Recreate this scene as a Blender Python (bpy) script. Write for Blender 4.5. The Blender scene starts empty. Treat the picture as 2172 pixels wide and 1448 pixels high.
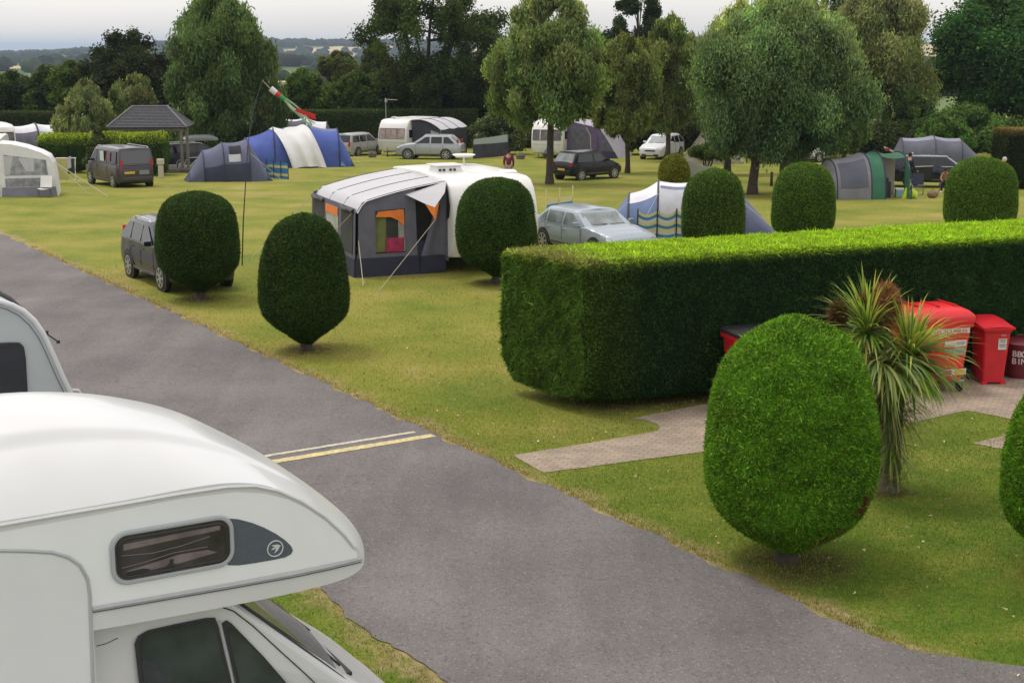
import bpy, math, random
import numpy as np
from math import sin, cos, tan, atan, pi, radians, sqrt
from mathutils import Vector, Matrix
random.seed(7)
rng = np.random.default_rng(11)
SC = bpy.context.scene
COL = SC.collection

# ------------------------------------------------------------------ camera
FPX, CX, CY = 3000.0, 1086.0, 724.0
PITCH = atan(624 / FPX)
HC = 6.1
cam = bpy.data.cameras.new('camera')
camo = bpy.data.objects.new('camera', cam)
COL.objects.link(camo)
camo.location = (0, 0, HC)
camo.rotation_euler = (pi / 2 - PITCH, 0, 0)
cam.sensor_width = 36
cam.lens = 36 * FPX / 2172
cam.clip_start = 0.1
cam.clip_end = 40000
SC.camera = camo

# ------------------------------------------------------------------ world, sun, exposure
SUN_AZ, SUN_EL = radians(-60), radians(68)      # azimuth from +Y towards +X
w = bpy.data.worlds.new('World')
SC.world = w
w.use_nodes = True
nt = w.node_tree
for n in list(nt.nodes):
    nt.nodes.remove(n)
out = nt.nodes.new('ShaderNodeOutputWorld')
sky = nt.nodes.new('ShaderNodeTexSky')
sky.sky_type = 'NISHITA'
sky.sun_disc = False
sky.sun_elevation = SUN_EL
sky.sun_rotation = SUN_AZ
sky.dust_density = 4
bg1 = nt.nodes.new('ShaderNodeBackground')
bg1.inputs[1].default_value = 0.05
nt.links.new(sky.outputs[0], bg1.inputs[0])
# overcast layer: the standard overcast sky, brighter towards the zenith
geo = nt.nodes.new('ShaderNodeTexCoord')
sep = nt.nodes.new('ShaderNodeSeparateXYZ')
nt.links.new(geo.outputs['Generated'], sep.inputs[0])
ramp = nt.nodes.new('ShaderNodeValToRGB')
ramp.color_ramp.elements[0].position = 0.0
ramp.color_ramp.elements[0].color = (0.66, 0.64, 0.60, 1)
ramp.color_ramp.elements[1].position = 1.0
ramp.color_ramp.elements[1].color = (0.90, 0.84, 0.78, 1)
ZEN = 1.12
e = ramp.color_ramp.elements.new(0.035)
e.color = (0.85, 0.815, 0.775, 1)
e = ramp.color_ramp.elements.new(0.3)
e.color = (0.86, 0.81, 0.76, 1)
nt.links.new(sep.outputs[2], ramp.inputs[0])
mp = nt.nodes.new('ShaderNodeMapping')
mp.inputs['Scale'].default_value = (1.2, 1.2, 14)
nt.links.new(geo.outputs['Generated'], mp.inputs[0])
nz = nt.nodes.new('ShaderNodeTexNoise')
nz.inputs['Scale'].default_value = 2.2
nz.inputs['Detail'].default_value = 6
nt.links.new(mp.outputs[0], nz.inputs[0])
mr = nt.nodes.new('ShaderNodeMapRange')
mr.inputs[1].default_value = 0.3
mr.inputs[2].default_value = 0.7
mr.inputs[3].default_value = 0.95
mr.inputs[4].default_value = 1.06
nt.links.new(nz.outputs[0], mr.inputs[0])
mul = nt.nodes.new('ShaderNodeVectorMath')
mul.operation = 'SCALE'
zr_ = nt.nodes.new('ShaderNodeMapRange'); zr_.inputs[1].default_value = .25; zr_.inputs[2].default_value = 1; zr_.inputs[3].default_value = 1; zr_.inputs[4].default_value = ZEN
nt.links.new(sep.outputs[2], zr_.inputs[0])
mul0 = nt.nodes.new('ShaderNodeVectorMath'); mul0.operation = 'SCALE'; nt.links.new(ramp.outputs[0], mul0.inputs[0]); nt.links.new(zr_.outputs[0], mul0.inputs['Scale'])
nt.links.new(mul0.outputs[0], mul.inputs[0])
nt.links.new(mr.outputs[0], mul.inputs['Scale'])
bg2 = nt.nodes.new('ShaderNodeBackground')
bg2.inputs[1].default_value = 1.08
nt.links.new(mul.outputs[0], bg2.inputs[0])
ad = nt.nodes.new('ShaderNodeAddShader')
nt.links.new(bg1.outputs[0], ad.inputs[0])
nt.links.new(bg2.outputs[0], ad.inputs[1])
nt.links.new(ad.outputs[0], out.inputs[0])

sun = bpy.data.lights.new('sun', 'SUN')
sun.energy = 1.3
sun.angle = radians(14)
sun.color = (1.0, 0.975, 0.94)
suno = bpy.data.objects.new('sun', sun)
COL.objects.link(suno)
sd = Vector((sin(SUN_AZ) * cos(SUN_EL), cos(SUN_AZ) * cos(SUN_EL), sin(SUN_EL)))
suno.rotation_euler = sd.to_track_quat('Z', 'Y').to_euler()
suno.location = (0, 0, 60)

SC.view_settings.view_transform = 'Standard'
SC.view_settings.look = 'None'
SC.view_settings.exposure = 0.03
SC.view_settings.gamma = 1
SC.render.resolution_x = 1024
SC.render.resolution_y = 682
try:
    SC.cycles.transparent_max_bounces = 6
    SC.cycles.max_bounces = 5
    SC.cycles.volume_bounces = 0
except Exception:
    pass

# ------------------------------------------------------------------ picking points
def gz(x, y):
    """height of the lawn: level near the camera, falling gently beyond, then the valley"""
    if y < 44: return 0.0
    if y < 54: return -0.028 * (y - 44) ** 2 / 20
    if y < 118: return -0.14 - 0.028 * (y - 54)
    if y < 200: return -1.932 - 0.028 * (y - 118) - 0.0005 * (y - 118) ** 2
    return -7.6

def ray(px, py):
    u = (px - CX) / FPX; v = (py - CY) / FPX
    return Vector((u, cos(PITCH) - v * sin(PITCH), -(sin(PITCH) + v * cos(PITCH))))

def G(px, py):
    r = ray(px, py); z = 0.0
    for _ in range(40):
        t = (HC - z) / -r.z
        z = z * 0.5 + 0.5 * gz(r.x * t, r.y * t)
    t = (HC - z) / -r.z
    return Vector((r.x * t, r.y * t, gz(r.x * t, r.y * t)))

def at(px, py, Y):
    r = ray(px, py); t = Y / r.y
    return Vector((r.x * t, Y, HC + r.z * t))

def S(Y, z=1.0):
    return FPX / (Y * cos(PITCH) + (HC - z) * sin(PITCH))

# ------------------------------------------------------------------ materials
MATS = {}
def mat(name, col, rough=0.6, metal=0.0, var=0.0, scale=8.0, bump=0.0, bscale=None, coat=0.0, spec=0.5, attr=False, trans=0.0, col2=None):
    if name in MATS: return MATS[name]
    m = bpy.data.materials.new(name); MATS[name] = m
    m.use_nodes = True
    t = m.node_tree; b = t.nodes['Principled BSDF']
    b.inputs['Base Color'].default_value = (*col, 1)
    b.inputs['Roughness'].default_value = rough
    b.inputs['Metallic'].default_value = metal
    b.inputs['Specular IOR Level'].default_value = spec
    if coat: b.inputs['Coat Weight'].default_value = coat; b.inputs['Coat Roughness'].default_value = 0.08
    if trans: b.inputs['Transmission Weight'].default_value = trans
    tc = None
    if var or bump:
        tc = t.nodes.new('ShaderNodeTexCoord')
    if attr:
        a = t.nodes.new('ShaderNodeAttribute'); a.attribute_name = 'Col'
        t.links.new(a.outputs['Color'], b.inputs['Base Color'])
    elif var:
        n = t.nodes.new('ShaderNodeTexNoise'); n.inputs['Scale'].default_value = scale; n.inputs['Detail'].default_value = 6
        t.links.new(tc.outputs['Object'], n.inputs[0])
        r = t.nodes.new('ShaderNodeValToRGB')
        c2 = col2 or tuple(min(1, c * (1 + var)) for c in col)
        c1 = tuple(c * (1 - var) for c in col)
        r.color_ramp.elements[0].position = 0.32; r.color_ramp.elements[0].color = (*c1, 1)
        r.color_ramp.elements[1].position = 0.68; r.color_ramp.elements[1].color = (*c2, 1)
        t.links.new(n.outputs[0], r.inputs[0]); t.links.new(r.outputs[0], b.inputs['Base Color'])
    if bump:
        n2 = t.nodes.new('ShaderNodeTexNoise'); n2.inputs['Scale'].default_value = bscale or scale * 4; n2.inputs['Detail'].default_value = 5
        t.links.new(tc.outputs['Object'], n2.inputs[0])
        bp = t.nodes.new('ShaderNodeBump'); bp.inputs['Strength'].default_value = bump; bp.inputs['Distance'].default_value = 0.03
        t.links.new(n2.outputs[0], bp.inputs['Height']); t.links.new(bp.outputs[0], b.inputs['Normal'])
    return m

FOL = mat('foliage', (.06, .1, .02), 0.6, attr=True, spec=0.12)
FOLM = mat('foliage_matt', (.06, .1, .02), 0.8, attr=True, spec=0.1)
M_WHITE = mat('gelcoat_white', (.66, .67, .665), 0.28, var=.03, scale=3, coat=.25)
M_CREAM = mat('caravan_white', (.70, .695, .67), 0.35, var=.04, scale=2, coat=.15)
M_GLASS = mat('dark_glass', (.014, .018, .022), 0.06, spec=0.5)
M_GLASSL = mat('pale_glass', (.16, .19, .19), 0.06, spec=0.8, var=.4, scale=2.5)
M_TYRE = mat('tyre_rubber', (.018, .018, .019), 0.8)
M_RIM = mat('alloy_rim', (.5, .5, .52), 0.3, metal=.7)
M_BLACK = mat('black_plastic', (.02, .02, .022), 0.5)
M_DGREY = mat('dark_grey_plastic', (.07, .07, .08), 0.6)
M_RED = mat('red_lens', (.45, .02, .02), 0.25)
M_LAMP = mat('clear_lens', (.6, .62, .62), 0.1)
M_PLATEY = mat('yellow_plate', (.62, .40, .05), 0.5)
M_PLATEW = mat('white_plate', (.6, .6, .58), 0.5)
for m_ in (FOL, FOLM):      # leaves let some light through
    t_n = m_.node_tree; b_n = t_n.nodes['Principled BSDF']; o_n = [n for n in t_n.nodes if n.type == 'OUTPUT_MATERIAL'][0]; a_n = [n for n in t_n.nodes if n.type == 'ATTRIBUTE'][0]
    tr_n = t_n.nodes.new('ShaderNodeBsdfTranslucent'); sc_n = t_n.nodes.new('ShaderNodeVectorMath'); sc_n.operation = 'MULTIPLY'; sc_n.inputs[1].default_value = (1.7, 1.5, .8)
    t_n.links.new(a_n.outputs['Color'], sc_n.inputs[0]); t_n.links.new(sc_n.outputs[0], tr_n.inputs[0])
    mx_n = t_n.nodes.new('ShaderNodeMixShader'); mx_n.inputs[0].default_value = .38
    t_n.links.new(b_n.outputs[0], mx_n.inputs[1]); t_n.links.new(tr_n.outputs[0], mx_n.inputs[2]); t_n.links.new(mx_n.outputs[0], o_n.inputs[0])
M_BARK = mat('bark', (.055, .042, .03), 0.9, var=.4, scale=6, bump=.6, bscale=18)
M_BARKL = mat('palm_bark', (.16, .125, .085), 0.9, var=.4, scale=14, bump=.8, bscale=40)
M_WOOD = mat('weathered_wood', (.16, .15, .13), 0.8, var=.25, scale=9, bump=.3)
M_CHROME = mat('chrome', (.6, .6, .62), 0.15, metal=.9)

# ------------------------------------------------------------------ mesh helpers
class MB:
    def __init__(s): s.v = []; s.f = []; s.m = []
    def add(s, vs, fs, mi=0):
        o = len(s.v); s.v += [tuple(p) for p in vs]
        for f in fs: s.f.append(tuple(i + o for i in f)); s.m.append(mi)
    def box(s, c, d, rz=0, mi=0, tx=1.0, ty=1.0):
        """box centred at c, size d; tx, ty scale the top"""
        x, y, z = d[0] / 2, d[1] / 2, d[2] / 2; P = []
        for k, (sx, sy) in ((-1, (1, 1)), (1, (tx, ty))):
            for a, b in ((-1, -1), (1, -1), (1, 1), (-1, 1)):
                px, py = a * x * sx, b * y * sy
                P.append((c[0] + px * cos(rz) - py * sin(rz), c[1] + px * sin(rz) + py * cos(rz), c[2] + k * z))
        s.add(P, [(3, 2, 1, 0), (4, 5, 6, 7), (0, 1, 5, 4), (1, 2, 6, 5), (2, 3, 7, 6), (3, 0, 4, 7)], mi)
    def tube(s, pts, r, n=6, mi=0, cap=True):
        pts = [Vector(p) for p in pts]
        rs = r if isinstance(r, (list, tuple)) else [r] * len(pts)
        rings = []; up = None
        for i, p in enumerate(pts):
            d = (pts[min(i + 1, len(pts) - 1)] - pts[max(i - 1, 0)]).normalized()
            if up is None:
                up = Vector((0, 0, 1)) if abs(d.z) < .9 else Vector((1, 0, 0))
            a = d.cross(up); a = a.normalized() if a.length > 1e-6 else d.orthogonal().normalized()
            b = a.cross(d).normalized(); up = b
            rings.append([p + (a * cos(2 * pi * k / n) + b * sin(2 * pi * k / n)) * rs[i] for k in range(n)])
        vs = [q for R in rings for q in R]; fs = []
        for i in range(len(pts) - 1):
            for k in range(n):
                fs.append((i * n + k, i * n + (k + 1) % n, (i + 1) * n + (k + 1) % n, (i + 1) * n + k))
        if cap:
            fs.append(tuple(range(n))[::-1]); fs.append(tuple((len(pts) - 1) * n + k for k in range(n)))
        s.add(vs, fs, mi)
    def cyl(s, c, r, h, axis='z', n=20, mi=0, r2=None):
        r2 = r if r2 is None else r2; P = []
        for k, rr in ((-.5, r), (.5, r2)):
            for i in range(n):
                a = 2 * pi * i / n; x, y = rr * cos(a), rr * sin(a)
                q = {'z': (x, y, k * h), 'y': (x, k * h, y), 'x': (k * h, x, y)}[axis]
                P.append((c[0] + q[0], c[1] + q[1], c[2] + q[2]))
        s.add(P, [tuple(range(n))[::-1], tuple(range(n, 2 * n))] + [(i, (i + 1) % n, n + (i + 1) % n, n + i) for i in range(n)], mi)
    def lathe(s, prof, c=(0, 0, 0), n=24, mi=0):
        vs = []; fs = []
        for r, z in prof:
            for i in range(n):
                a = 2 * pi * i / n; vs.append((c[0] + r * cos(a), c[1] + r * sin(a), c[2] + z))
        for j in range(len(prof) - 1):
            for i in range(n):
                fs.append((j * n + i, j * n + (i + 1) % n, (j + 1) * n + (i + 1) % n, (j + 1) * n + i))
        s.add(vs, fs, mi)
    def grid(s, fn, nu, nv, mi=0):
        vs = [fn(i / nu, j / nv) for j in range(nv + 1) for i in range(nu + 1)]
        fs = [(j * (nu + 1) + i, j * (nu + 1) + i + 1, (j + 1) * (nu + 1) + i + 1, (j + 1) * (nu + 1) + i) for j in range(nv) for i in range(nu)]
        s.add(vs, fs, mi)
    def slab(s, poly, off, mi=0):
        """polygon (3D points) given thickness along vector off"""
        n = len(poly); off = Vector(off); P = [Vector(p) for p in poly] + [Vector(p) + off for p in poly]
        s.add(P, [tuple(range(n))[::-1], tuple(range(n, 2 * n))] + [(i, (i + 1) % n, n + (i + 1) % n, n + i) for i in range(n)], mi)
    def sphere(s, c, r, n=10, mi=0):
        rx, ry, rz = r if isinstance(r, (list, tuple)) else (r, r, r)
        m = n // 2 + 2
        s.grid(lambda u, v: (c[0] + rx * sin(pi * v) * cos(2 * pi * u), c[1] + ry * sin(pi * v) * sin(2 * pi * u), c[2] + rz * cos(pi * v)), n, m, mi)
    def build(s, name, mats, parent=None, smooth=False, bevel=0, label=None, fix=True):
        me = bpy.data.meshes.new(name); me.from_pydata(s.v, [], s.f)
        if not isinstance(mats, (list, tuple)): mats = [mats]
        for q in mats: me.materials.append(q)
        me.polygons.foreach_set('material_index', s.m)
        if fix:
            import bmesh
            bm = bmesh.new(); bm.from_mesh(me)
            bmesh.ops.remove_doubles(bm, verts=bm.verts, dist=1e-5)
            bmesh.ops.recalc_face_normals(bm, faces=bm.faces)
            bm.to_mesh(me); bm.free()
        if smooth:
            me.polygons.foreach_set('use_smooth', [True] * len(me.polygons))
            me.set_sharp_from_angle(angle=radians(40))
        o = bpy.data.objects.new(name, me); COL.objects.link(o)
        if bevel:
            b = o.modifiers.new('bevel', 'BEVEL'); b.width = bevel; b.segments = 2; b.limit_method = 'ANGLE'
        if parent: o.parent = parent
        if label: o['label'] = label
        return o

def thing(name, label, cat, loc=(0, 0, 0), rz=0, group=None):
    o = bpy.data.objects.new(name, None); COL.objects.link(o)
    o.empty_display_size = .3
    o.location = loc; o.rotation_euler = (0, 0, rz)
    o['label'] = label; o['category'] = cat
    if group: o['group'] = group
    return o
def tag(o, label, cat, group=None):
    o['label'] = label; o['category'] = cat
    if group: o['group'] = group
    return o
def struct(o, kind='structure'):
    o['kind'] = kind; return o
def AZ(a): return radians(90 - a)

def fast_mesh(name, V, F, C=None, mats=None, parent=None):
    """V (n,3), F (m,k) all faces k-gons, C (n,3) colours"""
    me = bpy.data.meshes.new(name)
    n, (m, k) = len(V), F.shape
    me.vertices.add(n); me.vertices.foreach_set('co', V.astype(np.float32).ravel())
    me.loops.add(m * k); me.loops.foreach_set('vertex_index', F.astype(np.int32).ravel())
    me.polygons.add(m); me.polygons.foreach_set('loop_start', np.arange(0, m * k, k, dtype=np.int32))
    me.polygons.foreach_set('loop_total', np.full(m, k, dtype=np.int32))
    me.update(calc_edges=True)
    if C is not None:
        a = me.color_attributes.new('Col', 'FLOAT_COLOR', 'POINT')
        a.data.foreach_set('color', np.hstack([C, np.ones((n, 1))]).astype(np.float32).ravel())
    me.materials.append(mats)
    o = bpy.data.objects.new(name, me); COL.objects.link(o)
    if parent: o.parent = parent
    return o

def unit(a): return a / np.maximum(np.linalg.norm(a, axis=1, keepdims=True), 1e-9)
def blades(P, N, ln, wd, spread, col, var, tips=None, droop=0.0):
    """triangular sprigs rooted at P leaning along N; returns V,F,C"""
    n = len(P)
    if spread > .8 and ln < .3:   # sprigs lying over the surface, facing outwards
        tg = rng.normal(0, 1, (n, 3)); tg = unit(tg - N * np.sum(tg * N, 1, keepdims=True))
        d = unit(N * rng.uniform(.15, .9, (n, 1)) + tg)
        strag = rng.random(n) < .07; d[strag] = unit(N[strag] * 1.4 + tg[strag] * .7)
        sd_ = unit(np.cross(d, N + rng.normal(0, .45, (n, 3))))
    else:
        d = unit(N + rng.normal(0, spread, (n, 3))); d[:, 2] -= droop; d = unit(d)
        sd_ = unit(np.cross(d, rng.normal(0, 1, (n, 3))))
    L = ln * rng.uniform(.5, 1.25, (n, 1)); L[rng.random(n) < .04] *= 1.7; W = wd * rng.uniform(.6, 1.3, (n, 1))
    B = P - N * ln * .25
    a = B - sd_ * W * .5; b = B + sd_ * W * .5; t = B + d * L
    V = np.stack([a, b, t], 1).reshape(-1, 3)
    F = np.arange(3 * n).reshape(n, 3)
    c = np.asarray(col).reshape(-1, 3) * np.ones((n, 1))
    c = c * np.exp(rng.normal(0, var * .95, (n, 1))) * (1 + rng.normal(0, .06, (n, 3)))
    if tips is not None:
        m = rng.random(n) < tips[1]; c[m] = np.asarray(tips[0]) * rng.uniform(.8, 1.2, (m.sum(), 1))
    return V, F, np.repeat(np.clip(c, .002, 1), 3, 0)
def quads(P, N, ln, wd, col, var, vert=False):
    """leaf quads (rhombus)"""
    n = len(P)
    d = unit(N); t = unit(np.cross(d, rng.normal(0, 1, (n, 3)))); b = np.cross(d, t)
    if vert: t = unit(np.array([0, 0, 1.0]) + rng.normal(0, .55, (n, 3)) + P * 0); b = unit(np.cross(d, t))
    L = ln * rng.uniform(.6, 1.3, (n, 1)) * .5; W = wd * rng.uniform(.6, 1.3, (n, 1)) * .5
    V = np.stack([P - t * L, P + b * W, P + t * L, P - b * W], 1).reshape(-1, 3)
    F = np.arange(4 * n).reshape(n, 4)
    c = np.asarray(col).reshape(-1, 3) * np.ones((n, 1)) * rng.uniform(1 - var, 1 + var, (n, 1)) * (1 + rng.normal(0, .07, (n, 3)))
    return V, F, np.repeat(np.clip(c, .002, 1), 4, 0)
def wob(P, s, seed=0):
    r = np.random.default_rng(seed); o = 0
    for k in range(5):
        f = r.normal(0, 1, 3) * s * (1 + .5 * k); ph = r.uniform(0, 6.28)
        o = o + np.sin(P @ f + ph)
    return o / 5

def grid_surface(fn, nu, nv, seed, amp, ws):
    """sample closed-ish surface fn(u,v arrays)->P (n,3); returns displaced grid verts, quads"""
    u, v = np.meshgrid(np.linspace(0, 1, nu + 1), np.linspace(0, 1, nv + 1))
    P = fn(u.ravel(), v.ravel())
    idx = np.arange((nu + 1) * (nv + 1)).reshape(nv + 1, nu + 1)
    F = np.stack([idx[:-1, :-1], idx[:-1, 1:], idx[1:, 1:], idx[1:, :-1]], -1).reshape(-1, 4)
    return P, F
def scatter(P, F, n):
    """random points and normals over quads"""
    A, B, C_, D = (P[F[:, i]] for i in range(4))
    nr = np.cross(C_ - A, D - B); ar = np.linalg.norm(nr, axis=1) / 2 + 1e-12
    k = rng.choice(len(F), n, p=ar / ar.sum()); a = rng.random((n, 1)); b = rng.random((n, 1))
    p = (A[k] * (1 - a) + B[k] * a) * (1 - b) + (D[k] * (1 - a) + C_[k] * a) * b
    return p, unit(nr[k])

def clipped(fn, nu, nv, name, parent, dens_n, ln, wd, col, var=.35, amp=.03, ws=3, seed=0, tips=None, spread=.9, m=None, colfn=None, leafq=False, droop=0.0):
    """a clipped shrub surface: core sheet plus sprigs, one mesh of triangles"""
    P, F = grid_surface(fn, nu, nv, seed, amp, ws)
    c0 = P.mean(0); out_ = unit(P - c0)
    P = P + out_ * (wob(P, ws, seed) * amp)[:, None] + out_ * (wob(P, ws * 3.3, seed + 1) * amp * .4)[:, None]
    p, n_ = scatter(P, F, dens_n)
    fl = np.sum(n_ * (p - c0), 1) < 0
    n_[fl] *= -1
    colr = colfn(p) if colfn else np.asarray(col) * np.ones((len(p), 3))
    cl = 1 + .30 * wob(p, ws * 1.6, seed + 5)[:, None] + .30 * wob(p, ws * 6, seed + 6)[:, None] + .30 * wob(p, ws * 15, seed + 7)[:, None]
    colr = colr * cl
    V, T, C = blades(p, n_, ln, wd, spread, colr, var, tips, droop)
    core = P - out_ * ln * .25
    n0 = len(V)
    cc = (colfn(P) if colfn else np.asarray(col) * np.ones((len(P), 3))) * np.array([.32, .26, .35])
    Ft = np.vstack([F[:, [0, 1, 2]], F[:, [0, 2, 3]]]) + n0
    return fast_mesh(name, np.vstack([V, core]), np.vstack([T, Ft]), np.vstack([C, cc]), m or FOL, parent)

# ================================================================== GROUND
def hill(x, y):
    z = np.where(y < 44, 0, np.where(y < 54, -0.028 * (y - 44) ** 2 / 20, -0.14 - 0.028 * (y - 54)))
    z = np.where(y > 118, -1.932 - 0.028 * (y - 118) - 0.0005 * (y - 118) ** 2, z)
    z = np.where(y > 200, -7.6, z)
    k = np.clip((y - 200) / 600, 0, 1)
    und = 4 * np.sin(x / 170 + 1) * np.sin(y / 260) + 3 * np.sin(x / 90 + y / 310)
    far = -13 + und * np.clip((y - 300) / 500, 0, 1)
    z = z * (1 - k) + far * k
    rg = np.exp(-((y - 3000) / 700) ** 2)
    z = z + rg * (10 + 14 / (1 + np.exp(-(x + 650) / 90)) + 3 * np.sin(x / 130))
    z = np.where(y > 3800, z - (y - 3800) * .08, z)
    return z
ys = np.concatenate([np.arange(-40, 120, 2.0), np.arange(120, 600, 12), np.arange(600, 5200, 50)])
xs = np.concatenate([-np.geomspace(4500, 40, 60), np.arange(-36, 37, 3), np.geomspace(40, 4500, 60)])
XX, YY = np.meshgrid(xs, ys)
V = np.stack([XX.ravel(), YY.ravel(), hill(XX.ravel(), YY.ravel())], 1)
nx = len(xs); I = np.arange(len(V)).reshape(len(ys), nx)
Fq = np.stack([I[:-1, :-1], I[:-1, 1:], I[1:, 1:], I[1:, :-1]], -1).reshape(-1, 4)

gm = bpy.data.materials.new('lawn_and_fields'); gm.use_nodes = True
t = gm.node_tree; B = t.nodes['Principled BSDF']; B.inputs['Roughness'].default_value = .9; B.inputs['Specular IOR Level'].default_value = .1
L = t.links.new
def N(ty, **k):
    n = t.nodes.new(ty)
    for a, b in k.items(): setattr(n, a, b)
    return n
gp = N('ShaderNodeNewGeometry')
def noise(sc, det=5, rough=.5, vec=None):
    n = N('ShaderNodeTexNoise'); n.inputs['Scale'].default_value = sc; n.inputs['Detail'].default_value = det; n.inputs['Roughness'].default_value = rough
    L(vec or gp.outputs['Position'], n.inputs[0]); return n.outputs[0]
def rmp(fac, stops):
    r = N('ShaderNodeValToRGB'); cr = r.color_ramp
    cr.elements[0].position = stops[0][0]; cr.elements[0].color = (*stops[0][1], 1)
    cr.elements[1].position = stops[-1][0]; cr.elements[1].color = (*stops[-1][1], 1)
    for p, c in stops[1:-1]:
        e = cr.elements.new(p); e.color = (*c, 1)
    L(fac, r.inputs[0]); return r.outputs[0]
def mth(op, a, b=None, c=None):
    n = N('ShaderNodeMath', operation=op)
    for i, q in enumerate((a, b, c)):
        if q is None: continue
        if isinstance(q, (int, float)): n.inputs[i].default_value = q
        else: L(q, n.inputs[i])
    return n.outputs[0]
def mixc(f, a, b, ty='MIX'):
    n = N('ShaderNodeMix', data_type='RGBA', blend_type=ty)
    if isinstance(f, (int, float)): n.inputs[0].default_value = f
    else: L(f, n.inputs[0])
    for i, q in ((6, a), (7, b)):
        if isinstance(q, tuple): n.inputs[i].default_value = (*q, 1)
        else: L(q, n.inputs[i])
    return n.outputs[2]
def smooth(x, a, b):
    n = N('ShaderNodeMapRange', interpolation_type='SMOOTHSTEP'); L(x, n.inputs[0])
    n.inputs[1].default_value = a; n.inputs[2].default_value = b; return n.outputs[0]
sx = N('ShaderNodeSeparateXYZ'); L(gp.outputs['Position'], sx.inputs[0])
X_, Y_ = sx.outputs[0], sx.outputs[1]
base = rmp(noise(.35, 7, .6), [(.28, (.105, .165, .022)), (.42, (.18, .205, .034)), (.54, (.235, .235, .044)), (.66, (.295, .255, .07)), (.80, (.42, .33, .14))])
nearg = rmp(noise(.9, 7, .6), [(.32, (.06, .13, .013)), (.5, (.11, .18, .02)), (.66, (.20, .22, .038)), (.85, (.33, .27, .09))])
near_f = smooth(mth('ADD', mth('ADD', Y_, mth('MULTIPLY', X_, -.7)), mth('MULTIPLY', noise(.12, 3), 8)), 34, 14)
g1 = mixc(near_f, base, nearg)
fine = rmp(noise(16, 6, .75), [(.32, (.62, .62, .62)), (.68, (1.35, 1.35, 1.35))])
g2 = mixc(1.0, g1, fine, 'MULTIPLY')
blot = smooth(noise(.13, 5, .6), .56, .72)
g3 = mixc(mth('MULTIPLY', blot, .55), g2, (.34, .26, .10))
# worn straw edging beside the road
q = mth('ADD', mth('MULTIPLY', mth('SUBTRACT', X_, -1.18), .845), mth('MULTIPLY', mth('SUBTRACT', Y_, 21.87), .535))
qn = mth('ADD', q, mth('MULTIPLY', mth('SUBTRACT', noise(1.3, 6, .7), .5), 1.5))
edge = mth('MULTIPLY', smooth(qn, -.35, -.1), smooth(qn, .5, 0.0))
qn2 = mth('SUBTRACT', -4.35, qn)
edge2 = mth('MULTIPLY', smooth(qn2, -.3, -.1), smooth(qn2, .45, .1))
straw = rmp(noise(5, 6, .7), [(.35, (.17, .13, .05)), (.5, (.33, .25, .12)), (.7, (.44, .35, .20))])
g4 = mixc(mth('MULTIPLY', mth('MAXIMUM', edge, edge2), .85), g3, straw)
# bare brown ground plus painted-in shade under bushes, trees and the hedge foot
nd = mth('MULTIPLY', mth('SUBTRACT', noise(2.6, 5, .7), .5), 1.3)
soil_and_shade = None
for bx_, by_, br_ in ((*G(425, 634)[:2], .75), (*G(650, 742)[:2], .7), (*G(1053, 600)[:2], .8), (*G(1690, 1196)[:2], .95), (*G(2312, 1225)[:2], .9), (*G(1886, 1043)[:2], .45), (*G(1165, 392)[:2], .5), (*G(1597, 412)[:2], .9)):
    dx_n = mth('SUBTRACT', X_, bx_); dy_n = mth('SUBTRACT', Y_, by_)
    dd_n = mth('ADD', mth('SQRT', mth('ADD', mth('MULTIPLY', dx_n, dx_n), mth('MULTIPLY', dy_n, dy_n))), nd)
    f_n = smooth(dd_n, br_, br_ * .35); soil_and_shade = f_n if soil_and_shade is None else mth('MAXIMUM', soil_and_shade, f_n)
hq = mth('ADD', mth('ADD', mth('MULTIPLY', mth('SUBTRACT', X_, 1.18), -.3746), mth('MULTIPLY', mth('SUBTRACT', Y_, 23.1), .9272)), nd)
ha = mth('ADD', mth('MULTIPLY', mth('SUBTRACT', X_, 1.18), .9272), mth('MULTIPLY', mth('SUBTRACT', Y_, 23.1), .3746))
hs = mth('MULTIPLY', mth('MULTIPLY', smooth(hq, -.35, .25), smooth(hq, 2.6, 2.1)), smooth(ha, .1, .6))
soil_and_shade = mth('MAXIMUM', soil_and_shade, hs)
earth_and_shade = rmp(noise(9, 6, .7), [(.35, (.035, .045, .012)), (.5, (.085, .06, .032)), (.68, (.17, .115, .065))])
g4 = mixc(mth('MULTIPLY', soil_and_shade, .8), g4, earth_and_shade)
# field patchwork beyond the hedge
vo = N('ShaderNodeTexVoronoi'); vo.inputs['Scale'].default_value = .0042
mpn = N('ShaderNodeMapping'); mpn.inputs['Scale'].default_value = (1.0, .55, 0); L(gp.outputs['Position'], mpn.inputs[0]); L(mpn.outputs[0], vo.inputs['Vector'])
sc_ = N('ShaderNodeSeparateColor'); L(vo.outputs['Color'], sc_.inputs[0])
fld = rmp(sc_.outputs[0], [(0.0, (.06, .10, .03)), (.3, (.12, .16, .05)), (.45, (.34, .27, .15)), (.65, (.46, .36, .18)), (.8, (.10, .13, .05)), (1.0, (.40, .32, .20))])
fld.node.color_ramp.interpolation = 'CONSTANT'
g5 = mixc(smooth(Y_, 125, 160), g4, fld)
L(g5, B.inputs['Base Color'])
bp = N('ShaderNodeBump'); bp.inputs['Strength'].default_value = .7; bp.inputs['Distance'].default_value = .04
L(noise(22, 6, .8), bp.inputs['Height']); L(bp.outputs[0], B.inputs['Normal'])
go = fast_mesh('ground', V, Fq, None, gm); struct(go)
go.data.polygons.foreach_set('use_smooth', [True] * len(go.data.polygons))

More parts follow.
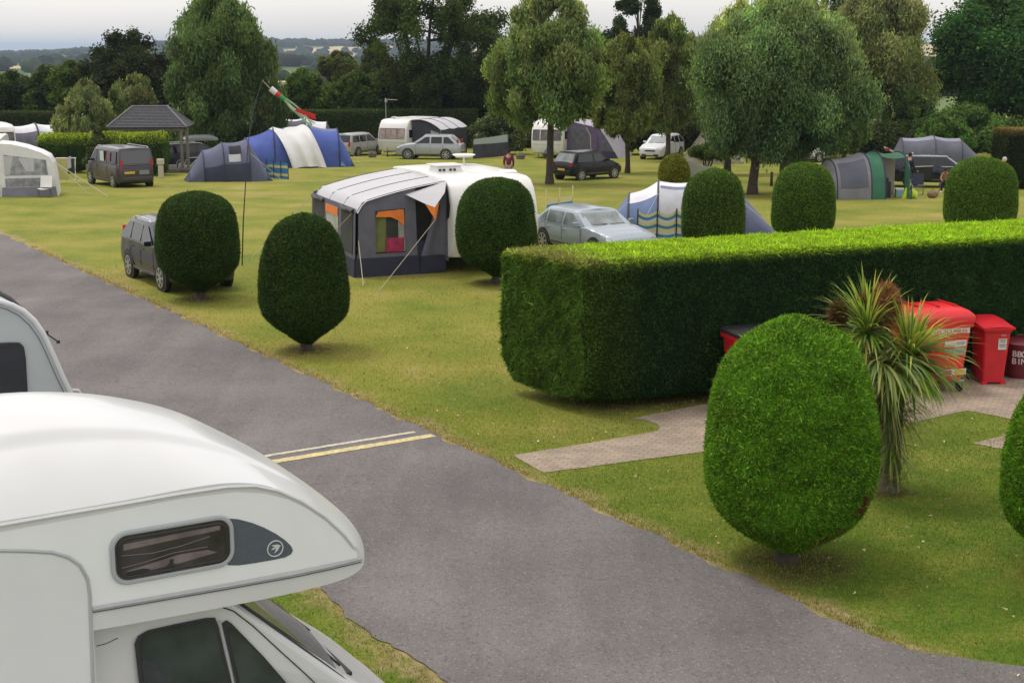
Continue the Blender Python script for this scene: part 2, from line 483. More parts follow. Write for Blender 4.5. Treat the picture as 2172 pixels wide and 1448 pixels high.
seam_ = mat('sea_water', (.10, .16, .22), .25, var=.1, scale=.01)
mb = MB(); mb.add([(-16000, 3700, -62), (16000, 3700, -62), (16000, 30000, -62), (-16000, 30000, -62)], [(0, 1, 2, 3)])
struct(mb.build('sea', seam_))

# ------------------------------------------------------------------ road
asph = bpy.data.materials.new('asphalt'); asph.use_nodes = True
t = asph.node_tree; B = t.nodes['Principled BSDF']; B.inputs['Roughness'].default_value = .85; B.inputs['Specular IOR Level'].default_value = .3
L = t.links.new; gp = N('ShaderNodeNewGeometry')
a1 = rmp(noise(.45, 7, .6), [(.3, (.125, .118, .12)), (.5, (.155, .147, .148)), (.72, (.19, .18, .178))])
a2 = rmp(noise(55, 4, .8), [(.3, (.62, .62, .62)), (.5, (1, 1, 1)), (.72, (1.5, 1.47, 1.45))])
a3 = mixc(1.0, mixc(1.0, a1, (.92, .895, .87), 'MULTIPLY'), a2, 'MULTIPLY')
sp = rmp(noise(9, 3, .5), [(.70, (0, 0, 0)), (.76, (1, 1, 1))])
a4 = mixc(mth('MULTIPLY', sp, .25), a3, (.25, .22, .20))
# older stains running along the road
rot = N('ShaderNodeMapping'); rot.inputs['Rotation'].default_value = (0, 0, radians(-32.3)); rot.inputs['Scale'].default_value = (1, .12, 1); L(gp.outputs['Position'], rot.inputs[0])
vc = N('ShaderNodeTexVoronoi'); vc.inputs['Scale'].default_value = 26; L(gp.outputs['Position'], vc.inputs['Vector'])
sv = N('ShaderNodeSeparateColor'); L(vc.outputs['Color'], sv.inputs[0])
chip = mth('MULTIPLY', mth('GREATER_THAN', sv.outputs[0], .80), mth('LESS_THAN', vc.outputs['Distance'], .42))
a4 = mixc(mth('MULTIPLY', chip, .28), a4, (.33, .31, .29))
dk_ = mth('MULTIPLY', mth('GREATER_THAN', sv.outputs[1], .78), mth('LESS_THAN', vc.outputs['Distance'], .5))
a4 = mixc(mth('MULTIPLY', dk_, .4), a4, (.06, .057, .057))
vk = N('ShaderNodeTexVoronoi', feature='DISTANCE_TO_EDGE'); vk.inputs['Scale'].default_value = .42
wv = N('ShaderNodeVectorMath', operation='ADD'); nzv = N('ShaderNodeTexNoise'); nzv.inputs['Scale'].default_value = 1.5; nzv.inputs['Detail'].default_value = 6; L(gp.outputs['Position'], nzv.inputs[0])
L(gp.outputs['Position'], wv.inputs[0]); L(nzv.outputs['Color'], wv.inputs[1]); L(wv.outputs[0], vk.inputs['Vector'])
ck = mth('MULTIPLY', mth('LESS_THAN', vk.outputs['Distance'], .006), smooth(noise(.5, 3), .48, .56))
a4 = mixc(mth('MULTIPLY', ck, .25), a4, (.06, .055, .053))
st = rmp(noise(.8, 5, .6, rot.outputs[0]), [(.35, (.85, .85, .86)), (.65, (1.12, 1.11, 1.1))])
L(mixc(1.0, a4, st, 'MULTIPLY'), B.inputs['Base Color'])
bp = N('ShaderNodeBump'); bp.inputs['Strength'].default_value = .5; bp.inputs['Distance'].default_value = .015
L(noise(60, 3, .7), bp.inputs['Height']); L(bp.outputs[0], B.inputs['Normal'])
RA = np.array([-1.18, 21.87]); RD = np.array([-.535, .845]); RN = np.array([.845, .535])
def RP(along, q): return RA + RD * along + RN * q
mb = MB(); Lp = []; Rp = []
for k in range(-160, 480):
    s_ = k * .125
    j = .05 * sin(s_ * 3.1) + .04 * sin(s_ * 7.7 + 1) + random.uniform(-.025, .025)
    bend = .0 if s_ > -4 else -.35 * (1 - cos((s_ + 4) * .4)) * 0
    r_ = RP(s_, 0 + j)
    j2 = .06 * sin(s_ * 2.3) + random.uniform(-.03, .03)
    l_ = RP(s_, -4.4 + j2)
    Rp.append(r_); Lp.append(l_)
vs = [(p[0], p[1], gz(p[0], p[1]) + .012) for p in Lp] + [(p[0], p[1], gz(p[0], p[1]) + .012) for p in Rp]
n = len(Lp); mb.add(vs, [(i, i + 1, n + i + 1, n + i) for i in range(n - 1)])
struct(mb.build('road', asph))
# widening of the tarmac at the junction, lower right
jun = [G(1880, 1368), G(1960, 1386), G(2060, 1400), G(2140, 1412), G(2230, 1420), G(2420, 1440), G(2420, 1700), G(1900, 1700), G(1700, 1380)]
mb = MB(); mb.add([(p.x, p.y, .016) for p in jun], [tuple(range(len(jun)))])
struct(mb.build('road_junction', asph))
grv = mat('gravel_bay', (.27, .255, .235), .95, var=.18, scale=3, bump=.6, bscale=60)  # largely unseen hardstanding, added pale to bounce neutral light onto the motorhome
mb = MB(); Q_ = [RP(-17, -6.3), RP(-3.5, -6.3), RP(-3.2, -20), RP(-17, -20)]
pts_ = []
for i_ in range(4):
    a_, b_ = Q_[i_], Q_[(i_ + 1) % 4]
    for k in range(30): f_ = k / 30; p_ = a_ * (1 - f_) + b_ * f_ + np.array([random.uniform(-.04, .04), random.uniform(-.04, .04)]); pts_.append((p_[0], p_[1], .010))
mb.add(pts_, [tuple(range(len(pts_)))]); struct(mb.build('gravel_bounce_bay', grv, fix=False))
# markings across the road
paintw = mat('white_road_paint', (.47, .43, .34), .75, var=.3, scale=20)
painty = mat('yellow_road_paint', (.50, .42, .20), .75, var=.28, scale=16)
def marking(name, a0, a1, q0, q1, m):
    mb = MB(); n = 40; vs = []
    for k in range(n + 1):
        q_ = q0 + (q1 - q0) * k / n
        for a in (a0, a1):
            p = RP(a + random.uniform(-.006, .006), q_); vs.append((p[0], p[1], .018))
    mb.add(vs, [(2 * k, 2 * k + 1, 2 * k + 3, 2 * k + 2) for k in range(n)])
    return struct(mb.build(name, m))
marking('white_line', .34, .44, -4.1, -.22, paintw)
marking('yellow_line', -.04, .14, -4.1, -.06, painty)

# ------------------------------------------------------------------ paved path and yard
pav = bpy.data.materials.new('block_paving'); pav.use_nodes = True
t = pav.node_tree; B = t.nodes['Principled BSDF']; B.inputs['Roughness'].default_value = .9; B.inputs['Specular IOR Level'].default_value = .2
L = t.links.new; gp = N('ShaderNodeNewGeometry')
mpn = N('ShaderNodeMapping'); mpn.inputs['Rotation'].default_value = (0, 0, radians(24)); L(gp.outputs['Position'], mpn.inputs[0])
br = N('ShaderNodeTexBrick'); br.inputs['Scale'].default_value = 1
br.inputs['Brick Width'].default_value = .2; br.inputs['Row Height'].default_value = .1; br.inputs['Mortar Size'].default_value = .006
br.inputs['Color1'].default_value = (.36, .295, .225, 1); br.inputs['Color2'].default_value = (.29, .24, .185, 1); br.inputs['Mortar'].default_value = (.17, .14, .105, 1)
L(mpn.outputs[0], br.inputs['Vector'])
pv = rmp(noise(1.1, 6, .65), [(.3, (.72, .72, .74)), (.7, (1.15, 1.12, 1.1))])
p2 = mixc(1.0, br.outputs[0], pv, 'MULTIPLY')
L(p2, B.inputs['Base Color'])
def sheet(name, pxs, m, z, jag=.0):
    P = [G(*p) for p in pxs]; Q = []
    for i, p in enumerate(P):
        q_ = P[(i + 1) % len(P)]; n = max(1, int((q_ - p).length / .15))
        for k in range(n):
            r_ = p.lerp(q_, k / n); Q.append((r_.x + random.uniform(-jag, jag), r_.y + random.uniform(-jag, jag), z))
    mb = MB(); mb.add(Q, [tuple(range(len(Q)))])
    o = mb.build(name, m, fix=False)
    import bmesh
    bm = bmesh.new(); bm.from_mesh(o.data); bmesh.ops.triangulate(bm, faces=bm.faces)
    for f in bm.faces:
        if f.normal.z < 0: f.normal_flip()
    bm.to_mesh(o.data); bm.free()
    return struct(o)
sheet('path', [(1088, 966), (1250, 940), (1385, 917), (1398, 912), (1400, 906), (1392, 899), (1372, 892), (1340, 888), (1480, 860), (1700, 830), (2300, 745), (2300, 915), (2172, 897), (2130, 886), (2052, 871), (1945, 894), (1870, 908), (1480, 960), (1152, 1003)], pav, .008, .012)
sheet('small_path', [(2062, 941), (2200, 905), (2300, 930), (2300, 990), (2150, 957)], pav, .008, .015)

# ================================================================== GRASS BLADES
def grass_zone(n, xr, yr, keep, ln, col, var):
    x = rng.uniform(*xr, n * 4); y = rng.uniform(*yr, n * 4)
    m = keep(x, y); x, y = x[m][:n], y[m][:n]
    P = np.stack([x, y, np.zeros(len(x))], 1); Nn = np.tile([0, 0, 1.0], (len(x), 1))
    c = np.asarray(col) * (1 + .35 * wob(P, .8, 3)[:, None] * np.array([1.3, .8, 1]))
    return blades(P, Nn, ln, ln * .22, .55, c, var, ((.34, .28, .10), .22))
def roadq(x, y): return (x + 1.18) * .845 + (y - 21.87) * .535
pathpoly = [G(*p) for p in [(1088, 966), (1402, 912), (1340, 888), (1480, 860), (2300, 745), (2300, 915), (2052, 871), (1480, 960), (1152, 1003)]]
def inpoly(x, y, P):
    c = np.zeros(len(x), bool)
    for i in range(len(P)):
        a, b = P[i], P[i - 1]
        m = ((a.y > y) != (b.y > y)) & (x < (b.x - a.x) * (y - a.y) / (b.y - a.y + 1e-9) + a.x)
        c ^= m
    return c
frust = lambda x, y: (np.abs(x) < .40 * y + 1)
k1 = lambda x, y: (roadq(x, y) > .0) & ~inpoly(x, y, pathpoly) & frust(x, y) & ~((roadq(x, y) < 3) & (y < 11.6) & (x > 5))
k2 = lambda x, y: (roadq(x, y) < -4.4) & (roadq(x, y) > -6.35) & frust(x, y)
k1a = lambda x, y: k1(x, y) & (rng.random(len(x)) < (24.5 - y) / 4)
k1b = lambda x, y: k1(x, y) & (rng.random(len(x)) < (y - 20) / 4) & (rng.random(len(x)) < (42 - y) / 16)
parts = [grass_zone(170000, (-3, 11), (10, 24.5), k1a, .045, (.125, .19, .026), .35),
         grass_zone(40000, (-5, 3.5), (9, 18), k2, .05, (.14, .22, .03), .35),
         grass_zone(120000, (-12, 14), (20, 42), k1b, .06, (.20, .235, .036), .35)]
Vs, Fs, Cs = [], [], []; o_ = 0
for v_, f_, c_ in parts:
    Vs.append(v_); Fs.append(f_ + o_); Cs.append(c_); o_ += len(v_)
# straw tufts along the edge of the tarmac
n = 11000; s_ = rng.uniform(-10, 26, n); qd = np.abs(rng.normal(0, .12, n)) + .01
P = np.zeros((n, 3)); P[:, 0] = RA[0] + RD[0] * s_ + RN[0] * qd; P[:, 1] = RA[1] + RD[1] * s_ + RN[1] * qd
mk = wob(P, 1.2, 8) > -.5; P = P[mk]
v_, f_, c_ = blades(P, np.tile([0, 0, 1.0], (len(P), 1)), .06, .016, .8, (.30, .235, .10), .4, ((.16, .17, .04), .3))
Vs.append(v_); Fs.append(f_ + o_); Cs.append(c_)
# fallen leaves, clover heads and bits lying in the turf
n = 900; x = rng.uniform(-6, 9, n * 3); y = rng.uniform(10, 30, n * 3); m = k1(x, y); x, y = x[m][:n], y[m][:n]; n = len(x)
o_ = sum(len(v) for v in Vs)
v_, f_, c_ = blades(np.stack([x, y, np.full(n, .045)], 1), np.tile([0, 0, 1.0], (n, 1)), .035, .045, 3.0, (.42, .38, .24), .4, ((.20, .11, .04), .35))
Vs.append(v_); Fs.append(f_ + o_); Cs.append(c_)
g = fast_mesh('grass', np.vstack(Vs), np.vstack(Fs), np.vstack(Cs), FOLM); struct(g, 'stuff')

# ================================================================== CLIPPED BUSHES
def egg_bush(label, base, wd, ztop, prof=None, dens=30000, ln=.06, col=(.035, .075, .010), seed=0, group='clipped egg shaped evergreen bushes', tips=None, squash=1.0, zoff=0, lean=0, spots=()):
    t_ = thing('clipped_bush', label, 'bush', base, 0 if spots else random.uniform(0, 6), group)
    pr = prof or [(.12, .07), (.28, .12), (.58, .19), (.88, .27), (1, .38), (1, .55), (.98, .69), (.90, .82), (.74, .91), (.45, .975), (0, 1)]
    pz = np.array([p[1] for p in pr]); rr = np.array([p[0] for p in pr])
    tt = np.linspace(0, 1, len(pr))
    def fn(u, v):
        z = np.interp(v, tt, pz); r_ = np.interp(v, tt, rr) * wd / 2
        # smooth the profile a little
        for dv in (-.04, .04):
            z = z + np.interp(np.clip(v + dv, 0, 1), tt, pz); r_ = r_ + np.interp(np.clip(v + dv, 0, 1), tt, rr) * wd / 2
        z /= 3; r_ /= 3
        r_ = np.where(v >= .999, 0, r_)
        a = u * 2 * pi
        return np.stack([r_ * np.cos(a) + lean * z, r_ * np.sin(a) * squash, z * ztop], 1)
    cf_ = None
    if spots:
        def cf_(p):
            c = np.tile(np.asarray(col, float), (len(p), 1))
            for sx_, sy_, sz_, sr_ in spots:
                d_ = np.linalg.norm(p - np.array([sx_, sy_, sz_]), axis=1) + .35 * sr_ * wob(p, 9, 3)
                m_ = (d_ < sr_) & (rng.random(len(p)) < .7); c[m_] = np.array([.15, .05, .035])
            return c
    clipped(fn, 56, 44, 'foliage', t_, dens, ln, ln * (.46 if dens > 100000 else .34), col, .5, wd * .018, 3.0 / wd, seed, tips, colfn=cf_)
    mb = MB()
    r0 = .075 * wd
    mb.tube([(0, 0, -.1), (.02, .01, .15), (.01, 0, ztop * .35)], [r0 * 1.2, r0 * .85, r0 * .6], 9)
    for k in range(6):
        a = k * 1.05 + seed; mb.tube([(0, 0, ztop * .10), (cos(a) * wd * .18, sin(a) * wd * .18, ztop * .24), (cos(a) * wd * .33, sin(a) * wd * .33, ztop * .42)], [r0 * .55, r0 * .4, r0 * .2], 6)
    mb.build('trunk', M_BARK, t_, smooth=True)
    return t_
LIMET = ((.11, .16, .02), .10)
egg_bush('dark egg shaped bush hiding most of the dark grey car', G(425, 634), 2.02, 2.68, seed=1, dens=52000, col=(.026, .060, .010), tips=((.12, .17, .03), .10))
egg_bush('tall dark egg shaped bush standing alone on the lawn beside the road', G(650, 742), 1.85, 2.86, seed=2, dens=62000, col=(.025, .058, .010),
         prof=[(.13, .05), (.26, .09), (.56, .155), (.88, .23), (1, .33), (1, .45), (.97, .59), (.89, .73), (.74, .85), (.48, .95), (0, 1)], tips=((.11, .16, .03), .10))
egg_bush('dark egg shaped bush right in front of the white end of the nearest caravan', G(1053, 600), 2.1, 2.78, seed=3, dens=50000, col=(.034, .080, .011), tips=((.13, .19, .03), .10),
         prof=[(.12, .06), (.2, .10), (.5, .15), (.85, .22), (1, .34), (1, .54), (.96, .70), (.87, .82), (.70, .91), (.42, .975), (0, 1)])
egg_bush('biggest bright green egg shaped bush in front of the spiky palm', G(1668, 1188), 2.06, 3.06, seed=4, dens=260000, ln=.052, col=(.085, .20, .012), tips=((.26, .44, .05), .12), spots=((.74, -.62, .90, .15), (.30, -.50, .45, .17), (.48, -.62, .58, .09)),
         prof=[(.12, .055), (.28, .085), (.52, .125), (.78, .19), (.95, .285), (1, .42), (.975, .56), (.90, .70), (.755, .82), (.50, .93), (0, 1)])
egg_bush('bright green bush cut off by the right edge of the photo', G(2312, 1225), 2.15, 2.75, seed=5, dens=190000, ln=.052, col=(.08, .19, .010), tips=((.22, .34, .03), .10),
         prof=[(.12, .055), (.28, .085), (.52, .125), (.78, .19), (.95, .285), (1, .42), (.975, .56), (.90, .70), (.755, .82), (.50, .93), (0, 1)])
pb = [(.10, .02), (.4, .06), (.8, .12), (.97, .2), (1.0, .35), (1.0, .52), (.97, .68), (.87, .82), (.66, .92), (.36, .98), (0, 1)]
def bush_at(label, px, Y, wd, ytop, col, seed, dens=30000):
    p = at(px, ytop, Y); z0 = gz(p.x, Y)
    egg_bush(label, (p.x, Y, z0), wd, p.z - z0, pb, dens, .06, col, seed, tips=((.17, .27, .03), .14))
bush_at('round topped bush directly in front of the blue and grey tent', 1516, 42.0, 1.88, 357, (.055, .115, .012), 6)
bush_at('round topped bush behind the hedge, left of the grey and green tent', 1708, 44.4, 1.98, 343, (.070, .150, .014), 7)
bush_at('round topped bush behind the hedge, rightmost, beside the dark car', 2086, 46.0, 2.30, 332, (.070, .150, .014), 8, 44000)
p = at(1431, 326, 58); z0 = gz(0, 58)
egg_bush('small yellow green ball bush in front of the olive tent', (p.x, 58, z0), 1.32, p.z - z0, [(.1, .1), (.6, .25), (.9, .4), (1, .58), (.95, .75), (.75, .88), (.4, .97), (0, 1)], 14000, .07, (.12, .145, .012), 9, tips=((.26, .24, .02), .2))

# ------------------------------------------------------------------ big hedge
HD = Vector((sin(radians(68)), cos(radians(68)), 0)); HN = Vector((-HD.y, HD.x, 0))
H0 = Vector((1.18, 23.1, 0))
def hedge_box(name, label, cat, org, az, L_, T_, Hh, dens, ln, col, colfn=None, seed=0, r=.12, undercut=.25, skew=0, tips=None, amp=.035, nu=120, m=None, spread=.9, wsf=1.6, group=None):
    """hedge with local x along its length (azimuth az), y its thickness"""
    t_ = thing(name, label, cat, org, AZ(az), group)
    # cross-section ring (y, z) travelling front bottom -> top -> back bottom
    sec = [(.25 + .12, undercut), (.10, undercut + .12), (.0, undercut + .5), (0, Hh * .5), (0, Hh - r), (r * .3, Hh - r * .3), (r, Hh), (T_ * .5, Hh + .02), (T_ - r, Hh), (T_ - r * .3, Hh - r * .3), (T_, Hh - r), (T_, Hh * .5), (T_, undercut + .4), (T_ - .3, undercut), (T_ * .5, undercut - .02), (.37, undercut)]
    sy = np.array([p[0] for p in sec]); sz = np.array([p[1] for p in sec])
    dl = np.concatenate([[0], np.cumsum(np.hypot(np.diff(sy), np.diff(sz)))]); dl /= dl[-1]
    cy, cz = T_ / 2, Hh * .55
    def fn(u, v):
        y = np.interp(v, dl, sy); z = np.interp(v, dl, sz)
        # u in [0,1]: end caps at 0..e and 1-e..1
        e = .10
        x = np.where(u < e, 0, np.where(u > 1 - e, L_, (u - e) / (1 - 2 * e) * L_))
        sc = np.where(u < e, u / e, np.where(u > 1 - e, (1 - u) / e, 1.0))
        sc = np.clip(sc, 0, 1)
        rr_ = .16
        x = x + np.where(u < e, rr_ * (1 - sc ** 6) * 0 , 0)
        edge = np.where((u >= e) & (x < .18), (1 - x / .18) ** 2, 0) + np.where((u <= 1 - e) & (x > L_ - .18), (1 - (L_ - x) / .18) ** 2, 0)
        sc2 = sc * (1 - .025 * edge) * np.where((u < e) | (u > 1 - e), .975, 1)
        y2 = cy + (y - cy) * sc2; z2 = cz + (z - cz) * sc2
        under = np.where(u < .5, np.clip(1 - x / .9, 0, 1), np.clip(1 - (L_ - x) / .9, 0, 1))
        z2 = np.where(z2 < Hh * .35, z2 + under * .15 * (1 - z2 / (Hh * .35)), z2)
        x = x - skew * (y2 / T_) * np.clip(1 - x / 3, 0, 1)
        return np.stack([x, y2, z2], 1)
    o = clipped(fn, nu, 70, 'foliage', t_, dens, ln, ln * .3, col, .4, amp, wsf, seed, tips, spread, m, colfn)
    return t_, o
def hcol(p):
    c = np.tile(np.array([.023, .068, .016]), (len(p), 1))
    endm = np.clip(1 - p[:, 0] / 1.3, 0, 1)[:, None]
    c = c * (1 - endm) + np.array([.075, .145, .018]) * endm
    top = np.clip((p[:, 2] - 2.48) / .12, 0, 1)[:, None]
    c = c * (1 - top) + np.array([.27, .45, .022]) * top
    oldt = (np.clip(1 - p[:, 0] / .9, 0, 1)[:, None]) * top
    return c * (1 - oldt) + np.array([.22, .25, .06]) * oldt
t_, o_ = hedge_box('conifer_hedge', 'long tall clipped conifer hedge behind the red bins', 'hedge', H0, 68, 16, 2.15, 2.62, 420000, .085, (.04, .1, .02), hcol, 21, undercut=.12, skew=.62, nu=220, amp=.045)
for k in range(16):
    mb = MB(); x = .35 + k * 1.0 + random.uniform(-.1, .1); y = .95 + random.uniform(-.1, .1)
    mb.tube([(x, y, -.1), (x + .03, y, .3), (x + .02, y + .03, 1.2)], [.075, .06, .04], 8)
    mb.build('trunk', M_BARK, t_, smooth=True)

# ================================================================== TREES
SHAPES = {
    'oval': [(0, .35), (.15, .75), (.4, 1.0), (.65, .92), (.85, .62), (1, .15)],
    'round': [(0, .45), (.12, .8), (.35, 1.0), (.6, 1.0), (.82, .75), (.95, .42), (1, .15)],
    'willow': [(0, .80), (.2, 1.0), (.45, .97), (.65, .82), (.82, .60), (.93, .38), (1, .15)],
    'spread': [(0, .55), (.2, .85), (.5, 1.0), (.75, .85), (.9, .55), (1, .3)],
    'cone': [(0, .9), (.2, 1.0), (.5, .8), (.75, .5), (.9, .28), (1, .08)],
    'bush': [(0, .85), (.3, 1.0), (.6, .92), (.85, .6), (1, .2)],
}
def tree(name, label, px, Y, x0, x1, ytop, ybot, col, n=14000, leaf=.22, shape='oval', lobes=46, trunk=.22, lean=0, seed=0, group=None, cat='tree', wisp=.0, stems=1, asp=2.0, depth=.9, core=True, tips=None, shell=.62, lobr=.25, crowncol2=None):
    """px, Y: trunk foot; x0..x1, ytop..ybot: crown extent as picked in the photograph"""
    r_ = random.Random(seed + 100); g_ = np.random.default_rng(seed + 500)
    bx = (px - CX) / FPX * (Y * cos(PITCH) + HC * sin(PITCH)); gz0 = gz(bx, Y)
    t_ = thing(name, label, cat, (bx, Y, gz0), 0, group)
    zt = at(px, ytop, Y).z - gz0; zb = at(px, ybot, Y).z - gz0
    s_ = S(Y)
    cx = ((x0 + x1) / 2 - px) / s_; rx = (x1 - x0) / 2 / s_ * 1.09; ry = rx * depth; n = int(n * 1.7); leaf = leaf * .78
    sh = SHAPES[shape]; hs = [a for a, b in sh]; rs = [b for a, b in sh]
    lc = []
    lobes = int(lobes * 1.6); lobr = lobr * .72
    for i in range(lobes):
        h = r_.random() ** .9; a = r_.uniform(0, 2 * pi); R = np.interp(h, hs, rs) * (1 + .16 * sin(2.3 * a + seed) * sin(5 * h + seed * 1.7) + r_.uniform(-.08, .10))
        lr = lobr * rx * r_.uniform(.65, 1.25) * (.6 + .5 * R)
        lr = min(lr, (zt - zb) * .3)
        k = sqrt(r_.uniform(.15, 1)); ex = max(rx * R - lr * .75, 0) * k; ey = max(ry * R - lr * .75, 0) * k
        z = zb + lr * .7 + h * (zt - zb - lr * 1.5)
        lc.append((cx + ex * cos(a) + lean * h, ey * sin(a), z, lr))
    lc = np.array(lc)
    wts = lc[:, 3] ** 2; k = g_.choice(len(lc), n, p=wts / wts.sum())
    d = unit(g_.normal(0, 1, (n, 3)))
    rad = lc[k, 3:4] * (shell + (1.08 - shell) * g_.random((n, 1)) ** .8)
    rad *= 1 + wisp * (g_.random((n, 1)) ** 6) * .7
    zs = 1.35 if 'willow' in name else .92
    P = lc[k, :3] + d * rad * np.array([.85 if zs > 1 else 1, .85 if zs > 1 else 1, zs]) + g_.normal(0, .035 * rx, (n, 3)) * (g_.random((n, 1)) < .5)
    if wisp:  # upright wispy shoots at the rim
        m = g_.random(n) < .15 * wisp; P[m, 2] += g_.random(m.sum()) * .10 * rx
    hl = g_.random(n) < .09; P[hl] = lc[k[hl], :3] + d[hl] * lc[k[hl], 3:4] * g_.uniform(1.0, 1.45, (hl.sum(), 1))
    P[:, 2] = np.maximum(P[:, 2], zb * .6 + .15)
    lobc = np.clip(1 + g_.normal(0, .26, (len(lc), 1)), .5, 1.7) * np.ones((1, 3))
    lobc = lobc * (1 + g_.normal(0, .05, (len(lc), 3)))
    c = np.array([1.62, 1.62, 1.30]) * np.asarray(col) * lobc[k] * (1 + .22 * wob(P, 2.2 / rx * 2, seed)[:, None])
    if crowncol2 is not None:
        f = np.clip((P[:, 2:3] - zb) / (zt - zb), 0, 1) ** 1.5; c = c * (1 - f) + 1.6 * np.asarray(crowncol2) * lobc[k] * f
    nn = unit(d * .8 + g_.normal(0, .7, (n, 3)) + np.array([0, 0, .35]))
    if tips is not None:
        m = g_.random(n) < tips[1]; c[m] = np.asarray(tips[0])
    wl = 'willow' in name
    V, F, C = quads(P, nn, leaf * asp / (1.6 if not wl else 1.0), leaf / (1.3 if not wl else 1.7), c, .5, wl)
    if core:
        mb = MB()
        cv, cf, cc = [], [], []; o0 = len(V)
        for i, (lx, ly, lz, lr) in enumerate(lc):
            nu_, nv_ = 7, 5; base = o0 + sum(len(q) for q in cv)
            th = np.linspace(0, 2 * pi, nu_, endpoint=False); ph = np.linspace(.05, pi - .05, nv_)
            q = np.stack([(lx + lr * .60 * np.outer(np.sin(ph), np.cos(th))).ravel(), (ly + lr * .60 * np.outer(np.sin(ph), np.sin(th))).ravel(), (lz + lr * .55 * np.outer(np.cos(ph), np.ones(nu_))).ravel()], 1)
            q += g_.normal(0, lr * .07, q.shape)
            cv.append(q); cc.append(np.tile(np.asarray(col) * lobc[i], (len(q), 1)))
            for b_ in range(nv_ - 1):
                for a_ in range(nu_):
                    cf.append((base + b_ * nu_ + a_, base + b_ * nu_ + (a_ + 1) % nu_, base + (b_ + 1) * nu_ + (a_ + 1) % nu_, base + (b_ + 1) * nu_ + a_))
        V = np.vstack([V] + cv); F = np.vstack([F, np.array(cf)]); C = np.vstack([C] + cc)
    fast_mesh('crown', V, F, C, FOLM, t_)
    mb = MB()
    order = sorted(range(len(lc)), key=lambda i: r_.random())[:16]
    for st in range(stems):
        ox = (st - (stems - 1) / 2) * trunk * 2.2; fx = cx * .5 + (st - (stems - 1) / 2) * rx * .35
        zf = zb + (zt - zb) * .25; zc = zb + (zt - zb) * .7
        mid = Vector((ox + (fx - ox) * .3 + r_.uniform(-.1, .1), r_.uniform(-.15, .15), zf))
        mb.tube([(ox, 0, -.2), (ox + r_.uniform(-.03, .03), 0, .5), (mid.x * .5 + ox * .5, mid.y * .5, zf * .6), mid, (fx + lean * .6, 0, zc)], [trunk * 1.45, trunk, trunk * .85, trunk * .6, trunk * .22], 9)
        for j, i in enumerate(order[st::stems]):
            lx, ly, lz, lr = lc[i]; f = r_.uniform(.25, .95); s0 = Vector((ox, 0, 0)).lerp(mid, 1).lerp(Vector((fx, 0, zc)), f * .8) if j % 2 else Vector((ox + (mid.x - ox) * .8, mid.y * .7, zf * .82))
            e_ = Vector((lx, ly, lz)); m_ = s0.lerp(e_, .5) + Vector((0, 0, -.04 * (e_ - s0).length)) + Vector((r_.uniform(-.15, .15), r_.uniform(-.15, .15), r_.uniform(0, .2)))
            mb.tube([s0, m_, e_, e_ + (e_ - m_).normalized() * lr * .7], [trunk * .38, trunk * .24, trunk * .11, trunk * .04], 6)
    if wisp:
        for i in range(int(60 * wisp)):
            lx, ly, lz, lr = lc[r_.randrange(len(lc))]; a = r_.uniform(0, 2 * pi); el = r_.uniform(.3, 1.4); L_ = lr * r_.uniform(1.1, 1.6)
            e_ = Vector((lx + cos(a) * cos(el) * L_, ly + sin(a) * cos(el) * L_, lz + sin(el) * L_)); mb.tube([(lx, ly, lz), Vector((lx, ly, lz)).lerp(e_, .6) + Vector((r_.uniform(-.1, .1), 0, r_.uniform(-.05, .1))), e_], [trunk * .12, trunk * .07, .008], 4, cap=False)
    mb.build('trunk', M_BARK, t_, smooth=True)
    return t_

WG = (.085, .125, .045); WD = (.045, .078, .030); DK = (.030, .048, .016); MID = (.055, .088, .022); OL = (.12, .145, .045)
# ---- backdrop beyond the far hedge, left to right
tree('broadleaf_tree', 'dark bushy tree in the background at the left edge', 20, 128, -60, 110, 150, 262, DK, 12000, .3, 'bush', seed=1)
tree('broadleaf_tree', 'dark rounded tree between the left edge tree and the tall dark tree', 105, 126, 50, 160, 140, 262, DK, 10000, .3, 'bush', seed=2)
tree('broadleaf_tree', 'mid green rounded tree just left of the tall dark tree', 150, 122, 105, 215, 128, 262, MID, 12000, .28, 'round', seed=3)
tree('thorn_tree', 'tall dark ragged tree behind the shelter with bare twigs on top', 285, 116, 188, 372, 62, 262, (.022, .030, .014), 22000, .26, 'round', seed=4, wisp=.9, trunk=.3, lobes=60)
tree('broadleaf_tree', 'dark low tree behind the willow and the windsock', 500, 124, 400, 560, 120, 250, DK, 12000, .3, 'bush', seed=50)
tree('broadleaf_tree', 'mid green bushy tree right of the windsock', 648, 122, 585, 715, 146, 262, (.05, .088, .02), 15000, .28, 'bush', seed=5)
tree('broadleaf_tree', 'small round brownish tree on the skyline left of the great dark tree', 716, 150, 676, 760, 108, 176, (.055, .07, .025), 8000, .32, 'round', seed=6)
tree('broadleaf_tree', 'dark green bush left below the great dark tree', 755, 122, 700, 815, 150, 262, (.045, .072, .02), 12000, .28, 'bush', seed=7)
tree('broadleaf_tree', 'dark sloping tree touching the left side of the great dark tree', 800, 140, 745, 850, 78, 210, (.04, .058, .022), 12000, .3, 'cone', seed=8)
tree('great_tree', 'great dark many stemmed tree with sky showing through its branches', 905, 118, 775, 1080, -60, 225, (.034, .052, .016), 30000, .26, 'spread', seed=9, stems=3, trunk=.34, lobes=95, lobr=.14, wisp=.9, core=False, shell=.4)
tree('broadleaf_tree', 'dark undergrowth tree at the foot of the great dark tree', 880, 121, 790, 975, 130, 262, (.022, .032, .012), 16000, .3, 'bush', seed=51)
tree('broadleaf_tree', 'dark green tree behind the left side of the slender willow by the black car', 1040, 124, 950, 1110, 150, 262, (.035, .055, .018), 14000, .3, 'bush', seed=52)
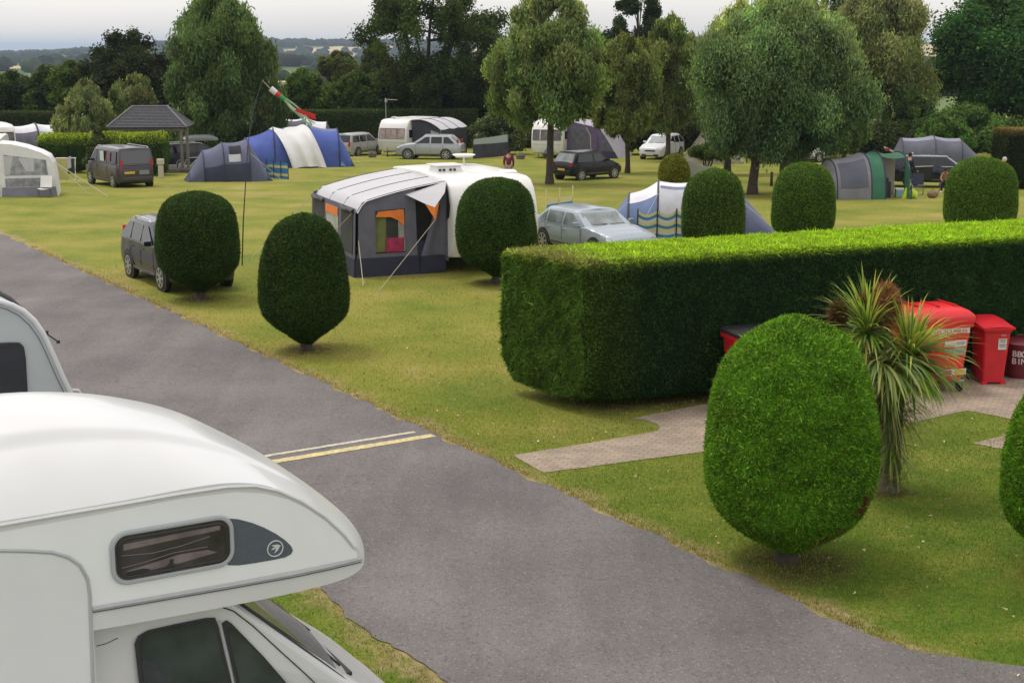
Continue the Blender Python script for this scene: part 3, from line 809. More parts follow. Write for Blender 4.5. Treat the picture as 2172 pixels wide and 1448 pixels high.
tree('tall_tree', 'sparse dark tree topping the skyline behind the olive willows', 1350, 124, 1275, 1425, -35, 160, (.028, .045, .02), 13000, .26, 'spread', seed=10, core=False, wisp=.6, lobes=40, lobr=.2)
tree('broadleaf_tree', 'mid green tree behind the purple awning', 1280, 122, 1185, 1370, 85, 280, (.075, .105, .03), 26000, .28, 'oval', seed=11)
tree('broadleaf_tree', 'dark tree filling the gap behind the white four by four', 1450, 122, 1370, 1530, 80, 285, (.06, .088, .028), 24000, .28, 'oval', seed=12)
tree('pale_willow', 'pale feathery willow behind the left of the great silvery willow', 1545, 116, 1475, 1640, 5, 260, (.20, .235, .09), 26000, .24, 'willow', seed=13, wisp=1, core=False, shell=.3)
tree('pale_willow', 'tall yellowish willow with thin top behind the right of the silvery willow', 1860, 104, 1745, 1975, -50, 325, (.11, .145, .05), 60000, .22, 'round', seed=143, wisp=.8, lobes=70, shell=.45, trunk=.24, crowncol2=(.165, .175, .085))
tree('dark_sycamore', 'massive dark green tree at the right edge of the photo', 2120, 110, 1960, 2330, -45, 270, (.028, .070, .022), 52000, .34, 'round', seed=15, lobes=85, trunk=.4, asp=1.6, tips=((.06, .12, .03), .12))
tree('garden_shrub', 'broad leafy shrub under the massive dark tree', 2060, 96, 1955, 2150, 222, 325, (.045, .085, .025), 20000, .24, 'bush', seed=16, cat='shrub', trunk=.1)
tree('garden_shrub', 'light green shrub directly behind the far dark grey tent', 1985, 92, 1945, 2060, 245, 328, (.045, .088, .022), 9000, .22, 'bush', seed=17, cat='shrub', trunk=.08)
tree('garden_shrub', 'small dark shrub behind the person in the maroon top', 1050, 103, 1000, 1120, 232, 322, (.055, .075, .03), 10000, .2, 'bush', seed=18, cat='shrub', trunk=.08, tips=((.3, .3, .22), .1))
tree('pale_willow', 'tallest pale willow crown rising above the great silvery willow', 1650, 100, 1555, 1775, -70, 200, (.17, .22, .08), 30000, .22, 'willow', seed=36, wisp=.8, core=False, shell=.3)
tree('tall_tree', 'dark feathery tree top between the pale willow and the yellowish willow', 1790, 120, 1700, 1870, -45, 200, (.05, .08, .04), 16000, .26, 'round', seed=37, wisp=.8, core=False, lobr=.16, lobes=60)
tree('broadleaf_tree', 'yellow green bush above the purple awning between two slender willows', 1255, 108, 1195, 1320, 228, 300, (.15, .17, .05), 9000, .2, 'bush', seed=38, cat='shrub', trunk=.08)
tree('broadleaf_tree', 'mid green tree behind the slender willow, left side', 1120, 116, 1060, 1200, 120, 290, (.07, .10, .03), 16000, .26, 'bush', seed=39)
tree('garden_shrub', 'mid green shrub filling the gap left of the massive dark tree', 1925, 101, 1870, 1990, 190, 325, (.05, .085, .026), 14000, .22, 'bush', seed=40, cat='shrub', trunk=.08)
# ---- willows among the pitches
tree('willow_tree', 'large bushy willow between the shelter and the windsock', 462, 92, 343, 608, -22, 312, (.070, .110, .048), 60000, .20, 'willow', seed=20, lobes=110, trunk=.3, wisp=.5, stems=2, lobr=.19, core=False, shell=.35)
tree('young_willow', 'grey green young willow left of the shelter roof', 182, 88, 125, 245, 170, 292, (.11, .135, .07), 15000, .17, 'cone', seed=21, lobes=36, trunk=.08, wisp=.5)
tree('young_willow', 'grey green young willow rising just behind the shelter roof', 292, 90, 238, 345, 162, 262, (.10, .125, .06), 12000, .17, 'round', seed=22, lobes=30, trunk=.08, wisp=.5)
tree('young_willow', 'low grey green willow right behind the dark parked car near the shelter', 560, 94, 500, 612, 190, 300, (.06, .09, .035), 10000, .18, 'bush', seed=23, lobes=26, trunk=.08)
tree('slender_willow', 'slender willow whose trunk stands left of the black hatchback', 1166, G(1166, 390).y, 1040, 1286, -40, 266, (.085, .122, .046), 62000, .16, 'willow', seed=24, lobes=90, trunk=.19, lobr=.2, core=False, shell=.35, wisp=.4, crowncol2=(.12, .158, .062))
tree('slender_willow', 'slender olive willow with its trunk right of the black hatchback', 1331, G(1331, 367).y, 1245, 1405, 75, 300, (.098, .122, .046), 34000, .16, 'oval', seed=25, lobes=60, trunk=.14, lobr=.22, core=False, shell=.35, wisp=.4)
tree('slender_willow', 'olive willow with its trunk directly in front of the white four by four', 1418, G(1418, 343).y, 1325, 1506, 35, 276, (.088, .112, .042), 40000, .18, 'oval', seed=26, lobes=60, trunk=.17, lobr=.22, core=False, shell=.35, wisp=.4)
tree('silver_willow', 'great round silvery willow in the middle right of the campsite', 1597, G(1597, 412).y, 1466, 1842, 4, 340, (.060, .105, .056), 110000, .135, 'round', seed=27, lobes=150, trunk=.22, lobr=.2, core=True, shell=.5, wisp=.4, depth=.6, crowncol2=(.125, .185, .075))
tree('silver_willow', 'thick dark willow trunk rising behind the round topped bushes', 1665, G(1665, 398).y + 3, 1560, 1800, 60, 330, (.055, .09, .05), 30000, .15, 'round', seed=28, lobes=60, trunk=.28, depth=.5)
tree('silver_willow', 'willow behind the great round one, showing a dark trunk on its left', 1543, G(1543, 380).y + 4, 1500, 1640, 130, 325, (.06, .09, .045), 16000, .16, 'oval', seed=29, lobes=40, trunk=.2)
tree('silver_willow', 'light green willow foliage hanging low right of the great round willow', 1790, 82, 1730, 1850, 150, 318, (.075, .11, .045), 16000, .16, 'willow', seed=30, lobes=40, trunk=.14)
# flat topped multi stemmed shrub beside the beige tent
tree('flat_shrub', 'flat topped many stemmed shrub in front of the beige tent', 1500, 78, 1458, 1562, 304, 338, (.05, .075, .022), 7000, .13, 'bush', seed=31, lobes=24, trunk=.05, stems=4, cat='shrub', core=True)
tree('broadleaf_tree', 'dark low bush behind the white four by four and the beige tent', 1500, 100, 1430, 1570, 240, 318, (.028, .042, .016), 10000, .24, 'bush', seed=32, cat='shrub', trunk=.1)
tree('broadleaf_tree', 'dark undergrowth bush behind the green and grey tent', 1880, 98, 1800, 1960, 255, 330, (.035, .05, .018), 12000, .24, 'bush', seed=33, cat='shrub', trunk=.1)
tree('broadleaf_tree', 'dark undergrowth bush behind the great round willow trunks', 1690, 96, 1600, 1800, 250, 322, (.03, .045, .017), 14000, .24, 'bush', seed=34, cat='shrub', trunk=.1)
tree('broadleaf_tree', 'dark undergrowth bush behind the purple awning', 1380, 103, 1300, 1440, 240, 322, (.03, .045, .017), 10000, .24, 'bush', seed=35, cat='shrub', trunk=.1)

# ------------------------------------------------------------------ far hedge along the edge of the site
def far_hedge(label, x0, x1, Y0, Y1, ytop, col, seed, n=26000, thick=1.8, name='field_hedge'):
    a = Vector(((x0 - CX) / FPX * Y0, Y0, gz(0, Y0))); b = Vector(((x1 - CX) / FPX * Y1, Y1, gz(0, Y1)))
    d = b - a; az_ = math.degrees(math.atan2(d.x, d.y))
    hh = at(x0, ytop, Y0).z - a.z
    L_ = d.length
    def cf(p):
        return np.tile(np.asarray(col), (len(p), 1))
    t_, o = hedge_box(name, label, 'hedge', a, az_, L_, thick, hh, n, .20, col, cf, seed, r=.35, undercut=.0, amp=.16, nu=160, m=FOLM, wsf=.5)
    return t_
far_hedge('long boundary hedge across the left half behind the shelter', -40, 640, 113, 113, 238, (.05, .085, .02), 61, 60000)
far_hedge('boundary hedge behind the silver people carrier and the large caravan', 645, 1010, 113, 114, 235, (.05, .085, .02), 62, 40000)
far_hedge('boundary hedge behind the caravan with the purple awning', 1015, 1500, 114, 114, 258, (.055, .075, .022), 63, 36000)
far_hedge('dark boundary hedge on the right behind the tents', 1505, 2300, 114, 112, 262, (.03, .055, .018), 64, 50000)
# brown topped hedge block, right edge
p = G(2135, 402)
def rc(pp):
    c = np.tile(np.array([.028, .05, .014]), (len(pp), 1)); k = np.clip((pp[:, 2] - 3.2) / .5, 0, 1)[:, None]
    return c * (1 - k) + np.array([.20, .16, .06]) * k
hh = at(2135, 275, p.y).z - p.z
def rc(pp, hh=hh):
    c = np.tile(np.array([.034, .06, .016]), (len(pp), 1)); k = np.clip((pp[:, 2] - hh + .35) / .3, 0, 1)[:, None]
    return c * (1 - k) + np.array([.22, .17, .06]) * k
hedge_box('clipped_hedge', 'tall square hedge with a browned top at the right edge', 'hedge', p, 85, 6, 2, hh, 26000, .12, (.04, .07, .02), rc, 66, r=.2, undercut=.05, amp=.05, nu=60, m=FOLM)
# laurel hedges by the shelter
def laurel(label, x0, x1, Y, ytop, col, seed, th=1.6, az=90, hi=(.30, .40, .03)):
    a = Vector(((x0 - CX) / FPX * (Y + 1), Y, gz(0, Y))); L_ = (x1 - x0) / S(Y)
    hh = at(x0, ytop, Y + th / 2).z - a.z
    def cf(pp):
        c = np.tile(np.asarray(col), (len(pp), 1)); k = np.clip((pp[:, 2] - hh * .72) / (hh * .2), 0, 1)[:, None]
        m_ = rng.random((len(pp), 1)) < .7 * k
        return np.where(m_, np.array(hi), c)
    return hedge_box('laurel_hedge', label, 'hedge', a, az, L_, th, hh, 30000, .14, col, cf, seed, r=.55, undercut=.05, amp=.10, nu=80, m=FOL, wsf=.8)
laurel('rounded laurel hedge left of the dark van', 100, 195, 80, 284, (.05, .10, .02), 71)
laurel('rounded laurel hedge right behind the dark van', 205, 362, 77.5, 281, (.055, .11, .022), 72)
tree('dark_shrub', 'dull dark green shrub between the two laurel hedges', 212, 76, 178, 246, 270, 372, (.045, .06, .022), 9000, .14, 'bush', seed=73, lobes=22, trunk=.06, cat='shrub')

# ------------------------------------------------------------------ far woodland on the fields
n = 2600; Vs, Fs, Cs = [], [], []; o_ = 0
g_ = np.random.default_rng(77)
for k in range(n):
    if k % 3 == 0 or k < 10:
        hx = g_.uniform(-1500, 400); hy = g_.uniform(420, 3300) ; ang = g_.choice([.1, 1.2, -.3]); ln_ = g_.uniform(80, 300)
    f = g_.random(); x = hx + cos(ang) * ln_ * f; y = hy + sin(ang) * ln_ * f
    R = g_.uniform(4, 8) * (1 if y > 900 else .55); z = float(hill(np.array([x]), np.array([y]))[0])
    nu_, nv_ = 8, 5; th = np.linspace(0, 2 * pi, nu_, endpoint=False); ph = np.linspace(.1, pi * .8, nv_)
    q = np.stack([(x + R * 1.3 * np.outer(np.sin(ph), np.cos(th))).ravel(), (y + R * np.outer(np.sin(ph), np.sin(th))).ravel(), (z + R * .5 + R * .75 * np.outer(np.cos(ph), np.ones(nu_))).ravel()], 1) + g_.normal(0, R * .12, (nu_ * nv_, 3))
    Vs.append(q); Cs.append(np.tile(np.array([.035, .055, .022]) * g_.uniform(.6, 1.3), (len(q), 1)))
    Fs += [(o_ + b_ * nu_ + a_, o_ + b_ * nu_ + (a_ + 1) % nu_, o_ + (b_ + 1) * nu_ + (a_ + 1) % nu_, o_ + (b_ + 1) * nu_ + a_) for b_ in range(nv_ - 1) for a_ in range(nu_)]
    o_ += len(q)
# wooded ridge
for k in range(1500):
    x = g_.uniform(-1600, 700); y = 2900 + g_.normal(0, 60); R = g_.uniform(7, 13); z = float(hill(np.array([x]), np.array([y]))[0])
    nu_, nv_ = 7, 4; th = np.linspace(0, 2 * pi, nu_, endpoint=False); ph = np.linspace(.1, pi * .8, nv_)
    q = np.stack([(x + R * 1.3 * np.outer(np.sin(ph), np.cos(th))).ravel(), (y + R * np.outer(np.sin(ph), np.sin(th))).ravel(), (z + R * .3 + R * .6 * np.outer(np.cos(ph), np.ones(nu_))).ravel()], 1) + g_.normal(0, R * .1, (nu_ * nv_, 3))
    Vs.append(q); Cs.append(np.tile(np.array([.03, .05, .022]) * g_.uniform(.6, 1.3), (len(q), 1)))
    Fs += [(o_ + b_ * nu_ + a_, o_ + b_ * nu_ + (a_ + 1) % nu_, o_ + (b_ + 1) * nu_ + (a_ + 1) % nu_, o_ + (b_ + 1) * nu_ + a_) for b_ in range(nv_ - 1) for a_ in range(nu_)]
    o_ += len(q)
struct(fast_mesh('far_woodland', np.vstack(Vs), np.array(Fs), np.vstack(Cs), FOLM), 'stuff')

# ================================================================== VEHICLES
def paint(name, col, metal=.35, rough=.32):
    return mat(name, col, rough, metal=metal, coat=.35)
CARS = {
    # L, W, H, sill, belt, roof/base stations measured from the front (metres)
    'saloon': dict(L=4.73, W=1.81, H=1.39, belt=.92, hood=(.72, .86, .95), ws=(1.38, 2.10), rg=(3.62, 4.25), tail=.98, wb=(.90, 3.65), wr=.32, pil=[2.62, 3.52]),
    'suv': dict(L=4.53, W=1.80, H=1.66, belt=1.07, hood=(.82, 1.0, 1.08), ws=(1.20, 2.02), rg=(3.72, 4.40), tail=1.08, wb=(.88, 3.52), wr=.35, pil=[2.45, 3.30]),
    'hatch': dict(L=3.83, W=1.66, H=1.52, belt=.95, hood=(.70, .88, .97), ws=(.98, 1.60), rg=(3.35, 3.72), tail=1.02, wb=(.72, 3.18), wr=.29, pil=[2.25]),
    'mpv': dict(L=4.47, W=1.76, H=1.62, belt=1.0, hood=(.78, .92, 1.0), ws=(.95, 1.75), rg=(4.10, 4.38), tail=1.03, wb=(.85, 3.55), wr=.32, pil=[2.35, 3.25]),
    'estate': dict(L=4.75, W=1.80, H=1.50, belt=.97, hood=(.74, .88, .97), ws=(1.35, 2.05), rg=(4.25, 4.65), tail=1.0, wb=(.92, 3.66), wr=.33, pil=[2.6, 3.5]),
    'van': dict(L=4.78, W=1.90, H=1.95, belt=1.15, hood=(.85, 1.0, 1.16), ws=(.75, 1.55), rg=(4.62, 4.74), tail=1.18, wb=(.92, 4.02), wr=.34, pil=[1.95, 3.3]),
}
def car(kind, label, colm, pos, az, group='cars and vans parked on the site', plate_r=M_PLATEY, tailglass=M_GLASS, sideglass=M_GLASS, windglass=None, rails=False, trim=None, name=None, hatch_open=False, doors_open=False, cat='car'):
    c = CARS[kind]; L_, W, H_ = c['L'], c['W'], c['H']; hw = W / 2
    t_ = thing(name or {'van': 'parked_van'}.get(kind, 'parked_car'), label, cat, pos, AZ(az), group)
    X = lambda s: L_ / 2 - s           # station s from the front -> local x
    h0, h1, h2 = c['hood']; ws, rg = c['ws'], c['rg']; belt = c['belt']
    zb = .22 if kind != 'suv' else .27
    # lower body: stations (s, ztop, halfwidth, zbottom)
    st = [(0.0, h0 - .22, .72, .36), (.03, h0 - .10, .80, .30), (.10, h0, .88, .26), (.28, h0 + (h1 - h0) * .35, .955, zb), (.6, h1 - .02, .985, zb), (ws[0] * .75, h2 - .04, 1.0, zb), (ws[0], h2, 1.0, zb), (ws[1], belt + .01, 1.0, zb), (L_ * .5, belt, 1.0, zb), (L_ * .7, belt + .01, 1.0, zb), (rg[0], c['tail'] - .01, .995, zb), (L_ - .32, c['tail'], .975, zb + .02), (L_ - .12, c['tail'] - .03, .93, .27), (L_ - .03, c['tail'] - .10, .88, .32), (L_, c['tail'] - .22, .82, .38)]
    if kind == 'saloon': st[10] = (rg[0], belt + .02, .995, zb); st[11] = (L_ - .42, .99, .97, zb + .02); st[12] = (L_ - .12, .97, .93, .27)
    SS = np.array([p[0] for p in st]); s_ = np.unique(np.concatenate([SS, np.linspace(.05, L_ - .05, 24)]))
    zt = np.interp(s_, SS, [p[1] for p in st]); wf = np.interp(s_, SS, [p[2] for p in st]); zl = np.interp(s_, SS, [p[3] for p in st])
    for arr in (zt, wf):
        arr[1:-1] = .25 * arr[:-2] + .5 * arr[1:-1] + .25 * arr[2:]
    mb = MB(); vs = []; ns = 15
    for i, s in enumerate(s_):
        w_ = hw * wf[i]; z0, z1 = zl[i], zt[i]; mid = z0 + (z1 - z0) * .52
        half = [(w_ * .80, z0), (w_ * .955, z0 + .05), (w_ * .99, z0 + (z1 - z0) * .25), (w_, mid), (w_ * .985, z0 + (z1 - z0) * .75), (w_ * .955, z1 - .035), (w_ * .90, z1 + .002), (w_ * .45, z1 + .035)]
        ring = half + [(0, z1 + .045)] + [(-a, b) for a, b in half[::-1]]
        vs += [(X(s), a, b) for a, b in ring]
    n = 17; fs = [(i * n + k, i * n + k + 1, (i + 1) * n + k + 1, (i + 1) * n + k) for i in range(len(s_) - 1) for k in range(n - 1)]
    fs += [tuple(range(n)), tuple((len(s_) - 1) * n + k for k in range(n))] + [(i * n + n - 1, i * n, (i + 1) * n, (i + 1) * n + n - 1) for i in range(len(s_) - 1)]
    mb.add(vs, fs)
    # greenhouse
    def ring(z, f):   # f 0 at belt, 1 at roof edge
        a = ws[0] + (ws[1] - ws[0]) * f; b = rg[1] + (rg[0] - rg[1]) * f; y = hw * (.955 - .165 * f if kind != 'van' else .955 - .09 * f)
        return a, b, y, z
    def gh(f, k=1.0):
        a, b, y, z = ring(belt - .03 + (H_ - .06 - belt + .03) * f, f)
        return a, b, y * k, z
    rows = []
    for f, k, dz in ((0, 1, 0), (.5, 1.012, 0), (.88, 1.0, 0), (1.0, .955, .012), (1.03, .80, .035), (1.04, .40, .058)):
        a, b, y, z = gh(min(f, 1.0), k); z += dz
        if kind == 'van': bow = .10
        else: bow = .16
        pts = []
        for j in range(9): # front edge, bowed
            q = -1 + j / 4; pts.append((X(a - bow * (1 - q * q) * (1 - .3 * f)), y * q * (.97 if abs(q) == 1 else 1), z))
        for j in range(1, 8):
            q = j / 8; pts.append((X(a + (b - a) * q), y * (1 + .02 * sin(pi * q)), z))
        for j in range(9):
            q = 1 - j / 4; pts.append((X(b + .06 * (1 - q * q)), y * q * .97 if abs(q) == 1 else y * q, z))
        for j in range(1, 8):
            q = 1 - j / 8; pts.append((X(a + (b - a) * q), -y * (1 + .02 * sin(pi * q)), z))
        rows.append(pts)
    m_ = len(rows[0]); vs = [p for r_ in rows for p in r_]
    fs = [(i * m_ + k, i * m_ + (k + 1) % m_, (i + 1) * m_ + (k + 1) % m_, (i + 1) * m_ + k) for i in range(len(rows) - 1) for k in range(m_)] + [tuple((len(rows) - 1) * m_ + k for k in range(m_))]
    mb.add(vs, fs)
    mb.build('body', colm, t_, smooth=True)
    # glass: side windows between pillars
    cuts = [ws[0] + .30] + c['pil'] + [rg[1] - .22]
    for sd_ in (1, -1):
        for j in range(len(cuts) - 1):
            s0, s1 = cuts[j] + (.05 if j else 0), cuts[j + 1] - .05
            if s1 - s0 < .15: continue
            P = []
            def pt(s, f):
                a, b, y, z = gh(f)
                lo, hi = a + .13 + .10 * f, b - .10 - .06 * f
                return (X(min(max(s, lo), hi)), sd_ * (y * (1.036 if f < .5 else 1.028) + .004), z)
            nn = 8
            top = [pt(s0 + (s1 - s0) * k / nn, .86) for k in range(nn + 1)]; bot = [pt(s0 + (s1 - s0) * k / nn, .10) for k in range(nn + 1)]
            mg = MB(); mg.add(bot + top, [(k, k + 1, nn + 2 + k, nn + 1 + k) for k in range(nn)])
            o = mg.build('side_window', sideglass, t_)
            if kind == 'van' and j == 0 and False: pass
    # windscreen and rear window
    def screen(front, nm, gm_):
        mg = MB(); vs = []; nu_ = 8
        for f in (.10, .5, .90):
            a, b, y, z = gh(f)
            for j in range(nu_ + 1):
                q = -1 + 2 * j / nu_
                if front: bow = .16 if kind != 'van' else .10; x = a - bow * (1 - q * q) * (1 - .3 * f) - .02
                else: x = b + .06 * (1 - q * q) + .022
                vs.append((X(x), y * q * .87, z + .004))
        mg.add(vs, [(r * (nu_ + 1) + j, r * (nu_ + 1) + j + 1, (r + 1) * (nu_ + 1) + j + 1, (r + 1) * (nu_ + 1) + j) for r in range(2) for j in range(nu_)])
        mg.build(nm, gm_, t_)
    screen(True, 'windscreen', windglass or M_GLASSL)
    if not hatch_open: screen(False, 'rear_window', tailglass)
    # wheels
    for s in c['wb']:
        for sd_ in (1, -1):
            ma = MB(); ma.cyl((X(s), sd_ * (hw * .955), c['wr'] * 1.02), c['wr'] + .075, hw * .095, 'y', 24); ma.build('wheel_arch', M_BLACK if trim is None else trim, t_, smooth=True)
            tw = MB(); tw.cyl((X(s), sd_ * (hw - .085), c['wr']), c['wr'], .215, 'y', 26)
            ty = tw.build('wheel', M_TYRE, t_, smooth=True, bevel=.03)
            rm = MB(); yy = sd_ * (hw + .012)
            rm.cyl((X(s), yy, c['wr']), c['wr'] * .13, .03, 'y', 12)
            for k in range(7):
                a = 2 * pi * k / 7; dx, dz = cos(a), sin(a); w2 = .028
                rm.slab([(X(s) + dx * .04 - dz * w2, yy, c['wr'] + dz * .04 + dx * w2), (X(s) + dx * c['wr'] * .68 - dz * w2, yy, c['wr'] + dz * c['wr'] * .68 + dx * w2), (X(s) + dx * c['wr'] * .68 + dz * w2, yy, c['wr'] + dz * c['wr'] * .68 - dx * w2), (X(s) + dx * .04 + dz * w2, yy, c['wr'] + dz * .04 - dx * w2)], (0, sd_ * .016, 0))
            for k in range(24):
                a, b = 2 * pi * k / 24, 2 * pi * (k + 1) / 24; r1, r2 = c['wr'] * .66, c['wr'] * .74
                rm.slab([(X(s) + r1 * cos(a), yy, c['wr'] + r1 * sin(a)), (X(s) + r2 * cos(a), yy, c['wr'] + r2 * sin(a)), (X(s) + r2 * cos(b), yy, c['wr'] + r2 * sin(b)), (X(s) + r1 * cos(b), yy, c['wr'] + r1 * sin(b))], (0, sd_ * .014, 0))
            rm.build('rim', M_RIM, ty)
    # lights, plates, bumpers, grille, mirrors, handles
    tz = c['tail'] - .12
    tl = {'suv': (.15, .50, tz + .16), 'mpv': (.17, .34, tz), 'hatch': (.2, .2, tz - .02), 'saloon': (.3, .18, tz - .05), 'estate': (.22, .2, tz), 'van': (.10, .5, 1.18)}[kind]
    for sd_ in (1, -1):
        mb = MB(); a, b, y, z = gh(.5)
        xx = L_ - .045 if tl[2] < c['tail'] else L_ - .10
        fz = min(max((tl[2] - belt) / (H_ - belt), 0), 1); xx = (rg[1] + (rg[0] - rg[1]) * fz - .05) if tl[2] > c['tail'] else L_ - .045
        mb.box((X(xx), sd_ * hw * (.79 - .13 * fz), tl[2]), (.10, tl[0] * 1.0, tl[1] * .9), rz=-sd_ * .35)
        mb.build('tail_light', M_RED, t_, bevel=.02)
        mb = MB(); mb.slab([(X(.055), sd_ * hw * .86, h0 - .13), (X(.015), sd_ * hw * .50, h0 - .15), (X(.06), sd_ * hw * .52, h0 - .015), (X(.36), sd_ * hw * .94, h0 + .055), (X(.30), sd_ * hw * .965, h0 - .06)], (.012, sd_ * .012, .014))
        mb.build('headlight', M_LAMP, t_)
        mb = MB(); mx = X(ws[0] + .32); mb.box((mx, sd_ * (hw + .09), belt + .08), (.10, .19, .13), rz=sd_ * .15); mb.box((mx, sd_ * (hw - .02), belt + .03), (.05, .12, .03))
        mb.build('mirror', colm if kind != 'van' else M_BLACK, t_, bevel=.025)
        for s in [q_ - .14 for q_ in c['pil'][:2]]:
            mb = MB(); mb.box((X(s), sd_ * (hw * .995), belt - .15), (.17, .03, .03)); mb.build('door_handle', colm, t_, bevel=.008)
        mb = MB(); mb.box((X(L_ * .5), sd_ * (hw * .985), .36), (c['wb'][1] - c['wb'][0] - .85, .03, .07)); mb.build('side_trim', trim or M_DGREY, t_, bevel=.01)
        # door shut lines
        mb = MB()
        for s in [ws[0] + .22] + c['pil']:
            mb.box((X(s), sd_ * (hw * 1.0), (belt + .42) / 2), (.010, .008, belt - .50))
        mb.build('door_seam', M_BLACK, t_)
    mb = MB(); mb.box((X(L_ - .005), 0, .48), (.05, W * .78, .16)); mb.build('rear_bumper', colm if trim is None else trim, t_, bevel=.03)
    mb = MB(); mb.box((X(.0), 0, .36), (.05, W * .66, .14)); mb.build('front_bumper', M_BLACK, t_, bevel=.02)
    mb = MB(); mb.box((X(-.005), 0, h0 - .17), (.03, W * .42, .10)); mb.build('grille', M_BLACK, t_, bevel=.02)
    mb = MB(); mb.box((X(-.03), 0, .42), (.012, .52, .11)); mb.build('number_plate', M_PLATEW, t_)
    mb = MB(); mb.box((X(L_ + (.025 if kind != 'van' else .03)), (-.0 if kind != 'van' else .38), .60 if kind != 'van' else .78), (.012, .52, .11)); mb.build('number_plate', plate_r, t_)
    for y_ in (.25, -.35):
        mb = MB(); mb.box((X(ws[0] - .02), y_, h2 + .055), (.03, .52, .012), rz=.12); mb.build('wiper', M_BLACK, t_)
    if rails:
        for sd_ in (1, -1):
            mb = MB(); a, b, y, z = gh(1.0); pts = [(X(a + .15), sd_ * y * .93, z + .01), (X(a + .28), sd_ * y * .93, z + .075), (X(b - .35), sd_ * y * .93, z + .075), (X(b - .2), sd_ * y * .93, z + .01)]
            mb.tube(pts, .018, 6); mb.build('roof_rail', rails if not isinstance(rails, bool) else M_CHROME, t_, smooth=True)
    return t_
def place(px, py): return G(px, py)

silver = paint('silver_paint', (.40, .42, .45)); silverw = paint('warm_silver_paint', (.38, .38, .37)); bluesil = paint('pale_blue_metallic', (.32, .375, .42))
blackp = mat('black_paint', (.010, .011, .015), .25, spec=.4); whitep = paint('white_car_paint', (.66, .67, .69), 0, .3); dgreyp = paint('dark_grey_paint', (.014, .019, .027), .2, .25); plum = paint('plum_grey_paint', (.065, .055, .07), .4, .3)
car('suv', 'silver four by four with tall red tail lights in front of the large caravan', silver, place(914, 337), -79, trim=M_DGREY)
car('mpv', 'silver people carrier seen from behind, left of the large caravan', silverw, place(760, 329), 27)
car('hatch', 'small black hatchback with a round red tail light beside a tree trunk', blackp, place(1246, 379), 48, tailglass=M_GLASSL, sideglass=mat('grey_green_glass', (.035, .045, .048), .06))
car('suv', 'white four by four facing the camera behind a tree trunk', whitep, place(1404, 336), 207, trim=M_DGREY, windglass=mat('bright_glass', (.3, .34, .35), .08))
mond = car('saloon', 'pale blue silver saloon behind the left end of the conifer hedge', bluesil, (2.38, 42.4, 0), 149, sideglass=M_GLASSL)
# dark four by four half hidden by the egg bush
a_, b_ = G(284, 590), G(334, 612)
hd = (b_ - a_).normalized(); side_ = Vector((-hd.y, hd.x, 0))
mid = (a_ + b_) / 2 + side_ * .85 + hd * .05
car('suv', 'dark grey four by four half hidden behind the egg shaped bush by the road', dgreyp, (mid.x, mid.y, 0), math.degrees(math.atan2(hd.x, hd.y)), rails=True, sideglass=mat('grey_green_glass', (.035, .045, .048), .06))
van = car('van', 'dark plum grey van parked in front of the laurel hedge', plum, place(254, 392), -36, cat='van', tailglass=mat('curtained_glass', (.10, .10, .12), .25), rails=M_CHROME)
mb = MB(); mb.box((-.35, .955, 1.50), (.5, .01, .48)); mb.build('white_sheet', mat('white_sheet', (.55, .58, .58), .8), van)
mb = MB(); mb.slab([(-1.35, .965, 1.3), (-1.18, .965, 1.3), (-1.08, .96, 1.72), (-1.22, .96, 1.72)], (0, .01, 0)); mb.build('red_sticker', mat('red_vinyl', (.5, .04, .05), .5), van)
mb = MB(); mb.box((-2.42, -.35, .78), (.012, .5, .2)); mb.build('grey_panel', mat('pale_panel', (.2, .21, .23), .6), van)
mb = MB(); mb.box((-2.44, 0, 1.02), (.02, 1.5, .05)); mb.build('chrome_strip', M_DGREY, van)
# dark car with roof box behind the shelter
dk = car('estate', 'dark estate car with a roof box parked behind the shelter', blackp, (at(418, 340, 86).x, 86, gz(0, 86)), 62, rails=True)
mb = MB(); mb.grid(lambda u, v: (.2 + (u - .5) * 2.1, cos(pi * v) * .42, 1.62 + sin(pi * v) * .34 * (1 - abs(2 * u - 1) ** 4 * .5)), 12, 10); mb.build('roof_box', mat('roof_box_grey', (.10, .115, .11), .35), dk, smooth=True)
# dark car with raised tailgate
pz = G(1995, 401)
dc = car('estate', 'dark blue car with its tailgate up and a door open beside the green tent', paint('navy_paint', (.012, .016, .03), .3, .2), (pz.x + .3, pz.y + 1.6, pz.z), 103, hatch_open=True, sideglass=M_GLASS)
mb = MB(); mb.slab([(-1.95, -.72, 1.50), (-1.95, .72, 1.50), (-2.6, .66, 1.80), (-2.6, -.66, 1.80)], (0, 0, .05)); tg = mb.build('tailgate', paint('silver_edge', (.25, .26, .28)), dc, bevel=.02)
mb = MB(); mb.slab([(-2.05, -.55, 1.565), (-2.05, .55, 1.565), (-2.5, .52, 1.76), (-2.5, -.52, 1.76)], (0, 0, .02)); mb.build('glass', M_GLASS, tg)
mb = MB(); mb.box((-2.45, -.60, 1.76), (.22, .18, .12)); mb.build('tail_light', M_RED, tg)
mb = MB(); mb.slab([(-.3, -.93, .35), (-1.2, -1.45, .35), (-1.2, -1.45, 1.0), (-.3, -.93, 1.0)], (0, .05, 0)); dd = mb.build('open_door', paint('navy_paint', (.012, .016, .03)), dc, bevel=.02)
mb = MB(); mb.slab([(-.35, -.97, 1.03), (-1.12, -1.42, 1.03), (-1.0, -1.3, 1.40), (-.55, -1.05, 1.42)], (0, .02, 0)); mb.build('glass', M_GLASS, dd)
mb = MB(); mb.tube([(-.3, -.95, 1.02), (-1.2, -1.47, 1.02)], .018, 6); mb.build('chrome_strip', M_CHROME, dd)
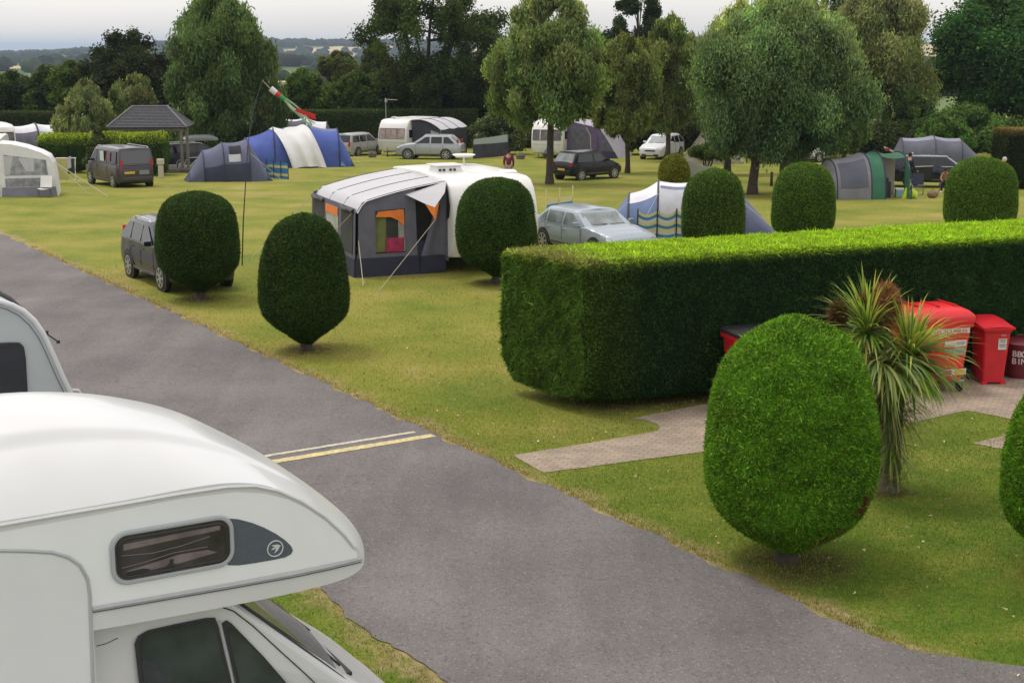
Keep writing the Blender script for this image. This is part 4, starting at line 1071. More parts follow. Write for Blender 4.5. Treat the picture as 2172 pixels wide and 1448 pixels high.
mb = MB(); mb.tube([(.1, -.925, 1.0), (1.2, -.93, 1.0)], .016, 6); mb.build('chrome_strip', M_CHROME, dc)
car('hatch', 'small white car glimpsed between the willow trunks and the green tent', whitep, (at(1690, 325, 92).x, 92, gz(0, 92)), 60)

# ------------------------------------------------------------------ caravans (local x towards the end that faces us, y left)
GREYW = mat('caravan_glass', (.10, .09, .09), .12, var=.35, scale=3)
CURT = mat('window_with_curtains', (.34, .27, .25), .3, var=.35, scale=4)
def caravan(label, pos, az, L_=6.0, W=2.25, H_=2.55, endwin=True, endmat=None, bow=.35, stripe=True, name='touring_caravan', matb=None, sidewin=-1, extra=True):
    t_ = thing(name, label, 'caravan', pos, AZ(az), 'touring caravans pitched on the site')
    matb = matb or M_CREAM
    f = L_ / 2
    prof = [(f - .55, .38), (f - .12, .46), (f + .0, .75), (f + .04, 1.15), (f - .02, 1.6), (f - .14, 2.0), (f - .30, 2.28), (f - .52, H_ - .10), (f - .85, H_ - .02), (f - 1.4, H_), (0, H_ + .03), (-f + 1.0, H_), (-f + .5, H_ - .05), (-f + .18, H_ - .25), (-f + .04, H_ - .7), (-f, 1.2), (-f + .04, .6), (-f + .2, .40)]
    mb = MB(); n = len(prof); vs = []; ysn = [(-W / 2, .975), (-W / 2 + .02, .99), (-W / 2 + .07, 1.0), (-W / 4, 1.003), (0, 1.006), (W / 4, 1.003), (W / 2 - .07, 1.0), (W / 2 - .02, .99), (W / 2, .975)]
    zc = 1.45
    for y, k in ysn: vs += [(x * (k if abs(x) > 0 else 1) + (bow * .35 * (1 - (2 * y / W) ** 2) if x > f - 1 else 0), y, zc + (z - zc) * (k + (.0 if z < 2 else .02 * (1 - (2 * y / W) ** 2)))) for x, z in prof]
    m_ = len(ysn)
    fs = [(j * n + i, j * n + (i + 1) % n, (j + 1) * n + (i + 1) % n, (j + 1) * n + i) for j in range(m_ - 1) for i in range(n)] + [tuple(range(n))[::-1], tuple((m_ - 1) * n + i for i in range(n))]
    mb.add(vs, fs); mb.build('body', matb, t_, smooth=True)
    def endx(z, y=0): return np.interp(z, [p[1] for p in prof[:9]], [p[0] for p in prof[:9]]) + bow * .35 * (1 - (2 * y / W) ** 2) + .02
    if endwin:
        for y0, y1, nm in ((-W * .44, W * .44, 'end_window'),):
            mb = MB(); mb.grid(lambda u, v: (endx(1.32 + v * .68, y0 + (y1 - y0) * u) + .012, y0 + (y1 - y0) * u, 1.32 + v * .68), 12, 4)
            ew = mb.build(nm, endmat or GREYW, t_)
            mb = MB()
            P_ = [(endx(z, y) + .02, y, z) for y, z in [(y0, 1.32)] + [(y0 + (y1 - y0) * k / 8, 1.32) for k in range(1, 9)] + [(y1, 1.65), (y1, 2.0)] + [(y1 - (y1 - y0) * k / 8, 2.0) for k in range(1, 9)] + [(y0, 1.65), (y0, 1.32)]]
            mb.tube(P_, .022, 5); mb.build('window_frame', M_DGREY if endmat is None else mat('brown_frame', (.2, .16, .15), .5), ew)
            mb = MB()
            for yk in (-W * .2, W * .2): mb.tube([(endx(z, yk) + .025, yk, z) for z in (1.32, 1.66, 2.0)], .03, 5)
            mb.build('mullion', mat('brown_frame', (.2, .16, .15), .5) if endmat else matb, ew)
        mb = MB(); mb.tube([(endx(1.05, y) , y, 1.05) for y in np.linspace(-W * .46, W * .46, 9)], .012, 5); mb.build('moulding', M_DGREY if False else mat('pale_grey_trim', (.4, .4, .41), .5), t_)
    for sd_ in (1, -1):
        for x0, x1 in ((f - 1.15, f - .45), (-.4, .6), (-f + .6, -f + 1.6)):
            mb = MB(); mb.box(((x0 + x1) / 2, sd_ * (W / 2 + .002), 1.62), (x1 - x0, .03, .55)); mb.build('side_window', M_GLASS, t_, bevel=.012)
        mb = MB(); mb.box((0, sd_ * (W / 2), .62), (L_ - .7, .016, .05)); mb.build('side_trim', mat('pale_grey_trim', (.4, .4, .41), .5), t_)
        mb = MB(); mb.cyl((-.1, sd_ * (W / 2 - .12), .33), .33, .2, 'y', 22); w_ = mb.build('wheel', M_TYRE, t_, smooth=True)
        mb = MB(); mb.cyl((-.1, sd_ * (W / 2 - .005), .33), .2, .03, 'y', 16); mb.build('rim', M_RIM, w_)
        mb = MB(); mb.tube([(f - .9, sd_ * .8, .4), (f - .75, sd_ * .85, .02)], .025, 5); mb.tube([(-f + .6, sd_ * .8, .4), (-f + .45, sd_ * .85, .02)], .025, 5); mb.build('corner_steady', M_DGREY, t_)
    if extra:
        mb = MB(); mb.tube([(f - .1, .3, .42), (f + 1.0, 0, .42), (f + 1.25, 0, .45)], .04, 6); mb.tube([(f - .1, -.3, .42), (f + 1.0, 0, .42)], .04, 6); mb.tube([(f + .9, .12, .1), (f + .9, .12, .7)], .025, 6); mb.cyl((f + .9, .12, .1), .1, .06, 'y', 12); mb.build('tow_hitch', M_DGREY, t_)
    return t_
def rooflight(t_, x, y, z, sx_, sy_, h=.12):
    mb = MB(); mb.box((x, y, z + h / 2), (sx_, sy_, h), tx=.85, ty=.85); mb.build('roof_vent', M_CREAM, t_, bevel=.02)

# -- the nearest caravan: its end corner stands at (-1.6, 38.2), side runs back along azimuth -22
fwd = Vector((sin(radians(158)), cos(radians(158)), 0)); lft = Vector((-fwd.y, fwd.x, 0))   # towards us / its left (image right)
cor = Vector((-1.62, 38.35, 0))
cc_ = cor - fwd * 2.95 + lft * 1.14
WN = 2.55
near_cv = caravan('nearest white caravan with the grey and orange awning on its side', (cc_ + lft * (WN - 2.28) / 2).to_tuple(), 158, 5.9, WN, 2.58, endwin=False, bow=.55)
def Gz(px, py, z):
    r = ray(px, py); k_ = (HC - z) / -r.z; p_ = Vector((r.x * k_, r.y * k_, 0)) - near_cv.location; q_ = Matrix.Rotation(-AZ(158), 3, 'Z') @ p_; return q_.x, q_.y
vx, vy = Gz(945, 364, 2.60); rooflight(near_cv, vx, vy, 2.58, .8, .8, .20)
mb = MB(); mb.box((vx - .02, vy, 2.80), (.86, .86, .035)); mb.build('vent_lid', M_CREAM, near_cv, bevel=.012)
mb = MB()
for k in range(4): mb.box((vx + .385, vy - .30 + k * .12 + (.08 if k > 1 else 0), 2.68), (.03, .07, .06))
mb.build('vent_slot', M_BLACK, near_cv)
wx, wy = Gz(1005, 367, 2.60); rooflight(near_cv, wx, wy, 2.585, .35, .75, .05)
dx_, dy_ = Gz(984, 352, 2.58)
mb = MB(); mb.tube([(dx_, dy_, 2.55), (dx_, dy_, 2.86)], .032, 8); mb.lathe([(.0, .04), (.30, .05), (.36, .03), (.26, -.03), (0, -.05)], (dx_, dy_, 2.89), 20); mb.build('satellite_dish', M_CREAM, near_cv, smooth=True)
ex_, ey_ = Gz(1077, 366, 2.58)
mb = MB(); mb.lathe([(0, .10), (.22, .085), (.28, .03), (.26, 0), (0, 0)], (ex_, ey_, 2.575), 22); mb.build('roof_dome', M_CREAM, near_cv, smooth=True)
# dark curved corner window and scroll mark on the end near the awning
mb = MB(); mb.slab([(2.55, -1.285, 1.45), (2.72, -1.285, 1.55), (2.78, -1.285, 1.85), (2.66, -1.285, 2.25), (2.5, -1.285, 2.42), (2.2, -1.285, 2.3), (2.25, -1.285, 1.6)], (0, -.02, 0)); mb.build('corner_window', M_GLASS, near_cv)
mb = MB()
mb.tube([(2.985, -1.02, 1.20), (3.01, -.95, 1.23), (3.03, -.88, 1.17), (3.04, -.82, 1.22), (3.06, -.76, 1.17)], .014, 5); mb.tube([(3.02, -.86, 1.16), (3.04, -.74, 1.20), (3.06, -.66, 1.24)], .01, 5); mb.build('scroll_mark', M_BLACK, near_cv)
mb = MB(); mb.cyl((2.95, .9, .62), .06, .05, 'x', 14); mb.cyl((2.97, -.72, .62), .06, .05, 'x', 14); mb.build('marker_light', M_RED, near_cv)
mb = MB(); mb.box((2.86, .05, .50), (.16, 1.9, .2)); mb.build('bumper_panel', M_CREAM, near_cv, bevel=.06)

# -- its awning (local frame of the caravan: x to us, y left; awning lies on the -y side)
CLG = mat('awning_grey_fabric', (.125, .125, .165), .9, var=.12, scale=3, bump=.25, bscale=5)
CLD = mat('awning_navy_skirt', (.032, .034, .062), .9, var=.15, scale=4, bump=.2, bscale=5)
CLW = mat('awning_roof_fabric', (.47, .47, .49), .7, var=.04, scale=2, bump=.15, bscale=4)
CLO = mat('orange_curtain', (.75, .20, .03), .8, var=.12, scale=6, bump=.3, bscale=8)
SEAMM = mat('dark_piping', (.04, .04, .055), .7)
CLP = mat('clear_pvc', (.20, .21, .15), .12, var=.35, scale=2.5)
CLDK = mat('dark_interior_fabric', (.035, .036, .034), .8, var=.3, scale=2)
ROPE = mat('pale_guy_line', (.45, .42, .32), .8)
aw = thing('caravan_awning', 'grey and navy awning with orange curtains beside the nearest caravan', 'awning', (cc_.x, cc_.y, 0), AZ(158), 'awnings')
xf, xb = 2.52, -2.15; y0, y1 = -1.14, -3.75; zr, ze = 2.50, 1.98
def roofp(u, v):   # u from caravan outward, v along
    y = y0 + (y1 - y0) * u; x = xf + .12 * (u) + (xb - xf) * v
    z = zr + (ze - zr) * u - .10 * sin(pi * u) * 0 - .025 * sin(pi * v * 3) ** 2 + .06 * sin(pi * u)
    if u > .88: z -= (u - .88) ** 2 * 16; y += (u - .88) * .35
    return (x, y, z)
mb = MB(); mb.grid(roofp, 18, 24); mb.build('roof_panel', CLW, aw, smooth=True, fix=False)
for v in (.03, .34, .67, .985):
    mb = MB(); mb.tube([(roofp(k / 14, v)[0], roofp(k / 14, v)[1], roofp(k / 14, v)[2] + .006) for k in range(15)], .010, 5); mb.build('roof_seam', SEAMM, aw)
# end wall facing us: panels as slabs at x = xf
def wall_x(pts, x, m, nm, th=.02): 
    mb = MB(); mb.slab([(x, y, z) for y, z in pts], (th, 0, 0)); return mb.build(nm, m, aw)
def rz_(y):
    u = (y - y0) / (y1 - y0); return roofp(u, 0)[2] - .01
wall_x([(-3.72, .52), (-2.02, .52), (-2.02, .62), (-3.70, .62)], xf, CLG, 'end_panel')
wall_x([(-3.70, .62), (-3.20, .62), (-3.20, 1.95), (-3.66, 1.86)], xf, CLG, 'end_panel')
wall_x([(-2.36, .62), (-2.02, .62), (-2.06, 2.10), (-2.36, 2.06)], xf, CLG, 'end_panel')
wall_x([(-3.20, 1.78), (-2.36, 1.82), (-2.06, 1.9), (-2.06, rz_(-2.06)), (-2.6, rz_(-2.6)), (-3.2, rz_(-3.2)), (-3.55, rz_(-3.5)), (-3.66, 1.86)], xf + .003, CLG, 'end_panel')
wall_x([(-3.80, 0), (-1.95, 0), (-2.0, .52), (-3.76, .52)], xf + .006, CLD, 'skirt')
wn = wall_x([(-3.20, .64), (-2.72, .64), (-2.72, 1.78), (-3.20, 1.78)], xf - .10, mat('window_pale_green', (.17, .19, .07), .3, var=.3, scale=2), 'end_window', .012)
wall_x([(-2.86, .64), (-2.52, .64), (-2.52, 1.80), (-2.86, 1.80)], xf - .06, CLDK, 'end_window', .012)
wall_x([(-2.54, .64), (-2.36, .64), (-2.36, 1.80), (-2.54, 1.80)], xf - .04, mat('window_pale', (.34, .34, .33), .3, var=.3, scale=3), 'end_window', .012)
wall_x([(-3.18, 1.62), (-3.12, 1.76), (-2.40, 1.80), (-2.38, 1.34), (-2.55, 1.50), (-2.75, 1.60)], xf + .022, CLO, 'curtain', .008)
# magenta seat cushion behind the window
mb = MB(); mb.box((xf - .02, -2.64, .83), (.05, .5, .40)); mb.build('magenta_bag', mat('magenta_cloth', (.33, .02, .08), .6, var=.35, scale=7), aw, bevel=.05)
# doorway, tied back door flap
wall_x([(-2.02, .5), (-1.45, .5), (-1.35, 1.1), (-1.28, 2.0), (-1.3, 2.26), (-2.06, 2.12)], xf - .35, CLDK, 'inner_panel', .01)
mb = MB(); mb.slab([(xf - .02, -2.0, .0), (xf - .02, -1.75, .0), (xf - .02, -1.70, .9), (xf - .02, -2.02, .9)], (.012, 0, 0)); mb.build('skirt', CLD, aw)
mb = MB(); mb.grid(lambda u, v: (xf + .03 + .03 * sin(u * 9), -1.92 + .75 * u + .42 * v * (1 - u), .50 + 1.25 * v), 10, 8); mb.build('door_flap', CLG, aw, smooth=True, fix=False)
wall_x([(-1.95, .0), (-1.20, .06), (-1.22, .52), (-1.92, .50)], xf + .03, CLD, 'skirt')
wall_x([(-1.42, .5), (-1.12, .3), (-1.13, 2.35), (-1.32, 2.28)], xf + .01, CLG, 'end_panel')
# porch canopy peak with orange tip hanging forward
mb = MB(); mb.add([(xf, -1.15, 2.52), (xf + .05, -2.35, 2.20), (xf + .55, -1.95, 1.98), (xf + .75, -1.75, 1.90), (xf + .42, -1.35, 2.25)], [(0, 1, 2, 3, 4)]); mb.build('canopy_peak', CLW, aw, fix=False)
mb = MB(); mb.add([(xf + .55, -1.96, 1.985), (xf + .80, -1.75, 1.55), (xf + .66, -1.58, 2.03), (xf + .75, -1.75, 1.90)], [(0, 1, 3), (3, 1, 2)]); mb.build('canopy_tip', CLO, aw, fix=False)
# long front wall
def wall_y(pts, m, nm, off=0, th=-.02):
    mb = MB(); mb.slab([(x, y1 + .02 + off + (1.9 - z) * -.035, z) for x, z in pts], (0, th, 0)); return mb.build(nm, m, aw)
wall_y([(xf, .5), (xb, .5), (xb, 1.86), (xf, 1.86)], CLG, 'front_panel')
wall_y([(xf, 0), (xb, 0), (xb, .5), (xf, .5)], CLD, 'skirt', -.006)
for a_, b_, m__ in ((xf - .15, xf - 1.35, CLDK), (xf - 1.65, xf - 2.95, mat('window_pale', (.34, .34, .33), .3)), (xf - 3.2, xf - 4.5, CLDK)):
    wall_y([(a_, .62), (b_, .62), (b_, 1.72), (a_, 1.72)], m__, 'front_window', -.025, -.012)
wall_y([(xf - 1.65, 1.5), (xf - 2.95, 1.5), (xf - 2.95, 1.72), (xf - 1.65, 1.72)], CLO, 'curtain', -.045, -.01)
for x in (xf - .75, xf - 3.85):
    mb = MB(); mb.tube([(x - .65, y1 - .02, 1.80), (x - .2, y1 - .06, 1.77), (x + .3, y1 - .05, 1.80), (x + .65, y1 - .03, 1.78)], .06, 8); mb.build('rolled_blind', M_BLACK, aw, smooth=True)
mb = MB(); mb.slab([(xb, y0, 0), (xb, y1, 0), (xb, y1 + .05, 1.9), (xb, y0, 2.45)], (-.02, 0, 0)); mb.build('end_panel', CLG, aw)
# guy lines
def guy(parent, a, b, nm='guy_line', r=.010):
    mb = MB(); mb.tube([a, b], r, 4); mb.tube([b, (b[0] + .03, b[1] + .02, b[2] + .12)], .014, 5); return mb.build(nm, ROPE, parent)
inv = Matrix.Rotation(-AZ(158), 4, 'Z') @ Matrix.Translation((-cc_.x, -cc_.y, 0))
def loc(v): return tuple(inv @ Vector(v))
guy(aw, (xf + .78, -1.75, 1.57), loc(G(803, 618)))
guy(aw, (xf + .02, -3.68, 1.0), loc(G(771, 608)))
guy(aw, (xf, -3.72, 1.85), loc(G(640, 560)))
guy(aw, (xb, -3.72, 1.8), loc(G(528, 552)))

# -- the large caravan on the left with its porch awning
pL = G(832, 331)
fL = Vector((sin(radians(203)), cos(radians(203)), 0))
cL = pL - fL * 3.0
cvL = caravan('large white caravan with brown framed curtained end window by the silver cars', (cL.x, cL.y, gz(0, cL.y)), 203, 6.0, 2.25, 2.62, endmat=CURT, bow=.3)
rooflight(cvL, 1.2, .2, 2.62, .5, .5, .1); rooflight(cvL, -.5, 0, 2.62, .7, .6, .08)
mb = MB(); mb.tube([(2.0, -.3, 2.6), (2.0, -.3, 2.75)], .05, 6); mb.lathe([(0, .06), (.22, .04), (.22, 0), (0, 0)], (2.0, -.3, 2.74), 16); mb.build('roof_dome', M_CREAM, cvL)
awl = thing('caravan_awning', 'white roofed porch awning with dark mesh side on the large caravan', 'awning', (cL.x, cL.y, gz(0, cL.y)), AZ(203), 'awnings')
PUR = mat('dark_mesh_fabric', (.05, .05, .065), .9, var=.2, scale=2)
def awr(u, v): return (2.3 - 4.6 * v, 1.13 + 2.3 * u, 2.55 + .12 * sin(pi * u * .9) - .62 * u ** 2.2 - .05 * sin(pi * v * 3) ** 2)
mb = MB(); mb.grid(awr, 14, 18); mb.build('roof_panel', CLW, awl, smooth=True, fix=False)
for v in (0, .33, .66, 1): 
    mb = MB(); mb.tube([tuple(np.array(awr(k / 10, v)) + (0, 0, .01)) for k in range(11)], .022, 5); mb.build('roof_seam', SEAMM, awl)
mb = MB(); mb.grid(lambda u, v: (2.25 - .05, 1.2 + 2.2 * u, .1 + v * (awr(u, 0)[2] - .15)), 6, 6); mb.build('end_panel', PUR, awl, fix=False)
mb = MB(); mb.grid(lambda u, v: (2.2 - 4.4 * u, 3.42, .05 + v * 1.85), 6, 4); mb.build('front_panel', PUR, awl, fix=False)
mb = MB(); mb.slab([(2.28, 2.7, 1.1), (2.28, 3.3, 1.1), (2.28, 3.3, 1.75), (2.28, 2.7, 1.9)], (.01, 0, 0)); mb.build('window', mat('window_pale', (.34, .34, .33), .3), awl)
# aerial on a tall mast
am = thing('aerial_mast', 'tall thin television aerial mast rising behind the large caravan', 'aerial', (at(820, 250, 108.5).x, 108.5, gz(0, 108.5)))
h_ = at(819, 208, 108.5).z - gz(0, 108.5)
mb = MB(); mb.tube([(0, 0, 0), (-.06, 0, h_)], .035, 6); mb.build('mast', mat('grey_metal', (.35, .36, .36), .4, metal=.5), am)
mb = MB(); mb.tube([(-.06, 0, h_ - .12), (.85, 0, h_ - .15)], .03, 5)
for k in range(6): mb.tube([(.1 + k * .13, -.2, h_ - .13), (.1 + k * .13, .2, h_ - .13)], .018, 4)
mb.box((-.02, 0, h_ - .2), (.2, .15, .25)); mb.build('antenna', mat('grey_metal', (.35, .36, .36), .4), am)
# -- caravan with purple awning
pR = G(1160, 336); fR = Vector((sin(radians(197)), cos(radians(197)), 0)); cR = pR - fR * 3.0
cvR = caravan('white caravan with dark end window beside the purple awning', (cR.x, cR.y, gz(0, cR.y)), 197, 6.0, 2.25, 2.62, bow=.4)
mb = MB(); mb.slab([(3.06, -.12, .42), (3.06, .45, .42), (3.10, .20, 1.1)], (.25, 0, 0)); mb.build('hitch_cover', mat('blue_grey_cover', (.22, .25, .34), .8), cvR)
awp = thing('caravan_awning', 'purple and grey inflatable awning beside the black hatchback', 'awning', (cR.x, cR.y, gz(0, cR.y)), AZ(197), 'awnings')
PU = mat('purple_fabric', (.135, .10, .20), .85, var=.15, scale=2, bump=.2); PUG = mat('grey_lilac_fabric', (.36, .34, .40), .85, var=.1, scale=2); PUD = mat('dark_purple_skirt', (.05, .045, .08), .9); PUM = mat('mesh_window', (.10, .10, .13), .5, var=.3, scale=3)
def pr_(u): return 2.72 - .55 * u ** 1.6 if u < .75 else 2.72 - .55 * .63 - (u - .75) * 1.2
def pawn(u, v):  # section going out then down to the ground
    if u < .6: q = u / .6; return (1.9 - 4.2 * v, 1.15 + 2.3 * q, 2.52 - .45 * q ** 1.5)
    q = (u - .6) / .4; return (1.9 - 4.2 * v, 3.45 + 1.35 * q, 2.07 * (1 - q) + .02)
mb = MB(); mb.grid(pawn, 16, 10); mb.build('roof_panel', PUG, awp, smooth=True, fix=False)
mb = MB(); P_ = [pawn(k / 16, 0) for k in range(17)]; mb.slab([(1.92, p_[1], p_[2] - .03) for p_ in P_] + [(1.92, 1.15, .02)], (.02, 0, 0)); mb.build('end_panel', PU, awp)
mb = MB(); mb.slab([(1.95, 1.35, .6), (1.95, 2.75, .6), (1.95, 2.75, 1.95), (1.95, 2.5, 2.0), (1.95, 1.35, 2.05)], (.012, 0, 0)); mb.build('door_panel', PUM, awp)
mb = MB(); mb.slab([(1.95, 3.55, .62), (1.95, 4.25, .62), (1.95, 3.75, 1.45), (1.95, 3.6, 1.8)], (.012, 0, 0)); mb.build('mesh_window', PUM, awp)
mb = MB(); mb.slab([(1.955, 1.2, .0), (1.955, 4.8, .0), (1.955, 4.5, .55), (1.955, 1.2, .55)], (.012, 0, 0)); mb.build('skirt', PUD, awp)
for y in (2.85, 3.3):
    mb = MB(); mb.tube([(1.98, y, .1), (1.98, y - .05, 1.6), (1.98, y - .35, 2.15)], .05, 6); mb.build('air_pole', PUG if y < 3 else PU, awp, smooth=True)
for a0, b0 in (((1.9, 3.5, 2.1), (2.6, 5.2, .02)), ((1.9, 4.4, .6), (2.3, 5.6, .02))): guy(awp, a0, b0)

# ================================================================== TENTS
def tent(name, label, pos, az, hoops, segs, ends=(None, None), poles=SEAMM, pr=.03, group='tunnel tents pitched on the lawn', patches=(), guys=(), p=.85, cat='tent', sag=.05):
    """hoops (x, halfwidth, height); segs per bay: list of (a0, a1, material, part name); a runs 0 (near ground) .. 1 (far ground)"""
    t_ = thing(name, label, cat, pos, AZ(az), group)
    hx = [h[0] for h in hoops]
    def sec(x, a, off=0):
        hw = np.interp(x, hx, [h[1] for h in hoops]); hh = np.interp(x, hx, [h[2] for h in hoops])
        for i in range(len(hx) - 1):
            if hx[i] <= x <= hx[i + 1]:
                f = (x - hx[i]) / (hx[i + 1] - hx[i]); k = 1 - sag * sin(pi * f); hw *= k; hh *= k
        th = pi * (1 - a); c, s = cos(th), sin(th)
        return (x, hw * (abs(c) ** .8) * (1 if c > 0 else -1) + off * c, hh * max(s, 0) ** p + off * s)
    for i, sg in enumerate(segs):
        for a0, a1, m, nm in sg:
            mb = MB(); mb.grid(lambda u, v: sec(hx[i] + (hx[i + 1] - hx[i]) * u, a0 + (a1 - a0) * v), 8, max(4, int(24 * (a1 - a0)))); mb.build(nm, m, t_, smooth=True, fix=False)
    for x0, x1, a0, a1, m, nm in patches:
        mb = MB(); mb.grid(lambda u, v: sec(x0 + (x1 - x0) * u, a0 + (a1 - a0) * v, .025), 6, 6); mb.build(nm, m, t_, smooth=True, fix=False)
    for x in hx:
        mb = MB(); mb.tube([sec(x, k / 24, .012) for k in range(25)], pr, 5); mb.build('pole_sleeve', poles, t_, smooth=True)
    for e_, i in ((ends[0], 0), (ends[1], -1)):
        if not e_: continue
        m, xe, m2 = e_; x = hx[i]
        def ef(u, v):
            q = sec(x, u); g = (xe, q[1] * .8, 0.0); g2 = (xe * .25 + x * .75, q[1] * .93, q[2] * .8)
            a = np.array(q); c = np.array(g)
            r = a * (1 - v) + c * v; return tuple(r)
        mb = MB(); mb.grid(lambda u, v: ef(u, v * .72), 20, 8); mb.build('end_panel', m, t_, smooth=True, fix=False)
        mb = MB(); mb.grid(lambda u, v: ef(u, .72 + v * .28), 20, 3); mb.build('end_skirt', m2 or m, t_, smooth=True, fix=False)
    for a, b in guys: guy(t_, a, b)
    t_['_sec'] = 0; del t_['_sec']
    return t_, sec
F_ = lambda n_, c_, r_=.75: mat(n_, c_, r_, var=.14, scale=1.5, bump=.55, bscale=2.6)
TW = F_('tent_pale_grey', (.64, .64, .67)); TBG = F_('tent_blue_grey', (.13, .15, .25)); TB = F_('tent_blue', (.06, .10, .36)); TNV = F_('tent_navy', (.03, .035, .07))
TCH = F_('tent_charcoal', (.085, .095, .155)); TPL = F_('tent_pale_panel', (.40, .41, .44)); TOL = F_('tent_olive', (.10, .10, .07)); TBE = F_('tent_beige', (.30, .28, .20)); TDG = F_('tent_dark_grey', (.09, .095, .125)); TGR = F_('tent_green', (.035, .15, .085)); TGG = F_('tent_mid_grey', (.19, .19, .21)); TSB = F_('tent_steel_blue', (.11, .16, .30)); TBLK = mat('tent_dark_opening', (.02, .02, .025), .9)
TWP = mat('white_tarp', (.62, .62, .62), .6, var=.05, scale=2, bump=.9, bscale=1.3)

# foreground blue grey tent, Z 46
tc_ = Vector((at(1462, 500, 46.5).x, 46.5, 0))
tA, sA = tent('tunnel_tent', 'large blue and pale grey tent half hidden behind a round topped bush', (tc_.x, tc_.y, 0), 96,
    [(-2.0, 1.45, 1.35), (-1.05, 1.7, 1.78), (.35, 1.75, 1.82), (1.7, 1.55, 1.35)],
    [[(0, .30, TSB, 'side_panel'), (.30, .70, TW, 'roof_panel'), (.70, 1, TBG, 'side_panel')],
     [(0, .34, TW, 'side_panel'), (.34, .70, TW, 'roof_panel'), (.70, 1, TBG, 'side_panel')],
     [(0, .34, TBG, 'side_panel'), (.34, .66, TBG, 'roof_panel'), (.66, 1, TBG, 'side_panel')]],
    ((TSB, -3.0, TBG), (TBG, 2.95, TBG)),
    patches=[(-.98, .02, .05, .37, TPL, 'window_flap'), (.10, .30, .03, .30, TBLK, 'door_opening'), (-.98, .30, .36, .40, TBG, 'trim_strip'), (.9, 1.5, .16, .30, TPL, 'window_flap')],
    guys=(((-1.05, -1.2, 1.5), (-1.9, -3.2, 0)), ((-2.0, -1.0, 1.2), (-3.4, -2.4, 0)), ((1.7, -1, 1.2), (3.2, -2.2, 0))), pr=.035)
# windbreak in front of it
WBB = mat('windbreak_blue', (.05, .22, .42), .8); WBY = mat('windbreak_yellow', (.62, .58, .28), .8); WBW = mat('windbreak_white', (.6, .6, .58), .8)
STRIPES = [WBB, WBY, WBW, WBB, WBY, WBW]
def windbreak(label, A, B_, hts, npole=4, scallop=0, order=(0, 1, 0, 2, 1, 0, 2, 1, 0, 1), polecol=None, ext=.05):
    t_ = thing('windbreak', label, 'windbreak', A, 0, 'striped fabric windbreaks')
    d = B_ - A; z0 = 0
    nst = len(order)
    mb = MB(); nu_ = 40
    def top(u):
        q = (u * (npole - 1)) % 1.0
        return hts - scallop * sin(pi * q) if scallop else hts
    for k in range(nst):
        def fn(u, v, k=k):
            z = .04 + (top(u) - .04) * (k + v) / nst
            bow = .05 * sin(u * (npole - 1) * pi)
            return (d.x * u - d.y / d.length * bow, d.y * u + d.x / d.length * bow, z)
        mb.grid(fn, nu_, 1, mi=order[k])
    mb.build('cloth', [WBB, WBY, WBW], t_, fix=False)
    for k in range(npole):
        u = k / (npole - 1); mb = MB(); mb.tube([(d.x * u, d.y * u - .03, -.05), (d.x * u, d.y * u - .03, hts + ext)], .022, 6); mb.build('pole', polecol or M_BLACK, t_)
    return t_
a_ = Vector((at(1352, 500, 44.2).x, 44.2, 0)); b_ = Vector((at(1475, 500, 44.4).x, 44.4, 0))
windbreak('blue, yellow and white striped windbreak with a scalloped top in front of the blue tent', a_, b_, 1.10, 4, .15, (0, 1, 0, 2, 1, 0, 1, 2, 0, 1))
a_ = Vector((at(1158, 500, 49.0).x, 49.0, -.1)); b_ = Vector((at(1214, 500, 50.6).x, 50.6, -.1))
windbreak('low striped windbreak with three yellow poles behind the pale blue saloon', a_, b_, 1.02, 3, 0, (1, 0, 1, 0, 1), WBY, .35)
# blue and white tent with windbreak and charcoal tent
def gp_(px, py): return G(px, py)
q = gp_(640, 352)
tB, sB = tent('tunnel_tent', 'bright blue tent with a white sheet thrown over it', q, 78,
    [(-3.4, 1.5, 1.75), (-1.7, 2.0, 2.35), (.5, 2.05, 2.5), (2.2, 1.7, 2.25)],
    [[(0, .5, TB, 'side_panel'), (.5, 1, TB, 'side_panel')], [(0, .35, TB, 'side_panel'), (.35, 1, TB, 'roof_panel')], [(0, .4, TB, 'side_panel'), (.4, 1, TBG, 'roof_panel')]],
    ((TB, -4.6, TNV), (TB, 3.2, TNV)), poles=TNV, pr=.045,
    guys=(((2.2, -1.2, 1.8), (3.6, -2.8, 0)), ((.5, -1.9, 1.2), (.9, -3.2, 0))))
mb = MB()
def sheetf(u, v):
    x = -1.95 + 2.05 * u + 1.25 * (1 - v); a = .50 * v
    P_ = np.array(sB(x, a, .06)); 
    P_[1] -= (1 - v) ** 1.6 * (.6 + .12 * sin(u * 16)); P_[2] = max(P_[2] + .03 * sin(u * 14 + v * 6) + .05 * sin(u * 5 - v * 3), .05 + .12 * abs(sin(u * 3)) * (1 - v))
    return tuple(P_)
mb.grid(sheetf, 40, 26); wt = mb.build('white_sheet', TWP, None, smooth=True, fix=False)
wt.parent = tB
q2 = gp_(632, 338)
tent('tunnel_tent', 'grey dome topped tent showing above the bright blue tent', (q2.x, q2.y, q2.z), 84,
    [(-2.3, 1.6, 2.3), (-.9, 1.9, 2.75), (.6, 1.9, 2.8), (2.0, 1.8, 2.5)],
    [[(0, .42, TW, 'side_panel'), (.42, 1, TW, 'roof_panel')], [(0, .42, TDG, 'side_panel'), (.42, 1, TW, 'roof_panel')], [(0, .45, TW, 'side_panel'), (.45, 1, TW, 'roof_panel')]],
    ((TW, -3.0, TDG), (TDG, 3.0, TDG)), pr=.04)
q = gp_(487, 382)
